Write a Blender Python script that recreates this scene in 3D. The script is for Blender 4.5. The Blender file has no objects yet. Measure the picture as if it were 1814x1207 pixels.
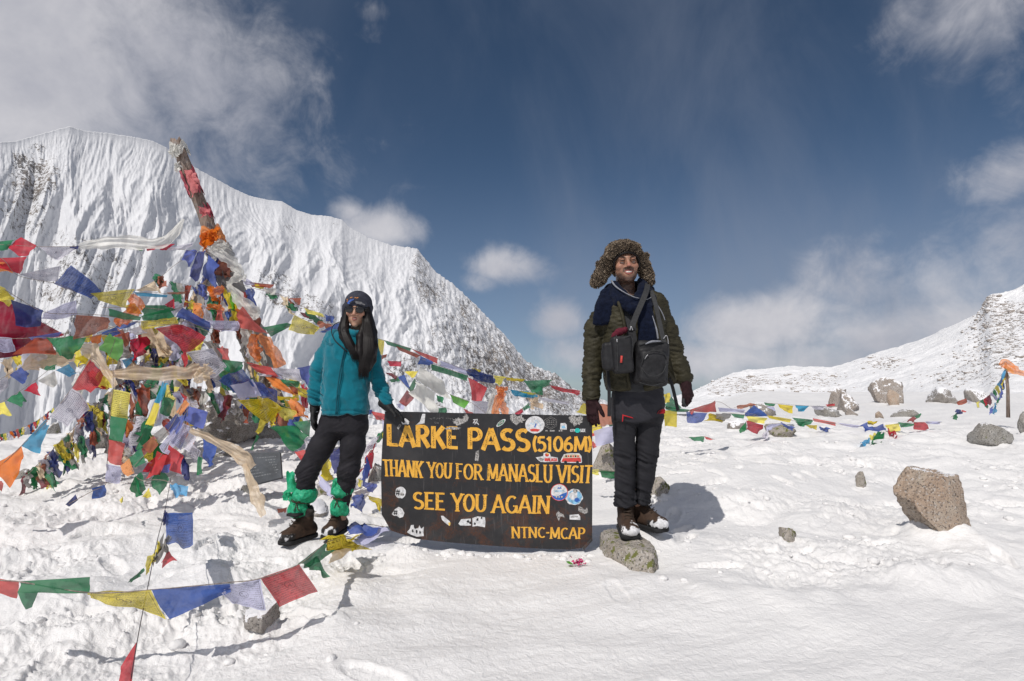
import bpy, math, random
import numpy as np
from mathutils import Vector, Matrix

rnd = random.Random(7)
SC = bpy.context.scene
COL = SC.collection

# ------------------------------------------------------------------ camera
F_PX = 1008.0                       # focal length in photograph pixels (20 mm lens)
CX, CY = 907.0, 603.5
CAM_H = 1.0
PITCH = math.atan(76.5 / F_PX)
cam_data = bpy.data.cameras.new('camera')
cam_data.sensor_width = 36.0
cam_data.lens = F_PX / 1814.0 * 36.0
cam_data.clip_start = 0.05
cam_data.clip_end = 30000
cam = bpy.data.objects.new('camera', cam_data)
COL.objects.link(cam)
cam.location = (0, 0, CAM_H)
cam.rotation_euler = (math.pi / 2 + PITCH, 0, 0)
SC.camera = cam

# ------------------------------------------------------------------ light
SUN_EL = math.radians(50)
SUN_AZ = math.radians(31)           # how far left of straight behind the camera
sun_dir = Vector((-math.sin(SUN_AZ) * math.cos(SUN_EL), -math.cos(SUN_AZ) * math.cos(SUN_EL), math.sin(SUN_EL)))
sd = bpy.data.lights.new('sun', 'SUN')
sd.energy = 3.1
sd.angle = math.radians(0.5)
sd.color = (1.0, 0.952, 0.895)
sun = bpy.data.objects.new('sun', sd)
COL.objects.link(sun)
sun.rotation_euler = sun_dir.to_track_quat('Z', 'Y').to_euler()
sun.location = (-5, -8, 12)

SC.view_settings.view_transform = 'Standard'
SC.view_settings.look = 'None'
SC.view_settings.exposure = 0.0
SC.view_settings.gamma = 1.0
SC.view_settings.use_curve_mapping = False
SC.cycles.max_bounces = 8
SC.cycles.transparent_max_bounces = 24


def pix_dir(px, py):
    a = (px - CX) / F_PX
    b = (CY - py) / F_PX
    return Vector((a, math.cos(PITCH) - b * math.sin(PITCH), math.sin(PITCH) + b * math.cos(PITCH)))


world = bpy.data.worlds.new('World')
SC.world = world
world.use_nodes = True


def build_world():
    nt = world.node_tree
    nt.nodes.clear()
    N, L = nt.nodes, nt.links

    def nd(t, **k):
        n = N.new(t)
        for a, b in k.items():
            setattr(n, a, b)
        return n

    def mth(op, a, b=None, c=None):
        n = nd('ShaderNodeMath', operation=op)
        for i, v in enumerate((a, b, c)):
            if v is None:
                continue
            if isinstance(v, (int, float)):
                n.inputs[i].default_value = v
            else:
                L.new(v, n.inputs[i])
        return n.outputs[0]

    def noise(vec, scale, detail=6, rough=.55, dist=0.0):
        n = nd('ShaderNodeTexNoise')
        n.inputs['Scale'].default_value = scale
        n.inputs['Detail'].default_value = detail
        n.inputs['Roughness'].default_value = rough
        n.inputs['Distortion'].default_value = dist
        L.new(vec, n.inputs['Vector'])
        return n.outputs['Fac']

    def ramp(v, a, b):
        n = nd('ShaderNodeMapRange', interpolation_type='SMOOTHSTEP')
        L.new(v, n.inputs['Value'])
        n.inputs['From Min'].default_value = a
        n.inputs['From Max'].default_value = b
        return n.outputs['Result']

    sky = nd('ShaderNodeTexSky', sky_type='NISHITA')
    sky.sun_disc = False
    sky.sun_elevation = SUN_EL
    sky.sun_rotation = math.atan2(sun_dir.x, sun_dir.y)
    sky.altitude = 5000
    sky.air_density = 1.0
    sky.dust_density = 1.6
    sky.ozone_density = 1.0
    tc = nd('ShaderNodeTexCoord')
    D = tc.outputs['Generated']
    sep = nd('ShaderNodeSeparateXYZ')
    L.new(D, sep.inputs[0])
    # clouds: (px, py, half width px, half height px, weight)
    blobs = [(-60, 40, 400, 260, 1.15), (100, 180, 160, 120, .85), (230, 10, 140, 100, .7), (400, 30, 60, 40, .3),
             (1740, 5, 110, 80, .95), (1785, 120, 36, 80, .5), (1790, 310, 60, 45, .75), (1620, 60, 60, 50, .35),
             (668, 402, 78, 42, 1.05), (620, 375, 44, 30, .85), (895, 470, 90, 40, 1.15), (850, 495, 66, 30, .8),
             (985, 568, 54, 40, 1.05), (1000, 625, 90, 50, .7), (1183, 503, 22, 13, .5), (1560, 420, 46, 36, .5), (960, 520, 26, 22, .4),
             (1330, 580, 200, 60, .95), (1240, 640, 150, 60, .95), (1430, 560, 150, 46, .75), (1530, 500, 90, 70, .75),
             (1680, 500, 150, 90, .75), (1640, 590, 200, 70, .95), (1790, 440, 80, 70, .7), (1450, 640, 260, 60, .8),
             (640, 10, 60, 30, .4), (480, 50, 50, 40, .35), (850, 345, 22, 9, .35)]
    nA = noise(D, 5.5, 8, .6, .35)
    nB = noise(D, 14.0, 7, .62, .6)
    nsum = mth('ADD', mth('MULTIPLY', nA, .62), mth('MULTIPLY', nB, .38))
    total = None
    for (px, py, hw, hh, w) in blobs:
        d = pix_dir(px, py).normalized()
        k = F_PX * 1.0
        sub = nd('ShaderNodeVectorMath', operation='SUBTRACT')
        L.new(D, sub.inputs[0])
        sub.inputs[1].default_value = d
        # local frame: right is the horizontal tangent, up the vertical tangent
        rt = Vector((d.y, -d.x, 0)).normalized()
        upv = rt.cross(d).normalized()
        dr = nd('ShaderNodeVectorMath', operation='DOT_PRODUCT')
        L.new(sub.outputs[0], dr.inputs[0]); dr.inputs[1].default_value = rt * (F_PX / hw)
        du = nd('ShaderNodeVectorMath', operation='DOT_PRODUCT')
        L.new(sub.outputs[0], du.inputs[0]); du.inputs[1].default_value = upv * (F_PX / hh)
        df = nd('ShaderNodeVectorMath', operation='DOT_PRODUCT')
        L.new(D, df.inputs[0]); df.inputs[1].default_value = d
        r2 = mth('ADD', mth('MULTIPLY', dr.outputs['Value'], dr.outputs['Value']), mth('MULTIPLY', du.outputs['Value'], du.outputs['Value']))
        g = mth('MULTIPLY', mth('EXPONENT', mth('MULTIPLY', r2, -.9)), w)
        g = mth('MULTIPLY', g, ramp(df.outputs['Value'], 0.0, 0.3))
        total = g if total is None else mth('MAXIMUM', total, g)
    dens = mth('ADD', total, mth('MULTIPLY', mth('SUBTRACT', nsum, .5), 2.0))
    mask = ramp(dens, .30, 1.12)
    mask = mth('MULTIPLY', mask, ramp(total, .04, .30))
    mask = mth('MULTIPLY', mask, .92)
    # unseen clouds outside the frame from one even noise, thickened to lighten the shadows
    outn = ramp(noise(D, 2.2, 7, .6, .3), .36, .60)
    side = ramp(sep.outputs['Y'], .25, -.15)
    mask = mth('MAXIMUM', mask, mth('MULTIPLY', mth('MULTIPLY', outn, side), .95))
    # thin veil: streaks and thickening towards the horizon
    mp = nd('ShaderNodeMapping')
    L.new(D, mp.inputs['Vector'])
    mp.inputs['Scale'].default_value = (2.0, 1.4, .9)
    mp.inputs['Rotation'].default_value = (0, .6, 0)
    veil = ramp(noise(mp.outputs[0], 2.0, 7, .58, .5), .36, .78)
    hor = ramp(sep.outputs['Z'], .40, .0)
    right = ramp(sep.outputs['X'], -.35, .55)
    veil_a = mth('MULTIPLY', veil, mth('ADD', .15, mth('MULTIPLY', right, .20)))
    veil_b = mth('MULTIPLY', hor, mth('ADD', .34, mth('MULTIPLY', right, .30)))
    v = mth('MINIMUM', mth('ADD', veil_a, veil_b), .8)

    tint = nd('ShaderNodeMix', data_type='RGBA', blend_type='MULTIPLY')
    tint.inputs['Factor'].default_value = 1
    L.new(sky.outputs[0], tint.inputs['A'])
    tint.inputs['B'].default_value = (.60, .68, .68, 1)
    m1 = nd('ShaderNodeMix', data_type='RGBA')
    L.new(v, m1.inputs['Factor'])
    L.new(tint.outputs['Result'], m1.inputs['A'])
    m1.inputs['B'].default_value = (2.45, 2.75, 3.5, 1)
    # cloud colour: soft grey to near white with its own inner billows
    cc = nd('ShaderNodeMix', data_type='RGBA')
    L.new(ramp(noise(D, 4.0, 6, .6, .2), .35, .68), cc.inputs['Factor'])
    cc.inputs['A'].default_value = (4.6, 4.65, 5.2, 1)
    cc.inputs['B'].default_value = (6.6, 6.5, 6.8, 1)
    m2 = nd('ShaderNodeMix', data_type='RGBA')
    L.new(mask, m2.inputs['Factor'])
    L.new(m1.outputs['Result'], m2.inputs['A'])
    L.new(cc.outputs['Result'], m2.inputs['B'])
    bg = nd('ShaderNodeBackground')
    bg.inputs['Strength'].default_value = 0.1
    L.new(m2.outputs['Result'], bg.inputs['Color'])
    out = nd('ShaderNodeOutputWorld')
    L.new(bg.outputs[0], out.inputs['Surface'])


build_world()

# ------------------------------------------------------------------ helpers: noise
M32 = 0xFFFFFFFF


def _hash(ix, iy, iz, seed):
    n = (ix.astype(np.int64) * 374761393 + iy.astype(np.int64) * 668265263 + iz.astype(np.int64) * 2147483647 // 3 + seed * 1442695041) & M32
    n = ((n ^ (n >> 13)) * 1274126177) & M32
    n = ((n ^ (n >> 16)) * 2246822519) & M32
    return (n ^ (n >> 15)) & M32


def vnoise3(x, y, z, seed=0):
    x = np.asarray(x, float); y = np.asarray(y, float); z = np.asarray(z, float)
    x, y, z = np.broadcast_arrays(x, y, z)
    ix, iy, iz = np.floor(x), np.floor(y), np.floor(z)
    fx, fy, fz = x - ix, y - iy, z - iz
    ix = ix.astype(np.int64); iy = iy.astype(np.int64); iz = iz.astype(np.int64)
    ux = fx * fx * fx * (fx * (fx * 6 - 15) + 10)
    uy = fy * fy * fy * (fy * (fy * 6 - 15) + 10)
    uz = fz * fz * fz * (fz * (fz * 6 - 15) + 10)
    r = 0
    for dz in (0, 1):
        wz = uz if dz else 1 - uz
        for dy in (0, 1):
            wy = uy if dy else 1 - uy
            for dx in (0, 1):
                wx = ux if dx else 1 - ux
                r = r + wx * wy * wz * (_hash(ix + dx, iy + dy, iz + dz, seed) / M32)
    return r * 2 - 1


def gnoise2(x, y, seed=0):
    x = np.asarray(x, float); y = np.asarray(y, float)
    ix, iy = np.floor(x), np.floor(y)
    fx, fy = x - ix, y - iy
    ix = ix.astype(np.int64); iy = iy.astype(np.int64)
    ux = fx * fx * fx * (fx * (fx * 6 - 15) + 10)
    uy = fy * fy * fy * (fy * (fy * 6 - 15) + 10)
    z0 = np.zeros_like(ix)

    def g(dx, dy):
        a = _hash(ix + dx, iy + dy, z0, seed) / M32 * (2 * np.pi)
        return np.cos(a) * (fx - dx) + np.sin(a) * (fy - dy)
    a = g(0, 0) + (g(1, 0) - g(0, 0)) * ux
    b = g(0, 1) + (g(1, 1) - g(0, 1)) * ux
    return (a + (b - a) * uy) * 1.5


def fbm2(x, y, o=4, seed=0, gain=.5, lac=2.03):
    r, a, s = 0, 1.0, 0
    for i in range(o):
        r = r + a * gnoise2(x, y, seed + i * 17)
        s += a
        a *= gain
        x = x * lac + 3.7; y = y * lac - 1.3
    return r / s


def fbm3(x, y, z, o=3, seed=0, gain=.5, lac=2.03):
    r, a, s = 0, 1.0, 0
    for i in range(o):
        r = r + a * vnoise3(x, y, z, seed + i * 17)
        s += a
        a *= gain
        x = x * lac + 3.7; y = y * lac - 1.3; z = z * lac + 5.1
    return r / s


def rmf(x, y, o=5, seed=0, gain=.5):
    r, a, s, w = 0, 1.0, 0, 1.0
    for i in range(o):
        n = (1 - np.abs(gnoise2(x, y, seed + i * 13))) ** 2 * w
        r = r + a * n
        s += a
        w = np.clip(n * 1.7, 0, 1)
        a *= gain
        x = x * 2.07 + 5.2; y = y * 2.07 + 1.7
    return r / s


def sstep(a, b, x):
    t = np.clip((x - a) / (b - a), 0, 1)
    return t * t * (3 - 2 * t)


# ------------------------------------------------------------------ helpers: objects
def link(o, parent=None):
    COL.objects.link(o)
    if parent is not None:
        o.parent = parent
        o.matrix_parent_inverse = Matrix.Translation(-parent.location) if parent.parent is None else parent_inv(parent)
    return o


def parent_inv(p):
    m = Matrix.Identity(4)
    q = p
    while q is not None:
        m = Matrix.Translation(-q.location) @ m if q.parent is None else m
        q = q.parent
    return m


def mesh_from(name, verts, faces, smooth=True, uvs=None):
    me = bpy.data.meshes.new(name)
    v = np.asarray(verts, dtype=np.float32)
    if isinstance(faces, np.ndarray):
        nf, k = faces.shape
        me.vertices.add(len(v)); me.vertices.foreach_set('co', v.ravel())
        me.loops.add(nf * k); me.loops.foreach_set('vertex_index', faces.astype(np.int32).ravel())
        me.polygons.add(nf)
        me.polygons.foreach_set('loop_start', np.arange(0, nf * k, k, dtype=np.int32))
        me.update(calc_edges=True)
    else:
        me.from_pydata(v.tolist(), [], faces)
    if smooth and len(me.polygons):
        me.polygons.foreach_set('use_smooth', np.ones(len(me.polygons), dtype=bool))
    if uvs is not None:
        uvl = me.uv_layers.new(name='UVMap')
        li = np.zeros(len(me.loops), dtype=np.int32)
        me.loops.foreach_get('vertex_index', li)
        uvl.data.foreach_set('uv', np.asarray(uvs, dtype=np.float32)[li].ravel())
    me.validate()
    return me


def obj(name, me, mat=None, parent=None):
    """links a mesh; vertices are given in world metres, the parent is an Empty that only translates"""
    o = bpy.data.objects.new(name, me)
    if mat is not None:
        for m in (mat if isinstance(mat, (list, tuple)) else [mat]):
            me.materials.append(m)
    COL.objects.link(o)
    if parent is not None:
        o.parent = parent
        o.matrix_parent_inverse = Matrix.Translation(-world_loc(parent))
    return o


def world_loc(o):
    # every parent chain here is: Empty/mesh with plain locations, parts keep world-space meshes
    root = o
    while root.parent is not None:
        root = root.parent
    return root.location.copy() if o is root else Vector((0, 0, 0))


def centre_origin(o):
    """moves a top-level mesh's origin to its base centre"""
    me = o.data
    n = len(me.vertices)
    co = np.zeros(n * 3, dtype=np.float32)
    me.vertices.foreach_get('co', co)
    co = co.reshape(-1, 3)
    c = np.array([(co[:, 0].min() + co[:, 0].max()) / 2, (co[:, 1].min() + co[:, 1].max()) / 2, co[:, 2].min()], dtype=np.float32)
    me.vertices.foreach_set('co', (co - c).ravel())
    o.location = Vector(c.tolist())
    me.update()


def thing(name, label, cat, loc=(0, 0, 0), group=None):
    o = bpy.data.objects.new(name, None)
    o.empty_display_size = .1
    COL.objects.link(o)
    o.location = loc
    o['label'] = label
    o['category'] = cat
    if group:
        o['group'] = group
    return o


def tag(o, label, cat, group=None):
    o['label'] = label
    o['category'] = cat
    if group:
        o['group'] = group
    centre_origin(o)
    return o


def P(px, py, d):
    """world point seen at photograph pixel (px, py) at distance d (metres along +Y)"""
    v = pix_dir(px, py)
    t = d / v.y
    return Vector((v.x * t, d, CAM_H + v.z * t))


# parallel-transport tube
def tube(points, radii, sides=8, caps=True, flat=1.0):
    pts = [Vector(p) for p in points]
    n = len(pts)
    if not isinstance(radii, (list, tuple)):
        radii = [radii] * n
    verts, faces = [], []
    t0 = (pts[1] - pts[0]).normalized()
    ref = Vector((0, 0, 1)) if abs(t0.z) < .9 else Vector((1, 0, 0))
    u = t0.cross(ref).normalized()
    for i in range(n):
        a = pts[max(i - 1, 0)]; b = pts[min(i + 1, n - 1)]
        t = (b - a)
        t = t.normalized() if t.length > 1e-9 else t0
        u = (u - t * u.dot(t))
        u = u.normalized() if u.length > 1e-6 else t.orthogonal().normalized()
        w = t.cross(u)
        for k in range(sides):
            an = 2 * math.pi * k / sides
            verts.append(pts[i] + (u * math.cos(an) + w * math.sin(an) * flat) * radii[i])
    for i in range(n - 1):
        for k in range(sides):
            k2 = (k + 1) % sides
            faces.append((i * sides + k, i * sides + k2, (i + 1) * sides + k2, (i + 1) * sides + k))
    if caps:
        faces.append(tuple(range(sides))[::-1])
        faces.append(tuple((n - 1) * sides + k for k in range(sides)))
    return verts, faces


def smooth_path(pts, n=24):
    """Catmull-Rom through points"""
    p = [Vector(q) for q in pts]
    if len(p) == 2:
        return [p[0].lerp(p[1], i / n) for i in range(n + 1)]
    p = [p[0] * 2 - p[1]] + p + [p[-1] * 2 - p[-2]]
    segs = len(p) - 3
    out = []
    for i in range(n + 1):
        s = i / n * segs
        k = min(int(s), segs - 1)
        t = s - k
        a, b, c, d = p[k], p[k + 1], p[k + 2], p[k + 3]
        out.append(.5 * ((2 * b) + (c - a) * t + (2 * a - 5 * b + 4 * c - d) * t * t + (3 * b - a - 3 * c + d) * t ** 3))
    return out


class MB:
    """collects shapes for one mesh"""
    def __init__(self):
        self.v, self.f, self.uv = [], [], []

    def add(self, v, f, uv=None):
        o = len(self.v)
        self.v += [tuple(q) for q in v]
        self.f += [tuple(i + o for i in q) for q in f]
        self.uv += list(uv) if uv is not None else [(0, 0)] * len(v)
        return self

    def tube(self, pts, r, sides=8, flat=1.0):
        return self.add(*tube(pts, r, sides, True, flat))

    def box(self, c, s, rot=None):
        c = Vector(c)
        vs = []
        for z in (-1, 1):
            for y in (-1, 1):
                for x in (-1, 1):
                    q = Vector((x * s[0] / 2, y * s[1] / 2, z * s[2] / 2))
                    if rot is not None:
                        q = rot @ q
                    vs.append(c + q)
        return self.add(vs, [(0, 2, 3, 1), (4, 5, 7, 6), (0, 1, 5, 4), (2, 6, 7, 3), (0, 4, 6, 2), (1, 3, 7, 5)])

    def build(self, name, mat, parent=None, smooth=True):
        return obj(name, mesh_from(name, self.v, self.f, smooth, self.uv), mat, parent)


# ------------------------------------------------------------------ materials
def new_mat(name):
    m = bpy.data.materials.new(name)
    m.use_nodes = True
    nt = m.node_tree
    nt.nodes.clear()
    return m, nt


class NT:
    def __init__(self, nt):
        self.nt, self.N, self.L = nt, nt.nodes, nt.links

    def nd(self, t, **k):
        n = self.N.new(t)
        for a, b in k.items():
            setattr(n, a, b)
        return n

    def put(self, sock, v):
        if v is None:
            return
        if hasattr(v, 'is_output') or isinstance(v, bpy.types.NodeSocket):
            self.L.new(v, sock)
        else:
            if isinstance(v, (tuple, list)) and len(v) == 3 and sock.type == 'RGBA':
                v = (*v, 1)
            sock.default_value = v

    def m(self, op, a, b=None, c=None):
        n = self.nd('ShaderNodeMath', operation=op)
        for i, v in enumerate((a, b, c)):
            self.put(n.inputs[i], v)
        return n.outputs[0]

    def noise(self, vec, scale, detail=4, rough=.55, dist=0.0):
        n = self.nd('ShaderNodeTexNoise')
        self.put(n.inputs['Vector'], vec)
        n.inputs['Scale'].default_value = scale
        n.inputs['Detail'].default_value = detail
        n.inputs['Roughness'].default_value = rough
        n.inputs['Distortion'].default_value = dist
        return n.outputs['Fac']

    def voro(self, vec, scale, feature='F1'):
        n = self.nd('ShaderNodeTexVoronoi', feature=feature)
        self.put(n.inputs['Vector'], vec)
        n.inputs['Scale'].default_value = scale
        return n.outputs['Distance']

    def ramp(self, v, a, b, c=0.0, d=1.0, smooth=True):
        n = self.nd('ShaderNodeMapRange', interpolation_type='SMOOTHSTEP' if smooth else 'LINEAR')
        self.put(n.inputs['Value'], v)
        n.inputs['From Min'].default_value = a
        n.inputs['From Max'].default_value = b
        n.inputs['To Min'].default_value = c
        n.inputs['To Max'].default_value = d
        return n.outputs['Result']

    def mix(self, f, a, b, mode='MIX'):
        n = self.nd('ShaderNodeMix', data_type='RGBA', blend_type=mode)
        self.put(n.inputs['Factor'], f)
        self.put(n.inputs['A'], a)
        self.put(n.inputs['B'], b)
        return n.outputs['Result']

    def bump(self, h, strength=.5, dist=.01, normal=None):
        n = self.nd('ShaderNodeBump')
        n.inputs['Strength'].default_value = strength
        n.inputs['Distance'].default_value = dist
        self.put(n.inputs['Height'], h)
        if normal is not None:
            self.put(n.inputs['Normal'], normal)
        return n.outputs['Normal']

    def coord(self, kind='Object'):
        return self.nd('ShaderNodeTexCoord').outputs[kind]

    def scale(self, vec, s):
        n = self.nd('ShaderNodeVectorMath', operation='MULTIPLY')
        self.put(n.inputs[0], vec)
        n.inputs[1].default_value = s
        return n.outputs[0]

    def principled(self, color, rough=.6, normal=None, spec=.5, **kw):
        n = self.nd('ShaderNodeBsdfPrincipled')
        self.put(n.inputs['Base Color'], color)
        self.put(n.inputs['Roughness'], rough)
        n.inputs['Specular IOR Level'].default_value = spec
        if normal is not None:
            self.put(n.inputs['Normal'], normal)
        for k, v in kw.items():
            self.put(n.inputs[k], v)
        return n.outputs[0]

    def out(self, sh):
        o = self.nd('ShaderNodeOutputMaterial')
        self.L.new(sh, o.inputs['Surface'])


def mat_simple(name, col, rough=.7, nscale=30, var=.25, bump=.0, bscale=200, bdist=.002, spec=.35, metallic=0.0, sheen=0.0):
    m, nt = new_mat(name)
    t = NT(nt)
    c = t.coord()
    f = t.noise(c, nscale, 5, .6)
    a = tuple(x * (1 - var) for x in col)
    b = tuple(min(1, x * (1 + var)) for x in col)
    cc = t.mix(t.ramp(f, .3, .7), a, b)
    nrm = t.bump(t.noise(c, bscale, 3, .6), bump, bdist) if bump else None
    kw = {'Metallic': metallic}
    if sheen:
        kw['Sheen Weight'] = sheen
    t.out(t.principled(cc, rough, nrm, spec, **kw))
    return m


def mat_snow():
    m, nt = new_mat('snow')
    t = NT(nt)
    c = t.coord()
    f = t.noise(c, 1.3, 6, .6)
    col = t.mix(t.ramp(f, .3, .7), (.80, .79, .785), (.85, .84, .83))
    grime = t.ramp(t.noise(c, 9.0, 6, .7), .60, .82)
    col = t.mix(t.m('MULTIPLY', grime, .12), col, (.60, .57, .53))
    specks = t.ramp(t.voro(c, 46.0), .05, .02)
    keep = t.ramp(t.noise(c, 3.0, 3, .6), .60, .72)
    col = t.mix(t.m('MULTIPLY', t.m('MULTIPLY', specks, keep), .5), col, (.25, .22, .19))
    h = t.m('ADD', t.m('MULTIPLY', t.noise(c, 26, 6, .62, .8), .9), t.m('MULTIPLY', t.noise(c, 140, 4, .6), .22))
    nrm = t.bump(h, .5, .03)
    t.out(t.principled(col, .62, nrm, .3))
    return m


def mat_mountain():
    """snow over rock; vertex attribute 'rock' says where the wind and steepness bare the rock"""
    m, nt = new_mat('mountain_snow_and_rock')
    t = NT(nt)
    c = t.coord()
    at = t.nd('ShaderNodeAttribute', attribute_name='rock')
    rk = at.outputs['Fac']
    cs = t.scale(c, (1.0, 1.0, .55))
    n1 = t.noise(cs, .035, 8, .68, .4)
    n2 = t.noise(cs, .12, 6, .7)
    n3 = t.noise(cs, .42, 4, .7)
    s = t.m('ADD', t.m('ADD', t.m('MULTIPLY', n1, .30), t.m('MULTIPLY', n2, .36)), t.m('MULTIPLY', n3, .34))
    s = t.m('ADD', s, t.m('SUBTRACT', rk, .5))
    mask = t.ramp(s, .525, .555)
    rock = t.mix(t.noise(c, .2, 5, .7), (.075, .07, .072), (.20, .185, .175))
    warm = t.ramp(t.noise(c, .013, 4, .6), .48, .62)
    rock = t.mix(t.m('MULTIPLY', warm, .5), rock, (.25, .20, .155))
    snow = t.mix(t.noise(c, .05, 5, .6), (.63, .64, .67), (.73, .735, .75))  # snow toned down evenly to stand in for distance haze and side light
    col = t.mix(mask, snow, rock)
    h = t.m('ADD', t.m('MULTIPLY', t.noise(cs, .09, 8, .6, .5), 2.2), t.m('MULTIPLY', mask, .8))
    nrm = t.bump(h, .5, 1.0)
    t.out(t.principled(col, .8, nrm, .2))
    return m


def mat_hill():
    m, nt = new_mat('hill_snow_and_scree')
    t = NT(nt)
    c = t.coord()
    at = t.nd('ShaderNodeAttribute', attribute_name='rock')
    rk = at.outputs['Fac']
    n1 = t.noise(c, .9, 6, .7, .3)
    n2 = t.noise(c, 3.4, 4, .7)
    s = t.m('ADD', t.m('ADD', t.m('MULTIPLY', n1, .55), t.m('MULTIPLY', n2, .45)), t.m('SUBTRACT', rk, .5))
    mask = t.ramp(s, .555, .60)
    rock = t.mix(t.noise(c, 2.2, 5, .7), (.13, .115, .105), (.33, .29, .255))
    snow = t.mix(t.noise(c, .2, 5, .6), (.82, .82, .84), (.88, .88, .88))
    col = t.mix(mask, snow, rock)
    h = t.m('ADD', t.m('MULTIPLY', t.noise(c, .7, 8, .6), 1.2), t.m('MULTIPLY', mask, .25))
    nrm = t.bump(h, .5, 1.0)
    t.out(t.principled(col, .8, nrm, .2))
    return m


def mat_rock(name, base, dark, warm, snow_top=.0, lichen=.0, fine=1.0):
    m, nt = new_mat(name)
    t = NT(nt)
    c = t.coord()
    n1 = t.noise(c, 6 * fine, 6, .65, .3)
    col = t.mix(t.ramp(n1, .34, .66), warm, base)
    sp = t.ramp(t.noise(c, 70 * fine, 4, .8), .53, .59)
    col = t.mix(t.m('MULTIPLY', sp, .85), col, dark)
    sp2 = t.ramp(t.noise(t.scale(c, (1.3, 1.1, 1.2)), 60 * fine, 2, .6), .60, .66)
    col = t.mix(t.m('MULTIPLY', sp2, .6), col, (.62, .60, .57))
    crack = t.ramp(t.noise(c, 4 * fine, 8, .8, 1.2), .60, .68)
    col = t.mix(t.m('MULTIPLY', crack, .8), col, dark)
    if lichen:
        lm = t.ramp(t.noise(t.scale(c, (1.0, 1.2, .8)), 17 * fine, 5, .7), .66 - .12 * lichen, .72 - .12 * lichen)
        col = t.mix(lm, col, (.16, .17, .05))
        l2 = t.ramp(t.noise(t.scale(c, (.7, .9, 1.2)), 22 * fine, 4, .7), .66, .72)
        col = t.mix(l2, col, (.045, .045, .042))
    if snow_top:
        g = t.nd('ShaderNodeNewGeometry')
        sx = t.nd('ShaderNodeSeparateXYZ')
        t.L.new(g.outputs['Normal'], sx.inputs[0])
        a = t.m('ADD', sx.outputs['Z'], t.m('MULTIPLY', t.m('SUBTRACT', t.noise(c, 24 * fine, 5, .7), .5), 2.0))
        sm = t.ramp(a, 1.02 - snow_top * .5, 1.12 - snow_top * .5)
        col = t.mix(sm, col, (.86, .86, .88))
    h = t.m('ADD', t.noise(c, 30 * fine, 6, .7), t.m('MULTIPLY', t.noise(c, 120 * fine, 3, .7), .35))
    t.out(t.principled(col, .85, t.bump(h, .7, .02 / fine), .25))
    return m


MAT = {}
MAT['snow'] = mat_snow()
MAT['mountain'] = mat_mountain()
MAT['hill'] = mat_hill()
MAT['granite'] = mat_rock('pinkish_granite', (.46, .385, .315), (.07, .06, .055), (.42, .31, .23), .25, .12)
MAT['granite_grey'] = mat_rock('grey_granite', (.36, .35, .33), (.05, .05, .05), (.28, .26, .23), .35, .25)
MAT['granite_snowy'] = mat_rock('snow_dusted_granite', (.40, .37, .34), (.06, .055, .055), (.30, .27, .24), 1.35, .1)
MAT['granite_lichen'] = mat_rock('lichened_granite', (.46, .42, .38), (.06, .06, .055), (.36, .32, .27), 0, 1.0)
MAT['granite_far'] = mat_rock('far_granite', (.40, .36, .33), (.08, .07, .065), (.34, .29, .25), 1.0, 0, .5)

# ------------------------------------------------------------------ ground
stamps = []
_r = random.Random(21)
# the trodden snow left of and before the sign; left and right shoe prints
for i in range(60):
    x = _r.uniform(-3.3, -.35); y = _r.uniform(1.9, 4.9)
    if x > -.75 and y < 3.0 and _r.random() < .7:
        continue
    stamps.append((x, y, _r.uniform(0, 6.28), _r.uniform(.85, 1.1), _r.uniform(.35, 1.0)))
for i in range(50):
    x = _r.uniform(.9, 4.2); y = _r.uniform(3.0, 6.0)
    stamps.append((x, y, _r.uniform(0, 6.28), _r.uniform(.85, 1.15), _r.uniform(.35, 1.0)))
for i in range(3):
    x = _r.uniform(-.6, 1.6); y = _r.uniform(1.7, 2.9)
    stamps.append((x, y, _r.uniform(0, 6.28), _r.uniform(.85, 1.1), _r.uniform(.15, .3)))


def ground_base(x, y):
    x = np.asarray(x, float); y = np.asarray(y, float)
    r = np.hypot(x, y)
    az = np.degrees(np.arctan2(x, y))
    g = .26 * sstep(3.7, 7.2, y)
    g = g + .15 * np.exp(-((x - 1.75) / 1.0) ** 2 - ((y - 5.1) / .8) ** 2)
    g = g + .07 * np.exp(-((x - 2.6) / 1.2) ** 2 - ((y - 3.6) / .9) ** 2)
    g = g + .05 * np.exp(-((x - 1.05) / .35) ** 2 - ((y - 3.45) / .3) ** 2)
    g = g - .06 * np.exp(-((x + .3) / 1.2) ** 2 - ((y - 5.0) / .7) ** 2)
    w = (1 - sstep(-4, 24, az)) * sstep(-140, -95, az)
    drop = np.maximum(r - 10.5 - 1.2 * np.sin(az * .13), 0)
    g = g - w * np.minimum(drop * .42 * sstep(0, 3, drop), 330 + 0 * drop)
    far = (1 - w) * np.maximum(r - 30, 0) * .006
    g = g + np.minimum(far, 2.0)
    g = g + gnoise2(x * .16 + 9, y * .16, 5) * .16 * sstep(5, 14, r)
    g = g - (1 - w) * np.minimum(np.maximum(r - 48, 0) * .12, 120)
    return g


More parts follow.
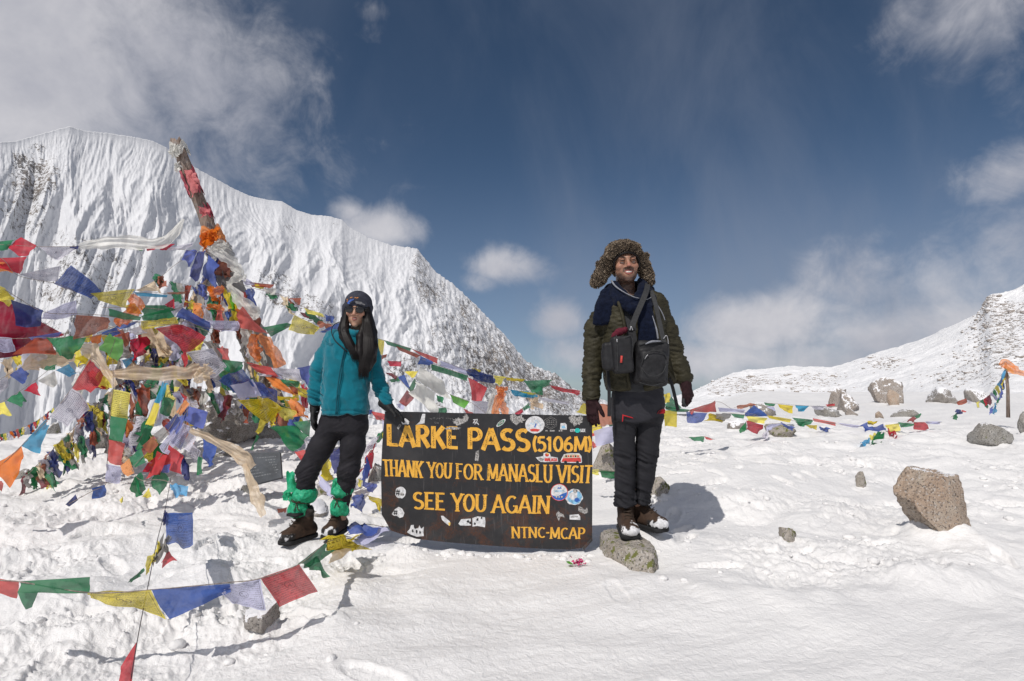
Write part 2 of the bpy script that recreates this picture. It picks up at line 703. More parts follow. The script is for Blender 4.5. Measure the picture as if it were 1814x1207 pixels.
def ground_detail(x, y):
    r = np.hypot(x, y)
    near = 1 - sstep(10, 30, r)
    left = (1 - sstep(-.9, -.1, x + .25 * gnoise2(y * 1.5, x * 1.5, 77))) * sstep(1.5, 2.6, y + .4 * gnoise2(x, y, 78))
    right = sstep(.9, 1.7, x + .3 * gnoise2(y, x, 79)) * sstep(2.2, 3.1, y + .5 * gnoise2(x, y, 80))
    rough = np.clip(np.maximum(left, right * .9), 0, 1) * near
    smoothpatch = np.exp(-((x - 2.1) / .9) ** 2 - ((y - 5.2) / .55) ** 2)
    rough = rough * (1 - .9 * smoothpatch)
    d = fbm2(x * .9, y * .9, 3, 11) * .045 * sstep(1.0, 2.5, r)
    wx = x + .06 * gnoise2(x * 4, y * 4, 31); wy = y + .06 * gnoise2(x * 4, y * 4, 32)
    lump = np.abs(fbm2(wx * 1.5, wy * 1.9, 4, 41, .5))
    patch = .25 + .9 * sstep(-.25, .4, gnoise2(x * 1.1 + 4, y * 1.1, 43))
    d = d + rough * (.115 * (lump - .2)) * (.5 + .5 * patch)
    d = d + rough * .05 * gnoise2(x * 2.3, y * 2.6, 44)
    rough = rough * patch
    cl = 1 - np.abs(fbm2(wx * 9, wy * 9, 4, 51, .6)) * 2.2
    d = d + rough * .016 * np.clip(cl, 0, 1) ** 2
    d = d + rough * .012 * np.clip(fbm2(x * 19, y * 19, 3, 61, .6) - .12, 0, 1) * 2
    # wind crust: fine short ripples in the smooth foreground
    crust = (1 - rough) * near
    ang = .35
    cx = x * math.cos(ang) + y * math.sin(ang); cy = -x * math.sin(ang) + y * math.cos(ang)
    d = d + crust * (.0065 * fbm2(cx * 5.5 + 1.2 * gnoise2(x * 2, y * 2, 70), cy * 15, 4, 71, .6) + .010 * gnoise2(cx * 1.7, cy * 5, 75))
    # a buried-edge scarp curving through the foreground right of centre
    q = y - (2.75 + .32 * (x - 1.3) ** 2)
    d = d + .035 * np.exp(-(q / .20) ** 2) * sstep(.1, .8, x) * (1 - sstep(2.6, 3.2, x)) * (.6 + .6 * gnoise2(x * 5, y * 5, 90))
    d = d + (1 - near) * gnoise2(x * .4, y * .4, 95) * .12 * sstep(10, 40, r)
    return d


def ground_stamp(x, y, z):
    for (sx, sy, a, s, dep) in stamps:
        idx = np.nonzero((np.abs(x - sx) < .26) & (np.abs(y - sy) < .26))
        if len(idx[0]) == 0:
            continue
        dx = x[idx] - sx; dy = y[idx] - sy
        u = dx * math.cos(a) + dy * math.sin(a)
        v = -dx * math.sin(a) + dy * math.cos(a)
        w = .052 * (1 - .22 * np.tanh(-(u / .12)) * 0 - .18 * np.exp(-((u + .02) / .05) ** 2))
        e = np.sqrt((u / (.145 * s)) ** 2 + (v / (w * s)) ** 2)
        inside = 1 - sstep(.78, 1.0, e)
        rim = np.exp(-((e - 1.17) / .17) ** 2)
        tread = (np.sin(u * 2 * np.pi / .026 + 2.2 * np.abs(v) / .05) > .1) * inside
        z[idx] += dep * (-.034 * inside + .013 * rim * (.7 + .6 * gnoise2(x[idx] * 22, y[idx] * 22, 5)) + .006 * tread)
    return z


FEET = [(P(527, 955, 3.46).x, 3.46, P(537, 955, 3.50).z + .004, .17), (P(600, 948, 3.5).x, 3.52, P(600, 948, 3.56).z + .004, .13), (P(1148, 940, 3.5).x, 3.56, P(1134, 936, 3.5).z, .15)]
_sx = P(675, 900, 3.45).x; _ex = P(1050, 950, 3.45).x


def ground_z(x, y, stamp=False):
    x = np.asarray(x, float); y = np.asarray(y, float)
    z = ground_base(x, y) + ground_detail(x, y)
    if stamp:
        z = ground_stamp(x, y, z)
    # snow is level where the trekkers stand and heaped along the foot of the sign
    for (sx, sy, sz, rr) in FEET:
        k = np.exp(-((x - sx) ** 2 + (y - sy) ** 2) / rr ** 2)
        z = z * (1 - k) + sz * k
    on = sstep(_sx - .05, _sx + .1, x) * (1 - sstep(_ex - .1, _ex + .12, x))
    k = on * np.exp(-((y - 3.42) / .12) ** 2)
    z = z + k * (.012 + .03 * np.clip(gnoise2(x * 7, y * 7, 3), 0, 1) + .05 * np.exp(-((x + .62) / .13) ** 2) - .01)
    return z


def hit(px, py, maxd=400.0):
    """ground point seen at a pixel"""
    v = pix_dir(px, py)
    ds = np.geomspace(1.2, maxd, 700)
    zz = CAM_H + v.z / v.y * ds
    gg = ground_z(v.x / v.y * ds, ds)
    below = np.nonzero(zz < gg)[0]
    if len(below) == 0:
        return None
    i = below[0]
    if i == 0:
        d = ds[0]
    else:
        a = zz[i - 1] - gg[i - 1]; b = gg[i] - zz[i]
        d = ds[i - 1] + (ds[i] - ds[i - 1]) * a / (a + b + 1e-9)
    return P(px, py, float(d))


BUMPS = []


def build_ground():
    az = np.concatenate([np.linspace(-180, -52, 70, endpoint=False), np.linspace(-52, 52, 1150, endpoint=False), np.linspace(52, 180, 70, endpoint=False)])
    r = np.concatenate([[.02, .3, .7], np.geomspace(1.0, 14, 620, endpoint=False), np.geomspace(14, 60, 110, endpoint=False), np.geomspace(60, 2600, 60)])
    A, R = np.meshgrid(np.radians(az), r, indexing='ij')
    X = R * np.sin(A); Y = R * np.cos(A)
    Z = ground_z(X, Y, True)
    for (bx, by, bw, bh) in BUMPS:
        i = np.nonzero((np.abs(X - bx) < bw * 2.2) & (np.abs(Y - by) < bw * 2.2))
        dx = X[i] - bx; dy = Y[i] - by
        q = np.hypot(dx, dy) / bw * (1 + .22 * gnoise2(X[i] / bw * 1.1, Y[i] / bw * 1.1, 4))
        Z[i] += bh * np.exp(-(q / .80) ** 4) + .25 * bh * np.exp(-((q - 1.0) / .35) ** 2) * (.5 + gnoise2(X[i] / bw * 2.2, Y[i] / bw * 2.2, 6))
    na, nr = X.shape
    idx = np.arange(na * nr).reshape(na, nr)
    i2 = np.roll(idx, -1, axis=0)
    f = np.stack([idx[:, :-1], idx[:, 1:], i2[:, 1:], i2[:, :-1]], -1).reshape(-1, 4)
    me = mesh_from('snow_ground', np.stack([X, Y, Z], -1).reshape(-1, 3), f[:, ::-1].copy())
    o = obj('snow_ground', me, MAT['snow'])
    o['kind'] = 'structure'
    return o


# ------------------------------------------------------------------ mountains
def interp_profile(pts, px):
    xs = [p[0] for p in pts]; ys = [p[1] for p in pts]
    return np.interp(px, xs, ys)


def ray_xy(px, d):
    """x at distance d (along Y) for pixel column px (columns taken on the horizon row)"""
    return (px - CX) / F_PX / (math.cos(PITCH) + 76.5 / F_PX * math.sin(PITCH)) * d


def pz(py, d, px=None):
    b = (CY - py) / F_PX
    return CAM_H + d * (math.sin(PITCH) + b * math.cos(PITCH)) / (math.cos(PITCH) - b * math.sin(PITCH))


def build_mountain():
    prof = [(-500, 420), (-300, 300), (-150, 262), (0, 250), (50, 236), (95, 224), (125, 232), (165, 236), (215, 243), (250, 250), (275, 262), (300, 280), (340, 303), (370, 318),
            (400, 334), (430, 347), (462, 354), (490, 357), (515, 372), (545, 381), (575, 383), (600, 390), (612, 402), (650, 422), (690, 435), (735, 440), (752, 460),
            (770, 482), (800, 502), (850, 548), (900, 600), (930, 638), (950, 650), (985, 662), (1015, 688), (1060, 705), (1120, 730), (1200, 760)]
    nc, nr = 1150, 420
    px = np.linspace(-420, 1200, nc)
    ridge_y = interp_profile(prof, px)
    dR = 1150 + 1350 * np.clip((px + 100) / 1150, 0, 1.2)
    dB = (dR * .60)[:, None]
    t = np.concatenate([np.linspace(-.28, 0, 26, endpoint=False), np.linspace(0, 1, nr - 26) ** 1.15])
    PX, T = np.meshgrid(px, t, indexing='ij')
    RY = np.repeat(ridge_y[:, None], len(t), 1)
    DR = np.repeat(dR[:, None], len(t), 1)
    zR = pz(RY, DR)
    U = ray_xy(PX, 1500.0) / 100.0                  # cross-slope coordinate in 100 m
    Tp = np.clip(T, 0, 1)
    # the gullies lean to the right going down, as avalanche flutes do
    lean = U - Tp * .55 * sstep(150, 700, PX) * 2.6 + 40 * 0
    wv = lean + .75 * gnoise2(lean * .45, T * 2.4, 5) + .22 * gnoise2(lean * 1.6, T * 5, 6)
    big = 1 - np.abs(gnoise2(wv * .42, T * .9, 12)) * 2
    mid = 1 - np.abs(gnoise2(wv * 1.15 + 3, T * 1.9, 13)) * 2
    fin = (1 - np.abs(gnoise2(wv * 3.6 + 7, T * 1.2, 14)) * 2) * sstep(-.5, .5, gnoise2(U * .8, T * 3, 24))
    vf = 1 - np.abs(gnoise2(wv * 12.0 + 1, T * 1.6, 15)) * 2
    amp = sstep(0, .22, T)
    slope_m = Tp * (DR - dB) * 1.25
    rm = rmf(wv * .36 + 2, slope_m / 520.0 + .3 * U, 6, 61, .55)
    rm2 = rmf(wv * .95 + 9, slope_m / 260.0, 5, 71, .6)
    top = sstep(0, .03, T)
    off = (DR / 2100) * amp * (40 * big + 84 * rm + 16 * rm2) + top * (4.2 * fin * (1 - .6 * Tp) + 1.6 * vf * (1 - Tp))
    craggy = fbm2(U * 9, T * 26, 5, 30, .6)
    flank = sstep(640, 860, PX)
    off = off + top * craggy * (2.5 + 17 * flank)
    zB = -.22 * dB - 60
    q = Tp ** .86
    Z = zR + (zB - zR) * q
    D = DR + (dB - DR) * Tp - off
    back = np.clip(-T, 0, 1)
    Z = Z - back * 1500; D = D + back * 1400
    Z = Z + top * craggy * (1.5 + 4 * flank)
    jag = fbm2(U[:, 0] * 11, U[:, 0] * 0, 4, 44, .6) * (3 + 9 * sstep(560, 900, px))
    Z = Z + jag[:, None] * (1 - sstep(0, .06, np.abs(T)))
    X = ray_xy(PX, DR) + (ray_xy(PX, D) - ray_xy(PX, DR)) * 1.0
    # rockiness
    def blob(cx, cy, sx, sy):
        return np.exp(-((PX - cx) / sx) ** 2 - ((PY - cy) / sy) ** 2)
    tt = (Z - CAM_H) / D
    PY = CY - F_PX * (tt * math.cos(PITCH) - math.sin(PITCH)) / (math.cos(PITCH) + tt * math.sin(PITCH))
    rk = .36 + .0 * PX
    rk += .36 * blob(45, 325, 48, 48) + .20 * blob(10, 300, 30, 40) + .16 * blob(10, 390, 50, 40) + .2 * blob(42, 262, 14, 10)
    rk += .10 * blob(110, 430, 90, 40) + .22 * blob(120, 500, 90, 60) + .22 * blob(70, 600, 110, 60) + .12 * blob(240, 470, 70, 40)
    rk += .24 * blob(470, 492, 40, 22) + .20 * blob(500, 530, 45, 30) + .20 * blob(560, 560, 60, 40) + .17 * blob(505, 405, 26, 14) + .12 * blob(590, 395, 30, 16)
    rk += .24 * blob(740, 480, 20, 40) + .30 * blob(765, 520, 26, 22) + .24 * blob(825, 545, 18, 26) + .16 * blob(800, 590, 60, 40)
    rk += .30 * blob(880, 630, 45, 40) + .30 * blob(940, 670, 60, 34) + .2 * blob(850, 680, 60, 30) + .28 * blob(1010, 705, 60, 30) + .22 * blob(720, 650, 50, 30)
    rk += .16 * flank * (mid < .1) + .07 * flank
    side = np.clip(-np.gradient(off, axis=0) / 10, -1, 1)       # faces turned away from the drifting wind hold less snow
    rk += .05 * np.clip(side, 0, 1)
    rk = rk - .12 * sstep(.8, .3, fin) * 0
    nrk = len(rk.ravel())
    na, nn = X.shape
    idx = np.arange(na * nn).reshape(na, nn)
    f = np.stack([idx[:-1, :-1], idx[:-1, 1:], idx[1:, 1:], idx[1:, :-1]], -1).reshape(-1, 4)
    me = mesh_from('snow_mountain', np.stack([X, D, Z], -1).reshape(-1, 3), f)
    a = me.attributes.new('rock', 'FLOAT', 'POINT')
    rk = .36 + (rk - .36) * .86
    rk = np.minimum(rk, .50 + .08 * np.tanh((rk - .50) * 3))
    a.data.foreach_set('value', np.clip(rk, 0, 1).astype(np.float32).ravel())
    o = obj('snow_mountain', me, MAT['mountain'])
    o['kind'] = 'structure'


build_mountain()

HILL = {}


def build_hill():
    prof = [(1090, 745), (1150, 728), (1215, 699), (1250, 682), (1290, 664), (1335, 656), (1380, 652), (1440, 654), (1468, 656), (1500, 648), (1530, 637), (1600, 615),
            (1650, 596), (1700, 574), (1745, 553), (1752, 533), (1762, 521), (1790, 519), (1814, 511), (1880, 470), (1980, 440), (2150, 400), (2500, 380)]
    nc, nr = 620, 300
    px = np.linspace(1090, 2450, nc)
    ry = interp_profile(prof, px)
    ry = np.convolve(np.pad(ry, 4, mode='edge'), np.ones(9) / 9, 'valid')
    dR = 210 - 70 * sstep(1480, 1800, px)
    dB = 24.0 + 14 * (1 - sstep(1250, 1500, px))
    t = np.concatenate([np.linspace(-.25, 0, 16, endpoint=False), np.linspace(0, 1, nr - 16)])
    PX, T = np.meshgrid(px, t, indexing='ij')
    DR = np.repeat(dR[:, None], len(t), 1); RY = np.repeat(ry[:, None], len(t), 1); DB = np.repeat(dB[:, None], len(t), 1)
    Tp = np.clip(T, 0, 1)
    D = DR + (DB - DR) * Tp
    zR = pz(RY, DR); zB = -1.0
    Z = zB + (zR - zB) * (1 - Tp) ** 1.25
    back = np.clip(-T, 0, 1)
    D = D + back * 300; Z = Z - back * 160
    X = ray_xy(PX, D)
    w = sstep(0, .05, T) * (1 - sstep(.93, 1, T))
    Z = Z + w * (fbm2(X * .035, D * .035, 5, 8, .55) * 3.0 * sstep(0, .3, 1 - Tp) + fbm2(X * .3, D * .3, 4, 9, .6) * .5)
    crag = sstep(1730, 1790, PX) * (1 - sstep(.0, .5, T)) 
    Z = Z + crag * np.abs(fbm2(X * .22, D * .2, 4, 19, .6)) * 1.6 * sstep(0, .03, T)
    tt = (Z - CAM_H) / D
    PY = CY - F_PX * (tt * math.cos(PITCH) - math.sin(PITCH)) / (math.cos(PITCH) + tt * math.sin(PITCH))
    def blob(cx, cy, sx, sy):
        return np.exp(-((PX - cx) / sx) ** 2 - ((PY - cy) / sy) ** 2)
    rk = .305 + 0 * PX
    rk += .36 * blob(1800, 590, 60, 42) + .26 * blob(1760, 640, 70, 32) + .20 * blob(1700, 675, 70, 18) + .22 * blob(1762, 535, 14, 16) + .2 * blob(1790, 560, 30, 20)
    rk += .15 * blob(1570, 645, 50, 14) + .18 * blob(1330, 678, 60, 12) + .20 * blob(1290, 695, 45, 10) + .12 * blob(1450, 670, 60, 12) + .16 * blob(1440, 690, 60, 10)
    rk += .12 * sstep(1830, 1900, PX)
    rk = np.minimum(rk, .49 + .06 * np.tanh((rk - .49) * 3))
    na, nn = X.shape
    idx = np.arange(na * nn).reshape(na, nn)
    f = np.stack([idx[:-1, :-1], idx[:-1, 1:], idx[1:, 1:], idx[1:, :-1]], -1).reshape(-1, 4)
    me = mesh_from('snow_hill', np.stack([X, D, Z], -1).reshape(-1, 3), f)
    a = me.attributes.new('rock', 'FLOAT', 'POINT')
    a.data.foreach_set('value', np.clip(rk, 0, 1).astype(np.float32).ravel())
    o = obj('snow_hill', me, MAT['hill'])
    o['kind'] = 'structure'
    HILL.update(X=X, D=D, Z=Z, rk=rk, PX=PX, PY=PY)


build_hill()

# ------------------------------------------------------------------ rocks
def icosphere(sub):
    import bmesh
    bm = bmesh.new()
    bmesh.ops.create_icosphere(bm, subdivisions=sub, radius=1.0)
    v = np.array([q.co[:] for q in bm.verts]); f = np.array([[q.index for q in p.verts] for p in bm.faces])
    bm.free()
    return v, f


ICO = {k: icosphere(k) for k in (1, 2, 4, 5)}


def rock_mesh(name, size, seed, sub=4, cuts=9, rough=.10, planes=()):
    v, f = ICO[sub]
    v = v.copy()
    r = np.random.RandomState(seed)
    for i in range(cuts + len(planes)):
        n = r.normal(size=3); n /= np.linalg.norm(n)
        d = r.uniform(.40, .76)
        if i >= cuts:
            n = np.array(planes[i - cuts][:3], float); d = planes[i - cuts][3]; n /= np.linalg.norm(n)
        s = v @ n
        over = np.maximum(s - d, 0)
        v -= np.outer(over * .93, n)
    n0 = v / np.linalg.norm(v, axis=1, keepdims=True)
    k = fbm3(v[:, 0] * 1.6 + seed, v[:, 1] * 1.6, v[:, 2] * 1.6, 2, seed) * .10 + fbm3(v[:, 0] * 6, v[:, 1] * 6 + seed, v[:, 2] * 6, 4, seed + 5, .6) * rough
    v += n0 * k[:, None]
    mx = np.abs(v).max(axis=0)
    v = v / mx * (np.array(size) / 2)
    return mesh_from(name, v, f)


def me_h(me):
    z = [v.co.z for v in me.vertices]
    return max(z) - min(z)


def rock(label, x0, x1, y0, y1, mat='granite_grey', seed=1, d=None, sub=4, cuts=13, rot=0.0, deep=1.0, bury=.45, group=None, tilt=0.0, planes=()):
    """a rock that fills the photograph box x0..x1, y0..y1 and stands on the snow"""
    cx = (x0 + x1) / 2
    if d is None:
        h = hit(cx, y1)
        d = h.y if h is not None else 20
    w = (x1 - x0) / F_PX * d
    hgt = (y1 - y0) / F_PX * d
    dep = w * deep
    full = hgt * (1 + bury)
    me = rock_mesh('rock', (w, dep, full * 1.05), seed, sub, cuts, .10, planes)
    o = obj('rock', me, MAT[mat])
    c = P(cx, (y0 + y1) / 2, d + dep * .3)
    gz = float(ground_z(c.x, c.y))
    top = P(cx, y0, d + dep * .1).z
    full = max(top - gz, .02) * (1 + bury)
    o.scale = (1, 1, full / me_h(me))
    o.location = (c.x, c.y, top - full / 2)
    BUMPS.append((c.x, c.y, w * .52, max(top - gz, .02) * .16))
    o.rotation_euler = (0, tilt, rot)
    o['label'] = label
    o['category'] = 'rock'
    if group:
        o['group'] = group
    return o


rock('big pale granite rock leaning out of the snow at right, largest on that slope', 1596, 1724, 828, 962, 'granite', 12, 3.45, 5, 3, deep=.7, bury=.28, planes=((-.72, -.05, -.70, .36), (.1, 0, 1, .62), (1, -.2, .12, .60), (-.75, -.2, .62, .62), (.05, -1, .25, .42), (.75, -.66, -.1, .66)))
rock('grey rock sticking up behind and right of the big pale granite rock', 1724, 1787, 755, 796, 'granite_grey', 5, tilt=.3)
rock('large grey boulder on the far snow below the right hill', 1543, 1598, 674, 712, 'granite_far', 8, 20)
rock('small tan rock leaning on the large far grey boulder', 1571, 1594, 694, 712, 'granite', 9, 19.2)
rock('rounded tan boulder on the far snow, uppermost of three rocks in a row', 1466, 1499, 685, 712, 'granite_far', 11, 18)
rock('long sloping tan slab between two rounded rocks on far snow', 1476, 1527, 697, 731, 'granite_far', 13, 16, tilt=.35)
rock('dark grey rock just above the red and lilac low flags at right', 1446, 1494, 724, 751, 'granite_grey', 14, 14, tilt=.25)
rock('small grey rock beside the long sloping tan slab', 1494, 1517, 722, 740, 'granite_far', 15, 14.5)
rock('wide flat pale boulder half buried at the foot of the scree slope', 1640, 1692, 688, 706, 'granite_snowy', 16, 21, bury=.6)
rock('flat pale boulder to the right of the wide one below the scree', 1712, 1752, 687, 702, 'granite_snowy', 17, 22, bury=.6)
rock('flat grey rock with a green flag lying over its right end', 1577, 1630, 722, 744, 'granite_grey', 18, 14, bury=.4)
rock('tiny brown stone left of the flat grey rock with the flag', 1548, 1566, 728, 742, 'granite', 19, 13.5)
rock('green and grey boulder hung with blue and white flags right of the man', 1356, 1410, 750, 787, 'granite_lichen', 20, 7.9, bury=.3)
rock('broad pinkish boulder behind the brown and green flags right of the man', 1320, 1376, 706, 740, 'granite_snowy', 21, 12, bury=.4)
rock('snow crusted rock under the grey flag right of the man', 1282, 1322, 738, 762, 'granite_snowy', 22, 8.6, bury=.4)
rock('small brown stone sunk in a snow pit left of the big granite rock', 1516, 1536, 838, 866, 'granite_lichen', 23, deep=1.1)
rock('dark mossy rock edge showing in a snow hollow in front of the right slope', 1376, 1416, 934, 960, 'granite_lichen', 24, tilt=-.4)
_o = rock('lichened rock that the man stands on', 1040, 1162, 944, 1012, 'granite_lichen', 31, 3.2, 5, 4, deep=1.75, bury=.7, planes=((0, 0, 1, .42), (-.3, -.75, .6, .55), (-.7, -.2, .6, .6)))
ME_TOP = max(v.co.z for v in _o.data.vertices)
_o.scale = (1, 1, 1)
_o.location = (P(1102, 960, 3.34).x, 3.34, P(1120, 944, 3.5).z - ME_TOP + .004)
rock('dark rock in the snow behind the boots of the man', 1150, 1184, 848, 874, 'granite_lichen', 26, 4.6)
rock('speckled pale rock between the sign and the legs of the man', 1050, 1096, 786, 842, 'granite_lichen', 27, 5.3, tilt=.3)
rock('large snow dusted boulder under the yellow prayer flags left of the woman', 343, 466, 700, 822, 'granite_snowy', 33, 6.6, 5, 8, deep=.9, bury=.3)
rock('grey boulder beside the big one, just above the slate plaque', 444, 508, 738, 806, 'granite_grey', 34, 6.9)
rock('brown broken rock at the foot of the large boulder', 378, 420, 796, 828, 'granite_grey', 35, 6.1)
rock('white speckled rock behind the hanging yellow and green flags at left', 132, 194, 764, 842, 'granite_snowy', 36, 6.3, deep=.8, tilt=.2)
rock('dark grey rock low behind the hanging green flag at left', 214, 254, 752, 786, 'granite_grey', 37, 8.2)
rock('small dark rock beneath the lowest bunched flags at far left', 28, 54, 834, 850, 'granite_grey', 38)
rock('snow covered rock hanging with faded cloth left of centre heap', 300, 344, 770, 832, 'granite_snowy', 39, 6.2)
rock('long dark frosted rock under the red flag in the foreground', 436, 504, 1068, 1122, 'granite_snowy', 40, None, 5, 7, tilt=-.5, bury=.15)
rock('small brown rock in the snow between the legs of the woman', 556, 582, 862, 880, 'granite_lichen', 41)
rock('frosted rock and rubble just behind the legs of the woman', 540, 580, 886, 916, 'granite_snowy', 42)
rock('dark rock poking out beside the left edge of the sign', 652, 684, 812, 834, 'granite_grey', 43, 5.2)
rock('small dark stone under the cream scarf tip beside the plaque', 428, 446, 858, 874, 'granite_grey', 44)
rock('small dark pebble at the right frame edge near the far rock', 1806, 1830, 734, 752, 'granite_grey', 45, 8)
rock('far dark boulder on the snow at the left edge beyond the flags', 80, 106, 748, 764, 'granite_grey', 46, 9.8)


build_ground()


def scatter_stones():
    """scree: stones lying on the hill and on the snow field before it"""
    r = np.random.RandomState(5)
    v0, f0 = ICO[1]
    vs, fs, off = [], [], 0
    X, D, Z, rk, PX, PY = (HILL[k] for k in ('X', 'D', 'Z', 'rk', 'PX', 'PY'))
    w = np.clip(rk - .34, 0, 1) ** 1.4 * (Z > CAM_H - 12) * (PX < 1900)
    na, nn = X.shape
    w[:, :17] = 0
    w[:, -8:] = 0
    cell = np.abs(D) ** 1.5
    p = (w * cell).ravel()
    p /= p.sum()
    for idx in r.choice(len(p), 5200, p=p):
        i, j = divmod(idx, nn)
        i2 = min(i + 1, na - 1); j2 = min(j + 1, nn - 1)
        u, q = r.rand(2)
        x = X[i, j] + (X[i2, j] - X[i, j]) * u + (X[i, j2] - X[i, j]) * q
        y = D[i, j] + (D[i2, j] - D[i, j]) * u + (D[i, j2] - D[i, j]) * q
        z = Z[i, j] + (Z[i2, j] - Z[i, j]) * u + (Z[i, j2] - Z[i, j]) * q
        s = y / F_PX * r.uniform(.8, 2.6) * (1 if r.rand() < .93 else 2.2)
        a = r.uniform(0, 6.28)
        v = v0 * (1 + r.uniform(-.25, .25, (len(v0), 1))) * np.array([s * r.uniform(.8, 1.7), s, s * r.uniform(.5, .9)])
        v = np.stack([v[:, 0] * math.cos(a) - v[:, 1] * math.sin(a), v[:, 0] * math.sin(a) + v[:, 1] * math.cos(a), v[:, 2]], -1)
        vs.append(v + np.array([x, y, z])); fs.append(f0 + off); off += len(v0)
    o = obj('scree_stones', mesh_from('scree_stones', np.concatenate(vs), np.concatenate(fs), False), MAT['granite_far'])
    o['kind'] = 'stuff'
    o['label'] = 'loose scree stones scattered over the snowy right hill'
    o['category'] = 'scree'
    # broken snow clods on the trodden ground
    vs, fs, off = [], [], 0
    v0, f0 = ICO[2]
    n = 0
    while n < 700:
        if r.rand() < .5:
            x = r.uniform(-4.5, -.5); y = r.uniform(2.0, 6.5)
        else:
            x = r.uniform(.7, 5.0); y = r.uniform(2.8, 7.0)
        if gnoise2(x * 1.1 + 4, y * 1.1, 43) < -.05 + r.uniform(-.3, .3):
            continue
        s = .006 + .024 * r.rand() ** 3
        v = v0 * (1 + .22 * vnoise3(v0[:, 0] * 2 + n, v0[:, 1] * 2, v0[:, 2] * 2)[:, None]) * np.array([s * r.uniform(.8, 1.5), s * r.uniform(.8, 1.4), s * .7])
        v = v + np.array([x, y, float(ground_z(x, y)) + s * .1])
        vs.append(v); fs.append(f0 + off); off += len(v0); n += 1
    # heaped against the foot of the sign
    for i in range(90):
        x = r.uniform(_sx - .02, _ex + .03); y = 3.41 - abs(r.normal()) * .05
        s = .004 + .022 * r.rand() ** 4
        v = v0 * (1 + .25 * vnoise3(v0[:, 0] * 2 + i, v0[:, 1] * 2, v0[:, 2] * 2)[:, None]) * np.array([s * 1.2, s, s * .8])
        v = v + np.array([x, y, float(ground_z(x, y)) + s * .05])
        vs.append(v); fs.append(f0 + off); off += len(v0)
    o = obj('snow_clods', mesh_from('snow_clods', np.concatenate(vs), np.concatenate(fs)), MAT['snow'])
    o['kind'] = 'stuff'
    o['label'] = 'broken clods of snow on the trodden ground'
    o['category'] = 'snow'


scatter_stones()

# ------------------------------------------------------------------ cloth
CLOTH = {
    'blue': (.06, .12, .46), 'navy': (.025, .04, .20), 'white': (.74, .72, .80), 'lilac': (.58, .58, .80), 'red': (.62, .025, .035),
    'green': (.018, .22, .085), 'yellow': (.85, .70, .035), 'orange': (.88, .24, .008), 'cream': (.80, .62, .42), 'sky': (.05, .38, .66),
    'lime': (.16, .55, .07), 'rust': (.42, .11, .055), 'grey': (.42, .40, .38), 'pale': (.80, .79, .74), 'maroon': (.20, .012, .03), 'wine': (.30, .008, .025),
}


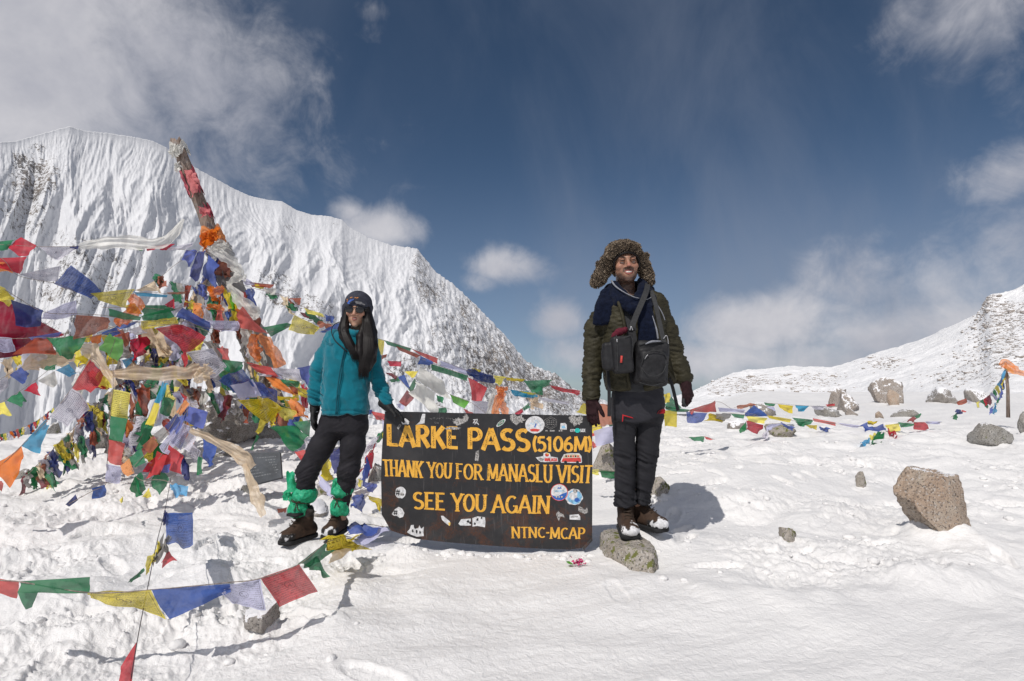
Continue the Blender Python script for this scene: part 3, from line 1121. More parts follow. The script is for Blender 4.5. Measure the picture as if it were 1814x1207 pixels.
def mat_cloth(name, col, prnt=.0, gauze=.12, trans=.34, silk=False):
    m, nt = new_mat(name)
    t = NT(nt)
    uv = t.coord('UV')
    sep = t.nd('ShaderNodeSeparateXYZ')
    t.L.new(uv, sep.inputs[0])
    u, v = sep.outputs['X'], sep.outputs['Y']
    oi = t.nd('ShaderNodeObjectInfo')
    rr = oi.outputs['Random']
    hs = t.nd('ShaderNodeHueSaturation')
    t.put(hs.inputs['Color'], (*col, 1))
    t.put(hs.inputs['Hue'], t.m('ADD', .49, t.m('MULTIPLY', rr, .02)))
    t.put(hs.inputs['Saturation'], t.m('SUBTRACT', 1.04, t.m('MULTIPLY', rr, .22)))
    t.put(hs.inputs['Value'], t.m('ADD', .85, t.m('MULTIPLY', rr, .3)))
    base = hs.outputs['Color']
    fade = t.ramp(t.noise(t.coord(), 5.0, 5, .6), .35, .72)
    base = t.mix(t.m('MULTIPLY', fade, .22), base, tuple(.5 * c + .28 for c in col))
    if prnt:
        # rows of block printed script in a frame with a round emblem
        dark = tuple(c * .28 for c in col) if sum(col) < 1.4 else (.10, .10, .17) if col[2] > .5 else (.16, .10, .02)
        row = t.m('FRACT', t.m('MULTIPLY', v, 15.0))
        inrow = t.m('MULTIPLY', t.ramp(row, .22, .34), t.ramp(row, .86, .74))
        mp = t.nd('ShaderNodeCombineXYZ')
        t.put(mp.inputs[0], t.m('MULTIPLY', u, 60.0))
        t.put(mp.inputs[1], t.m('ADD', t.m('MULTIPLY', v, 30.0), t.m('MULTIPLY', rr, 50)))
        glyph = t.ramp(t.noise(mp.outputs[0], 1.0, 2, .6), .46, .53)
        ink = t.m('MULTIPLY', inrow, glyph)
        du = t.m('MULTIPLY', t.m('SUBTRACT', u, .5), 1.15); dv = t.m('SUBTRACT', v, .5)
        r2 = t.m('SQRT', t.m('ADD', t.m('MULTIPLY', du, du), t.m('MULTIPLY', dv, dv)))
        hole = t.ramp(r2, .15, .17)
        ring = t.m('MULTIPLY', t.ramp(r2, .105, .12), t.ramp(r2, .15, .135))
        horse = t.m('MULTIPLY', t.ramp(r2, .10, .08), t.ramp(t.noise(mp.outputs[0], .22, 3, .7), .46, .52))
        ink = t.m('MAXIMUM', t.m('MULTIPLY', ink, hole), t.m('MAXIMUM', ring, horse))
        mu = t.m('ABSOLUTE', t.m('SUBTRACT', u, .5)); mv = t.m('ABSOLUTE', t.m('SUBTRACT', v, .5))
        inner = t.m('MULTIPLY', t.ramp(mu, .43, .42), t.ramp(mv, .42, .41))
        edge = t.m('MULTIPLY', t.m('MAXIMUM', t.m('MULTIPLY', t.ramp(mu, .435, .445), t.ramp(mu, .462, .452)), t.m('MULTIPLY', t.ramp(mv, .425, .435), t.ramp(mv, .452, .442))),
                   t.m('MULTIPLY', t.ramp(mu, .465, .46), t.ramp(mv, .455, .45)))
        ink = t.m('MAXIMUM', t.m('MULTIPLY', ink, inner), edge)
        wear = t.ramp(t.noise(t.coord(), 40, 4, .7), .25, .55)
        ink = t.m('MULTIPLY', t.m('MULTIPLY', ink, wear), prnt)
        base = t.mix(ink, base, dark)
    weave = t.noise(t.coord(), 260, 2, .6)
    nrm = t.bump(t.m('ADD', t.m('MULTIPLY', t.noise(t.coord(), 22, 4, .6, .6), 1.0), t.m('MULTIPLY', weave, .1)), .5 if not silk else .22, .016 if not silk else .010)
    dif = t.nd('ShaderNodeBsdfDiffuse'); t.put(dif.inputs['Color'], base); t.put(dif.inputs['Normal'], nrm)
    tr = t.nd('ShaderNodeBsdfTranslucent'); t.put(tr.inputs['Color'], base); t.put(tr.inputs['Normal'], nrm)
    mx = t.nd('ShaderNodeMixShader'); t.put(mx.inputs[0], trans)
    t.L.new(dif.outputs[0], mx.inputs[1]); t.L.new(tr.outputs[0], mx.inputs[2])
    sh = mx.outputs[0]
    if silk:
        gl = t.nd('ShaderNodeBsdfAnisotropic'); gl.inputs['Roughness'].default_value = .38
        t.put(gl.inputs['Normal'], nrm)
        m2 = t.nd('ShaderNodeMixShader'); t.put(m2.inputs[0], .03)
        t.L.new(sh, m2.inputs[1]); t.L.new(gl.outputs[0], m2.inputs[2])
        sh = m2.outputs[0]
    if gauze:
        tp = t.nd('ShaderNodeBsdfTransparent')
        m3 = t.nd('ShaderNodeMixShader')
        t.put(m3.inputs[0], t.m('MULTIPLY', t.ramp(t.noise(t.coord(), 3.0, 4, .6), .3, .7, .35, 1.0), gauze))
        t.L.new(sh, m3.inputs[1]); t.L.new(tp.outputs[0], m3.inputs[2])
        sh = m3.outputs[0]
    t.out(sh)
    return m


FM = {}
for k, c in CLOTH.items():
    FM[k] = mat_cloth('prayer_flag_cloth_' + k, c, .0, .10)
    FM[k + '+'] = mat_cloth('printed_flag_cloth_' + k, c, .8, .16)
    if k in ('cream', 'pale', 'orange', 'white', 'sky', 'yellow'):
        FM[k + '*'] = mat_cloth('silk_scarf_cloth_' + k, c, .0, .30, .55, True)
MAT['cord'] = mat_simple('weathered_cord', (.28, .23, .20), .9, 60, .4)
MAT['cord_dark'] = mat_simple('dark_cord', (.06, .05, .06), .9, 60, .4)
_seed = [100]
HITC = {}


def safe_depth(px, py, d):
    """keeps cloth from going under the snow while staying where the photograph shows it"""
    v = pix_dir(px, py)
    ds = np.linspace(.55, 1.0, 30) * d
    zz = CAM_H + v.z / v.y * ds - ground_z(v.x / v.y * ds, ds)
    bad = np.nonzero(zz < .012)[0]
    return d if len(bad) == 0 else float(ds[max(bad[0] - 1, 0)])


def cloth_patch(name, corners, mat, parent, n=10, amp=.10, crump=.0, thick=0):
    """corners: four world points TL, TR, BR, BL; the sheet between them billows"""
    _seed[0] += 1
    sd_ = _seed[0]
    A, B, C, D = (np.array(q[:]) for q in corners)
    s = np.linspace(0, 1, n + 1)
    U, V = np.meshgrid(s, s, indexing='xy')
    u = U[..., None]; v = V[..., None]
    p = A * (1 - u) * (1 - v) + B * u * (1 - v) + C * u * v + D * (1 - u) * v
    nn = np.cross(B - A + C - D, D - A + C - B)
    ln = np.linalg.norm(nn)
    nn = nn / ln if ln > 1e-9 else np.array([0, -1, 0])
    size = math.sqrt(max(ln, 1e-6)) / 2
    size = max(size, .03)
    r = np.random.RandomState(sd_)
    a, b, ph = r.uniform(.6, 1.3), r.uniform(.2, .9), r.uniform(0, 6.28)
    w = np.sin(2 * np.pi * (a * U + b * V) + ph) * (.35 + .65 * V) + .6 * np.sin(2 * np.pi * (a * 2.1 * U - b * 1.3 * V) + ph * 2) * (.2 + .8 * V)
    w = w + fbm3(U * 3 + sd_, V * 3, 0 * U, 2, sd_) * 1.1
    off = w * amp * size
    if crump:
        k = fbm3(U * 5 + sd_, V * 3, 0 * U + 2, 3, sd_ + 3) * crump * size
        off = off + k
        tx = fbm3(U * 4 + sd_, V * 4, 0 * U + 9, 2, sd_ + 4) * crump * size * .6
        tz = fbm3(U * 4 + sd_, V * 4, 0 * U + 15, 2, sd_ + 6) * crump * size * .6
        p = p + np.stack([tx, 0 * tx, tz], -1)
    p = p + off[..., None] * nn
    # free edges: slight inward bow and frayed corner
    e = np.sin(np.pi * V)[..., None] * (1 - u) * .03 * size * r.uniform(-1, 2)
    p = p + e * (B - A) / (np.linalg.norm(B - A) + 1e-6)
    sag = (np.sin(np.pi * U) * V)[..., None]
    down = (D - A + C - B); down = down / (np.linalg.norm(down) + 1e-6)
    p = p + sag * down * size * r.uniform(-.05, .12)
    idx = np.arange((n + 1) ** 2).reshape(n + 1, n + 1)
    f = np.stack([idx[:-1, :-1], idx[1:, :-1], idx[1:, 1:], idx[:-1, 1:]], -1).reshape(-1, 4)
    me = mesh_from(name, p.reshape(-1, 3), f, True, np.stack([U, 1 - V], -1).reshape(-1, 2))
    return obj(name, me, mat, parent)


NAMES = {'blue': 'blue', 'navy': 'dark blue', 'white': 'white', 'lilac': 'pale lilac', 'red': 'red', 'green': 'dark green', 'yellow': 'yellow', 'orange': 'orange', 'cream': 'cream',
         'sky': 'light blue', 'lime': 'bright green', 'rust': 'rusty red', 'grey': 'grey', 'pale': 'off white', 'maroon': 'maroon', 'wine': 'dark red'}


def flag_part(root, c, quad, ds, amp=.10, crump=0.0, n=9):
    """quad: four photograph pixels, ds: one depth or four"""
    if not isinstance(ds, (tuple, list)):
        ds = [ds] * 4
    pts = []
    for (px, py), d in zip(quad, ds):
        pts.append(P(px, py, safe_depth(px, py, d)))
    o = cloth_patch('flag', pts, FM[c], root, n, amp, crump)
    k = c.rstrip('+*')
    o['label'] = NAMES[k] + (' printed flag' if c.endswith('+') else ' flag')
    return o


def flag_string(label, cord, flags, group='strings of prayer flags', sag_r=.0022, dark=False, dj=.12):
    """cord: (px, py, depth) points; flags: (colour, quad[, amp[, crump]]) with depth taken from the cord"""
    cp = [P(a, b, safe_depth(a, b, d)) for a, b, d in cord]
    base = cp[len(cp) // 2]
    root = thing('prayer_flag_string', label, 'prayer flags', (base.x, base.y, base.z), group)
    path = smooth_path(cp, 10 * (len(cp) - 1))
    m = MB().tube(path, sag_r, 5)
    m.build('cord', MAT['cord_dark' if dark else 'cord'], root)
    cx = np.array([c[0] for c in cord], float); cyy = np.array([c[1] for c in cord], float); cd = np.array([c[2] for c in cord], float)
    for fl in flags:
        c, quad = fl[0], fl[1]
        amp = fl[2] if len(fl) > 2 else .12
        cr = fl[3] if len(fl) > 3 else 0.0
        dd = []
        for k, (x, y) in enumerate(quad):
            j = np.argmin((cx - x) ** 2 + (cyy - y) ** 2)
            # depth at the nearest point along the cord polyline
            best = None
            for i in range(len(cord) - 1):
                ax, ay, bx, by = cx[i], cyy[i], cx[i + 1], cyy[i + 1]
                L2 = (bx - ax) ** 2 + (by - ay) ** 2 + 1e-9
                tt = min(max(((x - ax) * (bx - ax) + (y - ay) * (by - ay)) / L2, 0), 1)
                dist = (ax + (bx - ax) * tt - x) ** 2 + (ay + (by - ay) * tt - y) ** 2
                if best is None or dist < best[0]:
                    best = (dist, cd[i] + (cd[i + 1] - cd[i]) * tt)
            dd.append(best[1] + (rnd.uniform(-dj, dj) * min(1, math.sqrt(best[0]) / 40) if k >= 2 else 0))
        flag_part(root, c, quad, dd, amp, cr)
    return root


def auto_string(label, cord, n, size, colours, drift=(.25, 1.0), group='strings of prayer flags', crump=.25, var=.35, skip=0.0, seed=1, gap=.04, dj=.1):
    """a string whose small flags hang along it; size in metres, drift is the hanging direction in the picture"""
    r = random.Random(seed)
    cp = [P(a, b, safe_depth(a, b, d)) for a, b, d in cord]
    base = cp[len(cp) // 2]
    root = thing('prayer_flag_string', label, 'prayer flags', (base.x, base.y, base.z), group)
    path = smooth_path(cp, max(n * 3, 16))
    MB().tube(path, .0022, 5).build('cord', MAT['cord'], root)
    L = len(path) - 1
    for i in range(n):
        if r.random() < skip:
            continue
        a = (i + gap) / n * L; b = (i + 1 - gap) / n * L
        A = path[int(a)].lerp(path[min(int(a) + 1, L)], a - int(a))
        B = path[min(int(b), L)].lerp(path[min(int(b) + 1, L)], b - int(b))
        dr = drift[0] + r.uniform(-var, var); dn = drift[1] + r.uniform(-var, var) * .6
        hang = Vector((dr, r.uniform(-.35, .35), -dn)).normalized() * size * r.uniform(.7, 1.1)
        sq = r.uniform(.55, 1.05)
        mid = (A + B) / 2
        C = mid + (B - mid) * sq + hang * r.uniform(.8, 1.1)
        D = mid + (A - mid) * sq + hang * r.uniform(.8, 1.1)
        for q in (C, D):
            g = float(ground_z(q.x, q.y)) + .01
            if q.z < g:
                q.z = g
        c = colours[i % len(colours)]
        o = cloth_patch('flag', (A, B, C, D), FM[c], root, 7, .16, crump)
        o['label'] = NAMES[c.rstrip('+*')] + ' flag'
    return root


def scarf(label, pts, widths, c='cream*', group='silk offering scarves', twist=0.0, n=30, m=12, fold=.35, seed=1, cat='scarf', name='offering_scarf', ax=None):
    """a strip of cloth along (px, py, depth) points with widths in pixels"""
    cp = [P(a, b, safe_depth(a, b, d)) for a, b, d in pts]
    path = smooth_path(cp, n)
    wid = np.interp(np.linspace(0, 1, n + 1), np.linspace(0, 1, len(widths)), widths)
    V, UV = [], []
    r = random.Random(seed)
    ph = r.uniform(0, 6)
    for i, q in enumerate(path):
        a = path[max(i - 1, 0)]; b = path[min(i + 1, n)]
        t = (b - a).normalized()
        side = t.cross(Vector((0, 1, 0)))
        side = side.normalized() if side.length > 1e-4 else Vector((1, 0, 0))
        nrm = side.cross(t)
        w = wid[i] / F_PX * q.y * (1 + .22 * float(vnoise3(i * .45, seed * 3.1, 0)))
        for j in range(m + 1):
            s = j / m - .5
            tw = twist * math.sin(i / n * 5 + ph)
            fo = abs(math.sin(j * .95 + i * .10 + ph + 2 * float(vnoise3(i * .12, seed, 3)))) * w * .26 * fold + math.sin(i * .3 + j * .5 + ph) * w * .10 * fold + float(vnoise3(i * .22, j * .5, seed)) * w * .3 * fold
            V.append(q + side * (s * w * math.cos(tw) + w * .05 * math.sin(i * .7 + ph)) + nrm * (s * w * math.sin(tw) + fo))
            UV.append((i / n, j / m))
    idx = np.arange((n + 1) * (m + 1)).reshape(n + 1, m + 1)
    f = np.stack([idx[:-1, :-1], idx[1:, :-1], idx[1:, 1:], idx[:-1, 1:]], -1).reshape(-1, 4)
    o = obj(name, mesh_from(name, [tuple(v) for v in V], f, True, UV), FM[c])
    tag(o, label, cat, group)
    return o


# ------------------------------------------------------------------ the leaning prayer pole
def mat_wood():
    m, nt = new_mat('weathered_wood')
    t = NT(nt)
    c = t.coord()
    cs = t.scale(c, (1, 1, 1))
    mp = t.nd('ShaderNodeMapping')
    t.L.new(c, mp.inputs['Vector'])
    mp.inputs['Rotation'].default_value = (0, .39, 0)
    mp.inputs['Scale'].default_value = (60, 60, 4)
    g = t.noise(mp.outputs[0], 1.0, 6, .7, .4)
    col = t.mix(t.ramp(g, .3, .7), (.10, .07, .055), (.36, .28, .235))
    col = t.mix(t.ramp(t.noise(c, 9, 4, .6), .5, .75), col, (.26, .24, .23))
    t.out(t.principled(col, .9, t.bump(g, .8, .012), .2))
    return m


MAT['wood'] = mat_wood()
PD = 6.4


def build_pole():
    a, b = P(311, 250, PD), P(503, 742, PD + .15)
    root = thing('prayer_pole', 'weathered grey wooden pole leaning left above the flags, wrapped in red and white rags', 'pole', (b.x, b.y, b.z))
    n = 40
    pts = [a.lerp(b, i / n) for i in range(n + 1)]
    V, F = tube(pts, [.066 + .022 * i / n for i in range(n + 1)], 16)
    V = [Vector(v) for v in V]
    for i, v in enumerate(V):
        ring = i // 16
        k = float(fbm3(v.x * 14, v.y * 14, v.z * 2.5, 3, 3)) * .010
        axis = pts[min(ring, n)]
        d = (v - axis)
        V[i] = v + (d.normalized() * k if d.length > 1e-6 else Vector((0, 0, 0)))
        if ring == 0:
            V[i] += Vector((0, 0, .03 * math.sin(i * 2.1)))
    m = MB(); m.add(V, F)
    m.build('timber', MAT['wood'], root)

    def wrap(name, px0, t0, t1, rad, c, seed, turns=1.0, open_=0.0):
        """cloth wound round the pole between t0 and t1"""
        nu, nv = 28, 12
        vs, uv = [], []
        ax = (b - a).normalized()
        u0 = ax.cross(Vector((0, 1, 0))).normalized(); w0 = ax.cross(u0)
        for i in range(nu + 1):
            for j in range(nv + 1):
                s = j / nv
                tt = t0 + (t1 - t0) * s + .012 * math.sin(i * .9 + seed)
                q = a.lerp(b, tt)
                an = (i / nu) * 2 * math.pi * turns + seed
                r = rad * (1 + .18 * float(fbm3(math.cos(an) * 2.5, math.sin(an) * 2.5, s * 5, 3, seed)) + .05 * math.sin(s * 22 + an * 2))
                vs.append(q + (u0 * math.cos(an) + w0 * math.sin(an)) * r)
                uv.append((i / nu, s))
        idx = np.arange((nu + 1) * (nv + 1)).reshape(nu + 1, nv + 1)
        f = np.stack([idx[:-1, :-1], idx[1:, :-1], idx[1:, 1:], idx[:-1, 1:]], -1).reshape(-1, 4)
        o = obj(name, mesh_from(name, [tuple(v) for v in vs], f, True, uv), FM[c], root)
        return o
    FM['pink'] = mat_cloth('faded_red_rag', (.58, .12, .14), 0, .0, .2)
    NAMES['pink'] = 'faded red'
    wrap('rag', 0, .02, .048, .092, 'pale', 1)['label'] = 'white rag tied round the top'
    wrap('rag', 0, .105, .19, .080, 'pink', 2, .8)['label'] = 'faded red rag round the upper pole'
    wrap('rag', 0, .245, .28, .086, 'pink', 4, .5)['label'] = 'faded red rag round the middle of the pole'
    wrap('rag', 0, .325, .375, .115, 'orange', 5)['label'] = 'orange cloth knotted round the pole'
    wrap('rag', 0, .385, .43, .14, 'pale', 6)['label'] = 'off white cloth bundle'
    wrap('rag', 0, .40, .50, .125, 'navy', 8)['label'] = 'dark cloth bundle'
    wrap('rag', 0, .47, .58, .13, 'grey', 9)['label'] = 'grey cloth wound below the bundle'
    wrap('rag', 0, .57, .70, .14, 'rust', 10)['label'] = 'rusty cloth wound below the bundle'
    wrap('rag', 0, .69, .86, .15, 'grey', 11)['label'] = 'faded cloth round the foot'
    # loose ends fluttering off the pole
    def lose(c, quad, cr=.35):
        o = cloth_patch('rag_end', [P(x, y, PD - .12) for x, y in quad], FM[c], root, 10, .2, cr)
        o['label'] = NAMES[c] + ' rag end'
    lose('pale', [(302, 262), (318, 252), (316, 278), (300, 274)], .5)
    lose('pale', [(312, 286), (322, 290), (318, 304), (308, 300)], .6)
    lose('pink', [(322, 300), (344, 304), (356, 330), (336, 346)])
    lose('pink', [(352, 366), (372, 372), (364, 386), (354, 384)])
    lose('orange', [(352, 420), (372, 406), (376, 432), (354, 440)], .5)
    lose('orange', [(368, 408), (388, 404), (390, 420), (372, 428)], .5)
    lose('pale', [(372, 432), (400, 428), (406, 444), (376, 446)], .6)
    lose('rust', [(388, 462), (414, 474), (402, 492), (384, 486)], .6)


build_pole()

# ------------------------------------------------------------------ strings of prayer flags, left side
Q = flag_string
Q('topmost string at far left with a green and a red diamond flag', [(-60, 430, 5.0), (68, 437, 5.0), (140, 437, 5.2), (300, 440, 5.8), (362, 450, 6.3)], [
    ('green', [(-20, 429), (27, 424), (12, 442), (-20, 444)]), ('red', [(12, 438), (35, 419), (68, 437), (33, 454)]),
    ('white+', [(68, 437), (140, 438), (103, 462), (84, 452)]), ('navy', [(122, 437), (140, 436), (138, 441), (126, 440)]),
    ('red', [(252, 438), (311, 431), (295, 443), (262, 443)]), ('white', [(292, 440), (342, 430), (340, 437), (305, 445)]), ('green', [(240, 438), (254, 438), (252, 445), (246, 444)])])
Q('second string at far left with red, orange and one big blue square flag', [(-60, 458, 4.6), (0, 457, 4.6), (32, 488, 4.7), (100, 503, 4.9), (160, 524, 5.1), (240, 515, 5.4), (280, 494, 5.7), (312, 468, 6.0), (350, 444, 6.3)], [
    ('red', [(-30, 459), (48, 455), (32, 485), (-30, 470)]), ('orange', [(-20, 462), (8, 464), (24, 484), (-20, 480)]),
    ('white+', [(32, 487), (108, 471), (102, 498), (60, 495)]), ('blue+', [(97, 503), (125, 470), (178, 514), (158, 530)]),
    ('yellow+', [(160, 520), (238, 512), (222, 546), (175, 532)]), ('cream', [(240, 514), (273, 499), (287, 517), (262, 516)]),
    ('green', [(271, 492), (282, 484), (294, 500), (280, 506)], .2, .6), ('rust', [(276, 490), (290, 490), (292, 512), (280, 504)], .2, .6),
    ('blue', [(321, 461), (330, 443), (349, 446), (337, 471)]), ('navy', [(335, 489), (349, 446), (367, 449), (347, 501)]), ('blue', [(357, 486), (372, 454), (387, 469), (382, 511)], .2)])
Q('thin light blue strip tied between yellow and green flags', [(230, 520, 5.1), (268, 518, 5.2), (300, 520, 5.3), (345, 512, 5.9)], [
    ('sky', [(237, 517), (297, 523), (296, 527), (240, 524)], .05), ('rust', [(296, 518), (330, 517), (328, 521), (298, 522)], .05)])
Q('middle string at left from a yellow flag over red and green to the woman', [(-60, 500, 3.9), (0, 510, 4.0), (75, 552, 4.2), (136, 556, 4.4), (192, 560, 4.6), (250, 572, 4.8), (312, 568, 5.0), (372, 582, 5.2), (424, 584, 5.4), (470, 590, 5.6), (520, 578, 5.8), (568, 585, 6.0), (610, 590, 6.2)], [
    ('yellow+', [(-30, 494), (8, 510), (24, 530), (-30, 528)]), ('yellow+', [(6, 512), (26, 530), (17, 542), (-6, 532)]),
    ('navy', [(20, 531), (78, 550), (70, 578), (28, 577)], .14), ('lilac+', [(75, 555), (133, 531), (138, 558), (76, 566)]),
    ('rust+', [(137, 558), (195, 563), (192, 582), (133, 602)]), ('green', [(191, 546), (250, 562), (250, 568), (193, 561)], .1),
    ('green', [(250, 560), (300, 546), (310, 562), (252, 568)]), ('yellow+', [(250, 569), (312, 562), (316, 573), (252, 585)]),
    ('blue', [(311, 560), (323, 545), (372, 572), (371, 587)], .16), ('lilac+', [(362, 568), (422, 569), (425, 586), (378, 583)]),
    ('red', [(419, 560), (428, 543), (476, 592), (424, 582)], .14), ('green', [(466, 580), (509, 572), (524, 575), (481, 597)]),
    ('yellow+', [(521, 558), (568, 580), (556, 593), (511, 585)]), ('blue', [(565, 589), (604, 570), (598, 590), (572, 590)])])
Q('string behind the orange cloth with a dark green and small yellow printed flag', [(180, 545, 4.9), (245, 545, 5.1), (310, 548, 5.4), (350, 530, 5.9)], [
    ('green', [(244, 541), (292, 541), (310, 549), (255, 561)]), ('yellow+', [(222, 542), (238, 536), (252, 557), (225, 553)]),
    ('red', [(292, 540), (308, 529), (309, 546), (298, 550)]), ('white+', [(303, 545), (325, 536), (324, 550), (305, 556)])])
Q('string with the big red flag and a large white printed flag left of the boulder', [(262, 578, 4.5), (320, 575, 4.6), (372, 590, 4.7), (382, 620, 4.75), (395, 640, 4.8), (429, 642, 4.9), (452, 655, 5.0), (476, 692, 5.1), (500, 716, 5.3)], [
    ('red+', [(276, 582), (322, 575), (365, 597), (327, 625)], .12), ('white+', [(330, 624), (376, 618), (402, 650), (372, 672)], .12),
    ('green', [(392, 637), (430, 642), (429, 654), (399, 661)]), ('blue+', [(387, 672), (424, 653), (450, 680), (425, 708)], .14), ('lilac', [(409, 684), (449, 673), (461, 700), (424, 708)]),
    ('blue+', [(449, 675), (491, 694), (492, 714), (451, 697)], .14)])
Q('lower string with two large yellow printed flags and two dark green ones by the woman', [(424, 706, 4.7), (475, 704, 4.8), (499, 718, 4.9), (530, 730, 4.9), (548, 748, 4.8)], [
    ('yellow+', [(421, 709), (474, 705), (500, 721), (474, 752)], .08), ('yellow+', [(480, 719), (528, 729), (516, 747), (494, 735)]), ('yellow', [(462, 744), (474, 748), (458, 770), (452, 766)]),
    ('orange', [(511, 706), (526, 709), (546, 739), (524, 742)], .2, .4), ('green', [(476, 756), (526, 754), (546, 772), (522, 799)], .1), ('green', [(519, 749), (550, 744), (548, 775), (530, 760)]),
    ('red', [(521, 800), (550, 798), (545, 812), (533, 815)]), ('green', [(444, 798), (455, 770), (458, 774), (447, 796)])])
Q('string of red, orange and white printed flags ending behind one arm of the woman', [(430, 640, 5.5), (440, 645, 5.5), (481, 655, 5.6), (528, 690, 5.6), (560, 712, 5.7)], [
    ('red', [(436, 642), (481, 651), (494, 669), (454, 659)]), ('orange', [(469, 667), (494, 671), (527, 702), (484, 685)]), ('white+', [(481, 652), (530, 654), (536, 676), (494, 665)]),
    ('green', [(494, 672), (531, 676), (528, 687), (501, 684)]), ('rust', [(511, 684), (531, 688), (530, 699), (516, 696)]), ('yellow', [(529, 686), (545, 692), (545, 705), (528, 699)]),
    ('yellow', [(486, 701), (530, 704), (530, 709), (488, 707)], .05), ('blue', [(526, 652), (550, 648), (548, 688), (536, 670)]), ('white', [(455, 661), (484, 664), (480, 668), (458, 666)])])
Q('string climbing right from the pole bundle with white rags and a rolled flag', [(400, 492, 6.3), (430, 505, 6.3), (465, 515, 6.35), (500, 523, 6.4), (530, 540, 6.4), (570, 560, 6.5), (610, 580, 6.6)], [
    ('lilac+', [(425, 492), (442, 496), (452, 504), (436, 506)]), ('rust', [(440, 500), (486, 505), (480, 510), (446, 508)], .1), ('yellow', [(450, 503), (470, 506), (466, 512), (452, 510)]),
    ('pale', [(465, 512), (490, 511), (487, 523), (474, 522)]), ('green', [(470, 520), (490, 522), (492, 530), (478, 528)], .2, .5), ('cream', [(495, 525), (508, 526), (520, 560), (508, 548)], .2, .5),
    ('rust', [(509, 529), (533, 528), (531, 541), (514, 538)]), ('green', [(505, 536), (520, 534), (528, 552), (512, 550)], .2, .5), ('white', [(515, 530), (530, 540), (536, 552), (526, 548)], .2, .4),
    ('yellow', [(538, 546), (572, 556), (574, 562), (545, 556)]), ('green', [(540, 552), (575, 568), (570, 574), (545, 562)], .1, .3), ('blue', [(576, 557), (592, 562), (590, 572), (578, 568)], .2, .3),
    ('rust', [(560, 570), (590, 574), (588, 580), (566, 578)], .1, .3), ('maroon', [(530, 552), (542, 556), (550, 564), (538, 562)])])
Q('portrait shaped column of flags hanging down at left, yellow over green, red and lilac', [(200, 640, 4.2), (200, 690, 4.2), (194, 737, 4.2), (190, 815, 4.2), (187, 858, 4.2), (164, 870, 4.1), (122, 893, 4.0)], [
    ('yellow+', [(199, 690), (231, 696), (226, 742), (195, 737)], .05), ('green', [(195, 737), (224, 742), (219, 784), (193, 779)], .05), ('red', [(193, 779), (222, 786), (213, 825), (189, 816)], .05),
    ('lilac+', [(188, 822), (216, 827), (211, 857), (186, 852)], .06), ('blue', [(163, 865), (185, 859), (190, 877), (164, 884)]), ('navy', [(116, 894), (134, 876), (138, 886), (122, 898)])])
Q('steep string at left of large glossy red, white, blue and orange flags', [(205, 600, 4.7), (184, 650, 4.5), (160, 637, 4.4), (127, 688, 4.2), (86, 742, 4.0), (38, 790, 3.8), (-20, 845, 3.6)], [
    ('red+', [(160, 637), (127, 687), (158, 699), (184, 664)], .12), ('white+', [(127, 689), (84, 742), (119, 756), (160, 722)], .10),
    ('sky', [(82, 742), (37, 790), (71, 804), (87, 754)], .10), ('orange', [(38, 791), (-16, 828), (16, 861), (42, 814)], .10), ('red', [(-20, 850), (4, 852), (4, 870), (-20, 876)])])
Q('string of small pennant flags far left, grey blue, red, green and yellow', [(160, 618, 6.2), (98, 648, 6.0), (60, 676, 5.9), (11, 708, 5.8), (-30, 722, 5.7)], [
    ('sky', [(98, 656), (122, 645), (135, 661), (122, 668)]), ('pale', [(67, 675), (97, 657), (102, 680), (94, 687)]), ('red', [(41, 692), (62, 677), (75, 702), (60, 698)]),
    ('green', [(11, 709), (36, 694), (46, 709), (37, 721)]), ('yellow', [(-16, 718), (8, 712), (20, 736), (-6, 734)])])
Q('faint upper pennants at the left edge, one grey blue and two white', [(130, 630, 6.0), (60, 642, 5.7), (38, 650, 5.6), (-10, 678, 5.5), (-40, 690, 5.5)], [
    ('blue', [(16, 665), (38, 650), (50, 662), (41, 681)]), ('white+', [(-12, 682), (14, 667), (15, 685), (-8, 700)]), ('yellow', [(132, 635), (160, 626), (160, 640), (152, 648)])])
Q('string of see-through lilac, red and green flags hanging over the red banner', [(-40, 596, 4.3), (24, 600, 4.3), (82, 598, 4.4), (154, 598, 4.5), (200, 588, 4.7), (232, 585, 4.9)], [
    ('lilac+', [(-20, 596), (22, 599), (28, 622), (-20, 622)]), ('rust', [(22, 629), (60, 599), (82, 598), (98, 628)]), ('green', [(80, 596), (154, 599), (134, 630), (107, 632)]),
    ('orange', [(158, 597), (180, 592), (180, 606), (164, 610)], .1), ('yellow', [(144, 600), (164, 590), (160, 606), (150, 606)]), ('lime', [(174, 619), (191, 591), (222, 604), (205, 641)], .1), ('rust', [(214, 592), (229, 588), (232, 604), (222, 616)])])
Q('string with a blue and white pair crossing behind the bright green flag', [(176, 590, 5.2), (205, 578, 5.2), (250, 570, 5.3), (262, 585, 5.4)], [
    ('blue', [(178, 590), (205, 580), (215, 590), (198, 598)]), ('blue', [(205, 578), (246, 568), (240, 574), (212, 584)]), ('white', [(228, 584), (248, 578), (262, 590), (240, 594)]), ('cream', [(246, 576), (270, 582), (276, 598), (252, 596)])])
Q('short diagonal string of dark blue, white and red printed flags above the snow', [(345, 700, 4.4), (328, 710, 4.4), (300, 760, 4.3), (262, 800, 4.2), (235, 828, 4.1)], [
    ('orange', [(328, 708), (336, 716), (320, 737), (312, 730)], .05), ('navy', [(312, 733), (320, 745), (300, 766), (292, 756)], .05), ('grey+', [(290, 756), (300, 768), (282, 787), (271, 771)], .05),
    ('rust', [(270, 773), (281, 788), (266, 805), (252, 790)], .05), ('green', [(250, 793), (258, 820), (241, 829), (228, 812)], .06), ('orange+', [(228, 812), (238, 838), (225, 844), (214, 826)], .05)])
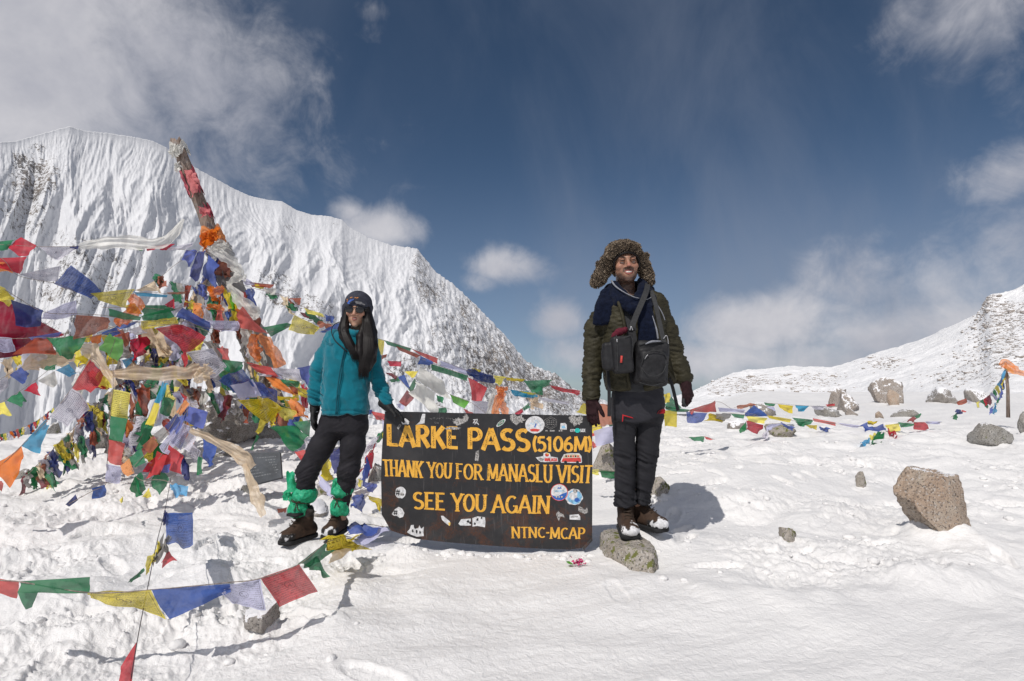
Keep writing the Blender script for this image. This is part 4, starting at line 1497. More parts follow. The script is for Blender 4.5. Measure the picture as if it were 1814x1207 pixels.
Q('second diagonal string beside it of blue, lilac and large red flags', [(350, 716, 4.6), (335, 722, 4.6), (312, 760, 4.5), (290, 800, 4.4), (262, 840, 4.3)], [
    ('blue', [(328, 735), (318, 770), (300, 772), (310, 742)], .06), ('lilac+', [(308, 760), (316, 780), (298, 806), (282, 792)], .05), ('red', [(279, 800), (297, 808), (284, 838), (258, 850)], .06),
    ('red', [(262, 820), (280, 806), (284, 842), (252, 836)], .06), ('blue', [(284, 826), (302, 822), (298, 838), (286, 836)])])
Q('bunch of blue and pale printed flags hanging in front of the snow dusted rock', [(352, 712, 4.5), (334, 720, 4.5), (330, 752, 4.45), (318, 790, 4.4)], [
    ('blue', [(332, 719), (367, 729), (362, 761), (330, 747)], .12), ('lilac+', [(325, 750), (338, 756), (320, 798), (302, 784)], .08), ('white+', [(336, 762), (350, 770), (336, 802), (322, 794)], .08),
    ('red', [(300, 788), (326, 808), (320, 841), (286, 822)], .08), ('green', [(268, 856), (282, 826), (302, 850), (281, 878)], .08), ('blue', [(358, 776), (384, 792), (378, 822), (366, 824)], .1), ('green', [(351, 808), (358, 812), (357, 838), (348, 842)])])
Q('low string of dark green kite shaped flags touching the snow', [(232, 830, 4.1), (248, 850, 4.1), (281, 850, 4.1), (305, 855, 4.1)], [
    ('green', [(236, 848), (250, 836), (258, 866), (248, 879)], .08), ('green', [(230, 866), (240, 842), (252, 878), (238, 880)], .08), ('yellow', [(252, 880), (264, 864), (269, 880), (258, 884)]), ('yellow', [(212, 886), (218, 879), (217, 890), (214, 892)])])
Q('vertical strip of pale blue, yellow and green gauze flags left of centre', [(292, 676, 5.2), (278, 715, 5.1), (262, 752, 5.0), (240, 795, 4.9)], [
    ('sky', [(288, 677), (298, 680), (284, 716), (273, 713)], .04), ('yellow', [(273, 713), (284, 716), (272, 756), (256, 752)], .04), ('green', [(256, 753), (270, 757), (258, 792), (240, 796)], .04),
    ('lilac', [(282, 716), (290, 700), (290, 740), (274, 752)], .1), ('yellow+', [(296, 682), (318, 686), (308, 708), (290, 704)]), ('green', [(288, 704), (310, 706), (304, 736), (286, 734)])])

PR = ['blue', 'white', 'red', 'green', 'yellow']
PR2 = ['navy', 'grey', 'rust', 'green', 'cream', 'blue', 'white+', 'yellow+']
auto_string('long bunched string sloping down left from the pole to the snow', [(300, 600, 6.2), (250, 650, 5.7), (180, 708, 5.2), (110, 780, 4.8), (44, 846, 4.5)], 30, .16, ['green', 'grey', 'yellow+', 'navy', 'rust', 'white+', 'cream'], (.10, .8), crump=.7, seed=3)
auto_string('lower part of the bunched flags with muddy green and maroon cloth', [(190, 700, 5.4), (150, 744, 5.2), (112, 790, 5.0), (60, 840, 4.8)], 14, .26, ['green', 'maroon', 'yellow', 'grey', 'green', 'navy'], (.45, 1.0), crump=.6, seed=5)
auto_string('far thin string of tiny bright flags low at the left edge', [(96, 722, 7.5), (66, 745, 7.5), (30, 762, 7.5), (-10, 772, 7.5)], 22, .11, ['yellow', 'green', 'red', 'navy', 'orange', 'white'], (.1, .8), crump=.4, seed=6)
auto_string('faded string coming down from the pole bundle toward lower left', [(385, 470, 6.3), (350, 520, 6.2), (318, 570, 6.1), (290, 630, 6.0)], 9, .30, ['grey', 'cream', 'rust', 'grey', 'green'], (-.15, 1.0), crump=.5, seed=7)
auto_string('faded string coming down from the pole bundle straight to the boulder', [(395, 480, 6.3), (385, 540, 6.2), (375, 600, 6.15), (372, 680, 6.1)], 10, .30, ['grey', 'white', 'orange', 'blue', 'rust', 'pale'], (.2, 1.0), crump=.5, seed=8)
auto_string('heap of old cloth strings left of the pole foot with green and blue scraps', [(262, 595, 5.9), (300, 604, 5.8), (340, 600, 5.7), (360, 640, 5.6)], 12, .26, ['green', 'cream', 'navy', 'grey', 'maroon', 'yellow', 'grey'], (-.3, 1.0), crump=.6, seed=9)
auto_string('string of crumpled cream and maroon flags behind the cream scarves', [(205, 690, 5.5), (250, 640, 5.7), (300, 600, 5.9), (355, 560, 6.1)], 16, .24, ['navy', 'grey', 'green', 'cream', 'rust', 'lilac', 'yellow'], (.25, .9), crump=.6, seed=10)
auto_string('string from the pole bundle over the orange scarf to the right', [(405, 495, 6.3), (430, 545, 6.2), (452, 590, 6.1), (470, 640, 6.0), (486, 690, 5.9)], 11, .25, ['grey', 'pale', 'grey', 'rust', 'cream', 'white'], (.05, 1.0), crump=.5, seed=11)
auto_string('short string of blue, orange and yellow scraps just under the pole bundle', [(350, 500, 6.1), (385, 512, 6.0), (420, 520, 6.0), (448, 512, 6.0)], 7, .22, ['blue', 'orange', 'blue', 'yellow', 'lime', 'red'], (.2, 1.0), crump=.45, seed=12)
auto_string('string of white and red scraps crossing the grey cloth heap', [(330, 530, 6.0), (365, 545, 5.9), (400, 552, 5.9), (432, 545, 5.9)], 8, .20, ['yellow', 'orange', 'white', 'green', 'red', 'blue'], (.2, 1.0), crump=.5, seed=13)
auto_string('string of muddy flags lying over the boulder top', [(318, 690, 5.9), (352, 688, 5.8), (395, 700, 5.8), (440, 712, 5.8)], 9, .27, ['maroon', 'grey', 'rust', 'pale', 'green', 'lilac'], (.25, 1.0), crump=.55, seed=14)
auto_string('string of scraps behind the vertical yellow and green column', [(210, 640, 5.4), (232, 690, 5.4), (240, 740, 5.3), (216, 800, 5.2)], 8, .24, ['grey', 'navy', 'white', 'rust', 'green'], (.3, 1.0), crump=.5, seed=15)
auto_string('string of dark scraps in front of the white speckled rock', [(150, 742, 5.2), (176, 760, 5.2), (206, 780, 5.1), (228, 800, 5.0)], 8, .20, ['maroon', 'rust', 'cream', 'grey'], (.4, 1.0), crump=.6, seed=16)
auto_string('string from the big red flag down past the cream scarf', [(327, 622, 4.9), (312, 650, 4.9), (300, 690, 4.9), (330, 700, 4.9), (342, 735, 4.8)], 9, .15, ['red', 'white', 'yellow', 'green', 'navy', 'lilac'], (.2, 1.0), crump=.3, seed=17)
auto_string('string behind the yellow flags reaching the grey boulder', [(440, 660, 6.2), (470, 700, 6.2), (500, 740, 6.2), (520, 745, 6.2)], 7, .2, ['green', 'yellow', 'white', 'orange'], (.1, 1.0), crump=.3, seed=18)
auto_string('string behind the woman between her legs and the sign', [(690, 745, 5.6), (668, 780, 5.3), (640, 830, 5.0), (612, 872, 4.7)], 8, .20, ['yellow+', 'green', 'white+', 'red', 'blue', 'red'], (-.35, .8), crump=.2, seed=19)
auto_string('low string seen between the legs of the woman', [(530, 768, 5.4), (560, 800, 5.2), (590, 800, 5.0), (625, 770, 5.0)], 5, .26, ['white', 'orange', 'yellow', 'navy'], (.3, 1.0), crump=.2, seed=20)
Q('pale lilac flags trailing on the snow behind the legs of the woman', [(556, 830, 4.6), (572, 868, 4.4), (596, 880, 4.3), (640, 868, 4.3), (668, 850, 4.5)], [
    ('lilac', [(562, 838), (586, 860), (592, 884), (572, 868)]), ('white+', [(624, 852), (640, 846), (642, 862), (628, 866)]), ('yellow', [(634, 848), (642, 852), (640, 866), (636, 862)]),
    ('blue', [(642, 852), (668, 858), (662, 874), (644, 866)]), ('blue', [(624, 878), (650, 876), (640, 904), (620, 896)], .2, .4), ('yellow', [(650, 878), (676, 884), (676, 910), (664, 892)], .15), ('rust', [(490, 902), (508, 900), (506, 908), (492, 908)])])
Q('blue and clear flags lying on the snow between the woman and the sign', [(600, 958, 3.6), (640, 930, 3.62), (684, 934, 3.6)], [
    ('blue', [(612, 930), (646, 926), (676, 936), (616, 954)], .12, .2), ('lilac', [(632, 950), (672, 930), (690, 940), (640, 966)], .08)])


FILL = [
    ('dense string of pale and bright flags across the upper left of the heap', [(150, 590, 5.6), (215, 600, 5.6), (290, 590, 5.6), (350, 600, 5.6), (400, 620, 5.6)], 10, .31, ['white+', 'yellow', 'grey', 'red', 'cream', 'lilac'], 41),
    ('dense string of blue, white and cream flags below the level cream scarf', [(205, 690, 5.6), (250, 680, 5.6), (300, 690, 5.5), (350, 712, 5.5)], 9, .31, ['cream', 'blue', 'white+', 'rust', 'pale', 'green'], 42),
    ('string of white, red and yellow flags curving behind the portrait column', [(120, 700, 5.6), (170, 720, 5.5), (230, 760, 5.4), (290, 790, 5.3)], 9, .30, ['white+', 'red', 'yellow', 'green', 'lilac', 'rust'], 43),
    ('bunched string behind the short diagonal strings near the snow', [(215, 730, 5.3), (250, 760, 5.2), (290, 790, 5.0), (330, 812, 4.9)], 9, .24, ['green', 'rust', 'white', 'navy', 'yellow+'], 44),
    ('dense string of scraps right of the pole over the boulder shoulder', [(380, 640, 6.0), (420, 660, 6.0), (470, 690, 6.0), (520, 720, 6.0)], 9, .30, ['white', 'green', 'yellow', 'lilac', 'orange', 'blue'], 45),
    ('string of pale flags falling from the pole bundle to the right side', [(400, 500, 6.25), (420, 540, 6.2), (430, 590, 6.2), (436, 640, 6.1)], 8, .30, ['pale', 'grey', 'cream', 'white', 'rust'], 46),
    ('string of pale and blue flags falling from the pole bundle to the left side', [(375, 470, 6.3), (350, 505, 6.3), (330, 545, 6.2), (322, 590, 6.1)], 8, .30, ['grey', 'blue', 'pale', 'cream', 'lilac'], 47),
    ('string of mixed flags behind the blue and yellow big flags', [(395, 655, 5.9), (440, 690, 5.8), (480, 720, 5.8), (530, 735, 5.8)], 8, .28, ['yellow', 'rust', 'blue', 'green', 'white+'], 48),
    ('string of mixed flags at the left between the steep string and the pennants', [(0, 640, 6.3), (50, 625, 6.3), (110, 620, 6.2), (165, 605, 6.1)], 8, .24, ['cream', 'yellow', 'white', 'sky', 'green'], 49),
    ('bunched string touching the snow left of the white speckled rock', [(40, 845, 5.0), (90, 806, 5.1), (130, 790, 5.2), (170, 770, 5.3)], 12, .22, ['maroon', 'green', 'yellow', 'grey', 'lilac', 'navy'], 50),
    ('wide string of faded white and rust flags under the orange cloth', [(180, 575, 5.8), (240, 590, 5.8), (300, 575, 5.9), (360, 560, 6.0)], 9, .30, ['pale', 'rust', 'lilac', 'green', 'yellow+'], 51),
    ('wide string of cream and green flags through the centre of the heap', [(230, 640, 5.7), (290, 645, 5.7), (350, 640, 5.7), (400, 655, 5.7)], 9, .32, ['cream', 'white+', 'green', 'rust', 'pale', 'navy'], 52),
    ('string of lilac and orange flags along the front of the heap', [(190, 755, 5.2), (250, 740, 5.2), (310, 745, 5.1), (345, 770, 5.0)], 8, .28, ['lilac', 'orange', 'white+', 'green', 'red'], 53),
    ('string of pale and red flags under the first middle string', [(130, 660, 5.9), (190, 655, 5.9), (250, 625, 5.9), (300, 610, 5.9)], 8, .28, ['pale', 'red', 'yellow', 'white', 'sky'], 54),
    ('string of blue and cream flags just left of the snow dusted boulder', [(300, 640, 5.8), (320, 680, 5.7), (330, 730, 5.6), (335, 780, 5.4)], 7, .30, ['blue', 'cream', 'white', 'maroon'], 55),
    ('high string of small scraps between pole and second string', [(300, 500, 6.1), (330, 505, 6.1), (360, 515, 6.1), (410, 545, 6.0)], 7, .24, ['green', 'pale', 'rust', 'blue', 'grey'], 56),
    ('string of yellow and white flags between orange scarf and woman', [(440, 620, 6.1), (475, 650, 6.1), (510, 665, 6.1), (548, 690, 6.1)], 7, .26, ['pale', 'yellow', 'red', 'lilac'], 57),
]
for lab_, cord_, n_, size_, cols_, seed_ in FILL:
    auto_string(lab_, cord_, n_, size_, cols_, (.2, .95), crump=.4, seed=seed_)

# behind the woman towards the man
Q('upper string right of the woman, yellow, green and long red flags rolled by the wind', [(600, 590, 6.2), (668, 600, 6.3), (728, 618, 6.6), (776, 636, 6.9), (828, 657, 7.2), (876, 668, 7.6), (926, 676, 8.0), (975, 684, 8.4), (1030, 694, 8.8)], [
    ('yellow', [(666, 599), (681, 604), (678, 630), (669, 622)]), ('green', [(680, 603), (728, 617), (726, 622), (686, 611)], .08), ('rust', [(700, 612), (745, 630), (738, 634), (706, 620)], .08),
    ('red', [(727, 617), (776, 635), (775, 645), (744, 629)], .08), ('lilac', [(779, 639), (827, 655), (825, 663), (781, 649)], .06), ('navy', [(828, 655), (874, 664), (871, 677), (830, 667)], .2, .3),
    ('yellow', [(836, 652), (852, 656), (848, 662), (838, 660)]), ('yellow', [(874, 665), (897, 668), (884, 684), (876, 677)]), ('yellow', [(896, 669), (930, 672), (926, 677), (898, 674)], .06),
    ('green', [(925, 675), (977, 673), (974, 682), (942, 696)]), ('green', [(942, 684), (962, 684), (960, 700), (948, 698)]), ('red', [(972, 683), (1028, 693), (1025, 701), (983, 689)], .1, .2)])
Q('second string right of the woman, blue, long green and large red flags', [(660, 612, 5.6), (690, 640, 5.7), (740, 636, 5.8), (765, 643, 5.9), (829, 667, 6.2), (878, 686, 6.4), (940, 696, 6.8), (1000, 712, 7.2), (1060, 722, 7.6)], [
    ('red', [(686, 640), (711, 640), (710, 650), (690, 649)], .06), ('rust', [(672, 630), (686, 628), (684, 634), (674, 636)]), ('blue', [(740, 646), (745, 631), (766, 640), (761, 648)]),
    ('green', [(764, 645), (829, 666), (826, 675), (764, 656)], .06), ('red', [(829, 668), (864, 687), (852, 710), (836, 709)], .1), ('white+', [(836, 708), (873, 713), (873, 737), (839, 737)], .06),
    ('sky', [(899, 690), (950, 698), (946, 706), (918, 702)], .1, .3), ('yellow', [(918, 692), (950, 697), (948, 700), (922, 696)], .05), ('cream', [(938, 706), (954, 704), (953, 720), (938, 722)], .3, .5),
    ('white', [(956, 704), (1010, 712), (1008, 718), (960, 710)], .06), ('yellow', [(1021, 731), (1033, 714), (1050, 716), (1044, 736)])])
Q('crossing string right of the woman with dark red and small green flags', [(680, 646, 5.2), (704, 668, 5.2), (726, 690, 5.2), (760, 712, 5.3), (800, 726, 5.4)], [
    ('blue', [(704, 668), (717, 664), (727, 690), (716, 681)]), ('green', [(688, 674), (704, 668), (710, 674), (694, 678)]), ('yellow', [(716, 658), (740, 658), (733, 671), (725, 666)]),
    ('green', [(723, 690), (734, 671), (738, 676), (729, 700)]), ('wine', [(707, 712), (721, 691), (735, 704), (719, 721)]), ('lilac', [(702, 716), (716, 714), (714, 726), (704, 722)]),
    ('cream', [(674, 676), (688, 678), (686, 688), (676, 686)]), ('maroon', [(684, 660), (704, 666), (702, 672), (690, 666)], .2, .3), ('green', [(772, 724), (790, 722), (792, 736), (774, 738)])])
Q('string just above the sign with bright green, red and small dark flags', [(784, 690, 5.6), (800, 700, 5.6), (832, 712, 5.7), (880, 740, 5.8), (930, 722, 6.0), (950, 700, 6.2)], [
    ('lime', [(797, 699), (832, 712), (823, 724), (802, 713)], .08), ('red', [(820, 724), (838, 731), (838, 738), (830, 735)]), ('green', [(772, 700), (785, 704), (786, 714), (776, 712)]),
    ('green', [(924, 724), (936, 715), (940, 722), (928, 728)]), ('red', [(911, 732), (924, 724), (929, 729), (917, 738)])])
Q('red and clear flags low behind the left edge of the sign', [(640, 735, 4.9), (664, 742, 4.9), (700, 752, 4.9)], [
    ('red', [(655, 728), (684, 734), (690, 746), (668, 744)]), ('navy', [(640, 726), (660, 726), (658, 734), (642, 736)]), ('lilac', [(676, 742), (690, 744), (684, 770), (678, 764)])])
Q('rust brown and clear flags hanging behind the man left of his thigh', [(1030, 715, 5.2), (1058, 716, 5.1), (1090, 720, 5.0), (1130, 724, 5.0)], [
    ('rust', [(1056, 716), (1092, 718), (1090, 750), (1064, 756)], .08), ('green', [(1076, 750), (1092, 746), (1092, 756), (1080, 756)]), ('yellow', [(1046, 752), (1066, 750), (1070, 768), (1050, 772)])])
Q('pale lilac sheet and red scraps behind the right edge of the sign', [(1040, 760, 4.9), (1090, 752, 4.9), (1120, 760, 4.9)], [
    ('lilac', [(1050, 764), (1094, 752), (1092, 783), (1056, 791)], .06), ('red', [(1046, 766), (1054, 768), (1055, 772), (1048, 774)]), ('red', [(1048, 782), (1056, 786), (1056, 793), (1049, 793)])])
Q('green and yellow flags on the snow right of the sign', [(1046, 836, 4.6), (1062, 834, 4.5), (1100, 836, 4.5)], [
    ('yellow', [(1048, 832), (1062, 832), (1060, 842), (1050, 840)]), ('green', [(1061, 832), (1092, 835), (1090, 848), (1066, 846)], .08)])
Q('string just right of the man with yellow gauze, blue gauze and a red pennant', [(1150, 716, 5.8), (1178, 722, 5.9), (1225, 728, 6.1), (1270, 712, 6.3), (1300, 726, 6.6), (1340, 735, 6.9)], [
    ('yellow', [(1176, 699), (1186, 696), (1187, 712), (1178, 715)]), ('green', [(1176, 718), (1190, 703), (1206, 722), (1180, 725)]), ('green', [(1178, 720), (1222, 726), (1220, 730), (1180, 726)], .05),
    ('yellow', [(1174, 727), (1200, 728), (1198, 757), (1177, 756)], .06), ('blue+', [(1214, 730), (1253, 732), (1244, 748), (1219, 749)], .08), ('red', [(1220, 727), (1268, 710), (1270, 731), (1226, 728)], .06),
    ('red', [(1222, 726), (1232, 724), (1226, 736), (1222, 732)]), ('yellow', [(1249, 747), (1257, 732), (1283, 739), (1276, 748)], .1), ('grey', [(1266, 732), (1294, 733), (1289, 745), (1269, 747)], .08), ('lilac', [(1272, 722), (1320, 726), (1318, 732), (1274, 730)], .05)])
Q('cluster of green, blue, yellow and red flags draped over the boulder right of the man', [(1290, 732, 7.3), (1319, 735, 7.3), (1360, 738, 7.4), (1402, 745, 7.5), (1440, 745, 7.6), (1480, 750, 7.8)], [
    ('green', [(1294, 733), (1320, 735), (1317, 742), (1301, 740)]), ('blue', [(1319, 732), (1336, 718), (1360, 736), (1321, 738)], .12), ('yellow', [(1322, 737), (1360, 741), (1352, 751), (1324, 747)]),
    ('red', [(1322, 745), (1352, 753), (1345, 770), (1322, 760)], .1), ('green', [(1309, 762), (1321, 748), (1322, 761), (1311, 768)]), ('yellow', [(1359, 736), (1403, 743), (1398, 749), (1361, 741)], .05),
    ('green', [(1403, 740), (1440, 744), (1438, 749), (1418, 756)]), ('green', [(1408, 747), (1426, 748), (1424, 756), (1414, 754)]), ('lilac', [(1360, 752), (1390, 750), (1370, 758), (1358, 764)], .1), ('blue', [(1382, 749), (1408, 758), (1404, 764), (1390, 756)], .1, .3),
    ('white', [(1352, 768), (1362, 758), (1360, 778), (1350, 776)], .2, .4)])
Q('upper string behind that cluster with a brown roll, green, yellow and blue flags', [(1300, 722, 9.0), (1338, 716, 9.0), (1375, 715, 9.0), (1410, 718, 9.0), (1462, 720, 9.2), (1500, 716, 9.4)], [
    ('rust', [(1305, 719), (1337, 714), (1338, 719), (1306, 725)], .1, .3), ('green', [(1353, 713), (1374, 716), (1371, 720), (1356, 718)]), ('yellow', [(1377, 716), (1406, 719), (1403, 733), (1382, 723)]),
    ('sky', [(1409, 718), (1434, 719), (1424, 729), (1412, 726)]), ('white', [(1434, 719), (1462, 720), (1458, 726), (1440, 725)]), ('red', [(1462, 717), (1479, 715), (1478, 719), (1464, 721)]), ('lilac', [(1358, 720), (1372, 722), (1374, 728), (1362, 724)])])
Q('long low string at right with red, lilac, yellow and green flags over the snow', [(1430, 744, 8.2), (1481, 751, 8.2), (1525, 756, 8.2), (1569, 756, 8.3), (1593, 750, 8.3), (1640, 749, 8.4), (1668, 749, 8.5)], [
    ('red', [(1440, 741), (1481, 749), (1480, 755), (1442, 747)], .06), ('lilac', [(1483, 749), (1523, 754), (1520, 758), (1490, 753)], .06), ('blue', [(1523, 754), (1569, 753), (1566, 766), (1530, 765)], .12, .2),
    ('yellow', [(1569, 753), (1593, 750), (1595, 763), (1575, 767)]), ('green', [(1590, 748), (1620, 751), (1617, 755), (1596, 758)]), ('red', [(1620, 748), (1638, 748), (1648, 760), (1622, 762)]), ('lilac', [(1638, 747), (1668, 747), (1665, 752), (1645, 751)]),
    ('red', [(1571, 762), (1588, 768), (1589, 776), (1576, 770)]), ('green', [(1540, 787), (1554, 767), (1567, 767), (1563, 779)], .08), ('sky', [(1522, 788), (1540, 774), (1541, 783), (1530, 788)]), ('yellow', [(1540, 774), (1548, 767), (1554, 770), (1545, 780)]),
    ('yellow', [(1424, 752), (1448, 754), (1446, 762), (1434, 758)]), ('blue', [(1452, 756), (1470, 758), (1466, 763), (1454, 763)], .2, .5), ('yellow', [(1536, 746), (1554, 746), (1552, 751), (1538, 752)], .2, .4)])
Q('small green and red scrap blown flat on the snow just right of the man', [(1215, 776, 6.0), (1248, 774, 6.0), (1266, 779, 6.0)], [('green', [(1219, 775), (1248, 773), (1247, 783), (1228, 781)]), ('red', [(1248, 773), (1264, 779), (1258, 780), (1250, 778)])])
Q('green and dark red flag lying over the flat grey rock', [(1600, 747, 12.5), (1632, 734, 12.5)], [('green', [(1620, 738), (1632, 732), (1631, 738), (1624, 742)]), ('wine', [(1606, 746), (1624, 738), (1622, 744), (1610, 748)])])
Q('red and white scrap on the far snow left of the small flag mast', [(1690, 714, 12.0), (1722, 714, 12.0)], [('rust', [(1694, 713), (1710, 706), (1715, 712), (1697, 718)]), ('white', [(1712, 708), (1722, 712), (1720, 716), (1714, 714)])])
Q('knotted blue, green and red scrap below the small flag mast', [(1684, 740, 9.5), (1700, 730, 9.5), (1712, 730, 9.5)], [('navy', [(1692, 726), (1702, 725), (1704, 732), (1694, 734)], .2, .4), ('green', [(1688, 738), (1696, 728), (1698, 740), (1690, 743)], .2, .4), ('red', [(1704, 726), (1712, 729), (1710, 731), (1703, 729)])])
auto_string('string of small flags running up to the orange cloth at the right edge', [(1728, 714, 11.0), (1748, 704, 10.8), (1762, 688, 10.6), (1775, 668, 10.4), (1784, 646, 10.2)], 12, .17, ['yellow', 'green', 'red', 'maroon', 'lilac', 'green', 'yellow', 'sky', 'blue', 'green', 'cream', 'yellow'], (.5, .9), crump=.3, seed=31)
auto_string('blue ended string hanging under the orange cloth at the right edge', [(1784, 650, 10.2), (1776, 684, 10.2), (1766, 712, 10.2), (1754, 724, 10.2)], 6, .17, ['sky', 'yellow', 'blue', 'green', 'sky', 'blue'], (-.2, 1.0), crump=.3, seed=32)
scarf('orange cloth streaming from the small mast at the right edge', [(1774, 648, 10.2), (1784, 644, 10.2), (1800, 656, 10.1), (1826, 668, 10.0)], [12, 16, 16, 6], 'orange*', None, fold=.9, seed=40)
_m = P(1786, 740, 10.3); _t = P(1781, 642, 10.3)
_o = obj('flag_mast', mesh_from('flag_mast', *tube([_m, _m.lerp(_t, .5) + Vector((.02, 0, 0)), _t], [.03, .026, .02], 10)), MAT['wood'])
tag(_o, 'short wooden mast holding small flags and orange cloth at the right edge', 'mast')

# foreground strings
Q('foreground string across the lower left, green, yellow, blue, lilac and red flags', [(-60, 1020, 1.95), (0, 1028, 1.95), (36, 1031, 1.95), (158, 1050, 2.0), (268, 1045, 2.05), (405, 1032, 2.15), (461, 1025, 2.2), (531, 999, 2.35), (575, 964, 2.7), (600, 955, 3.0), (634, 956, 3.3)], [
    ('red', [(-50, 1018), (35, 1031), (29, 1061), (-50, 1040)], .06), ('green', [(35, 1030), (160, 1022), (157, 1052), (33, 1049)], .05), ('green', [(31, 1050), (68, 1048), (57, 1076), (45, 1080)], .06),
    ('yellow+', [(156, 1050), (268, 1045), (294, 1098), (160, 1060)], .06), ('blue', [(269, 1045), (407, 1034), (409, 1048), (300, 1098)], .07), ('lilac+', [(385, 1040), (461, 1026), (471, 1083), (412, 1070)], .06),
    ('red+', [(461, 1024), (531, 1000), (566, 1048), (499, 1075)], .07), ('green', [(531, 997), (575, 963), (586, 979), (548, 1005)], .1), ('green', [(538, 1002), (563, 984), (583, 1024), (560, 1012)], .1),
    ('yellow+', [(571, 958), (629, 951), (634, 967), (594, 978)], .2, .5), ('cream', [(584, 978), (626, 968), (600, 992), (588, 996)], .08)], sag_r=.002, dj=.04)
Q('thin steep cord in the left foreground with light blue, printed blue, yellow and red flags', [(303, 846, 3.5), (292, 905, 3.0), (278, 960, 2.6), (262, 1039, 2.2), (246, 1120, 1.95), (230, 1215, 1.75)], [
    ('sky', [(301, 856), (334, 860), (331, 879), (303, 871)], .12), ('blue+', [(290, 906), (341, 908), (343, 962), (292, 966)], .05), ('navy', [(291, 904), (297, 906), (293, 930), (287, 928)]),
    ('yellow', [(282, 958), (286, 975), (266, 1011), (256, 1006)], .15, .3), ('grey', [(284, 954), (300, 958), (282, 998), (272, 1004)], .3, .5), ('red', [(297, 974), (314, 994), (288, 1004), (286, 996)], .1),
    ('green', [(224, 1034), (257, 1004), (250, 1016), (234, 1031)], .1, .3), ('red', [(244, 1134), (233, 1212), (209, 1212), (214, 1180)], .06)], sag_r=.0016, dark=True, dj=.04)

# the big dark red banner
_b = thing('cloth_banner', 'large dark red banner with a blue edge behind the flags at the left edge', 'banner', P(20, 640, 4.6))
cloth_patch('banner_cloth', [P(-60, 490, 4.7), P(26, 542, 4.7), P(108, 592, 4.8), P(-60, 640, 4.6)], FM['wine'], _b, 16, .10)
cloth_patch('banner_edge', [P(50, 598, 4.65), P(110, 588, 4.78), P(104, 596, 4.78), P(56, 604, 4.65)], FM['blue'], _b, 8, .1)
cloth_patch('banner_cloth', [P(-60, 596, 4.7), P(50, 590, 4.7), P(34, 628, 4.7), P(-60, 640, 4.7)], FM['maroon'], _b, 10, .1)

# offering scarves
scarf('long white silk scarf streaming right from the far left string', [(138, 437, 5.2), (180, 430, 5.2), (235, 430, 5.25), (285, 430, 5.3), (308, 412, 5.35), (325, 388, 5.4)], [10, 24, 24, 20, 20, 5], 'pale*', fold=.5, seed=1)
scarf('cream scarf streaming in a hump at left above the pennant flags', [(40, 654, 4.9), (62, 640, 4.9), (90, 636, 4.9), (132, 634, 4.9)], [6, 34, 26, 12], 'cream*', fold=.6, seed=2)
scarf('cream scarf dropping steeply beside the glossy red flag', [(138, 614, 4.5), (160, 622, 4.5), (182, 650, 4.45), (204, 684, 4.4)], [10, 26, 20, 12], 'cream*', fold=.5, seed=3)
scarf('cream scarf stretched level across the middle of the heap', [(184, 662, 4.5), (230, 662, 4.5), (290, 662, 4.55), (330, 660, 4.6), (356, 652, 4.65)], [6, 22, 24, 24, 20], 'cream*', fold=.35, seed=4)
scarf('cream scarf blown diagonally across in front of the snow dusted boulder', [(336, 762, 4.2), (370, 776, 4.2), (410, 798, 4.15), (430, 812, 4.1), (446, 830, 4.1)], [8, 16, 20, 26, 20], 'cream*', fold=.6, seed=5)
scarf('cream scarf hanging to the snow beside the slate plaque', [(432, 822, 4.1), (442, 850, 4.05), (455, 884, 4.0), (466, 914, 3.95)], [8, 14, 26, 10], 'cream*', fold=.6, seed=6)
scarf('cream scarf knot folding down at the right end of the level one', [(372, 652, 4.6), (356, 664, 4.6), (345, 678, 4.6)], [20, 26, 10], 'cream*', fold=.8, seed=7)
scarf('white scarf falling from the pole bundle to the right', [(370, 440, 6.15), (390, 450, 6.1), (410, 465, 6.1), (428, 486, 6.1)], [12, 18, 20, 12], 'pale*', fold=.7, seed=8)
scarf('short white scarf curling on the pole bundle', [(372, 442, 6.1), (385, 436, 6.1), (400, 438, 6.1)], [6, 12, 8], 'pale*', fold=.8, seed=9)
scarf('white scarf looping down right of the blue flags under the pole', [(402, 506, 5.9), (420, 490, 5.9), (436, 492, 5.9)], [6, 20, 12], 'pale*', fold=.8, seed=10)
scarf('long grey white scarf hanging from the loop toward the red flag', [(404, 504, 5.85), (424, 530, 5.8), (444, 552, 5.8), (452, 566, 5.8)], [10, 22, 26, 14], 'pale*', fold=.9, seed=11)
scarf('faded white scarf hanging beside the orange one', [(430, 580, 5.8), (440, 610, 5.8), (450, 640, 5.8)], [16, 18, 12], 'pale*', fold=.9, seed=12)
scarf('left tail of the orange scarf knotted right of the pole', [(450, 592, 5.6), (447, 610, 5.6), (452, 626, 5.6), (458, 641, 5.6)], [14, 18, 22, 6], 'orange*', fold=.7, seed=13)
scarf('right tail of the orange scarf knotted right of the pole', [(456, 594, 5.6), (470, 606, 5.6), (484, 626, 5.6), (496, 650, 5.6)], [14, 18, 22, 22], 'orange*', fold=.7, seed=14)
scarf('orange cloth standing up among yellow and green flags at left', [(228, 526, 5.0), (238, 536, 5.0), (236, 552, 5.0), (214, 566, 5.0), (205, 575, 5.0)], [12, 26, 26, 20, 14], 'orange*', fold=.6, seed=15)
scarf('orange scrap high in the heap under the pole', [(372, 524, 5.95), (388, 514, 5.95), (396, 508, 5.95)], [14, 16, 8], 'orange*', fold=.8, seed=16)
scarf('orange scrap lying level in the heap beside a yellow one', [(366, 543, 5.9), (384, 546, 5.9), (396, 552, 5.9)], [10, 14, 8], 'orange*', fold=.8, seed=17)
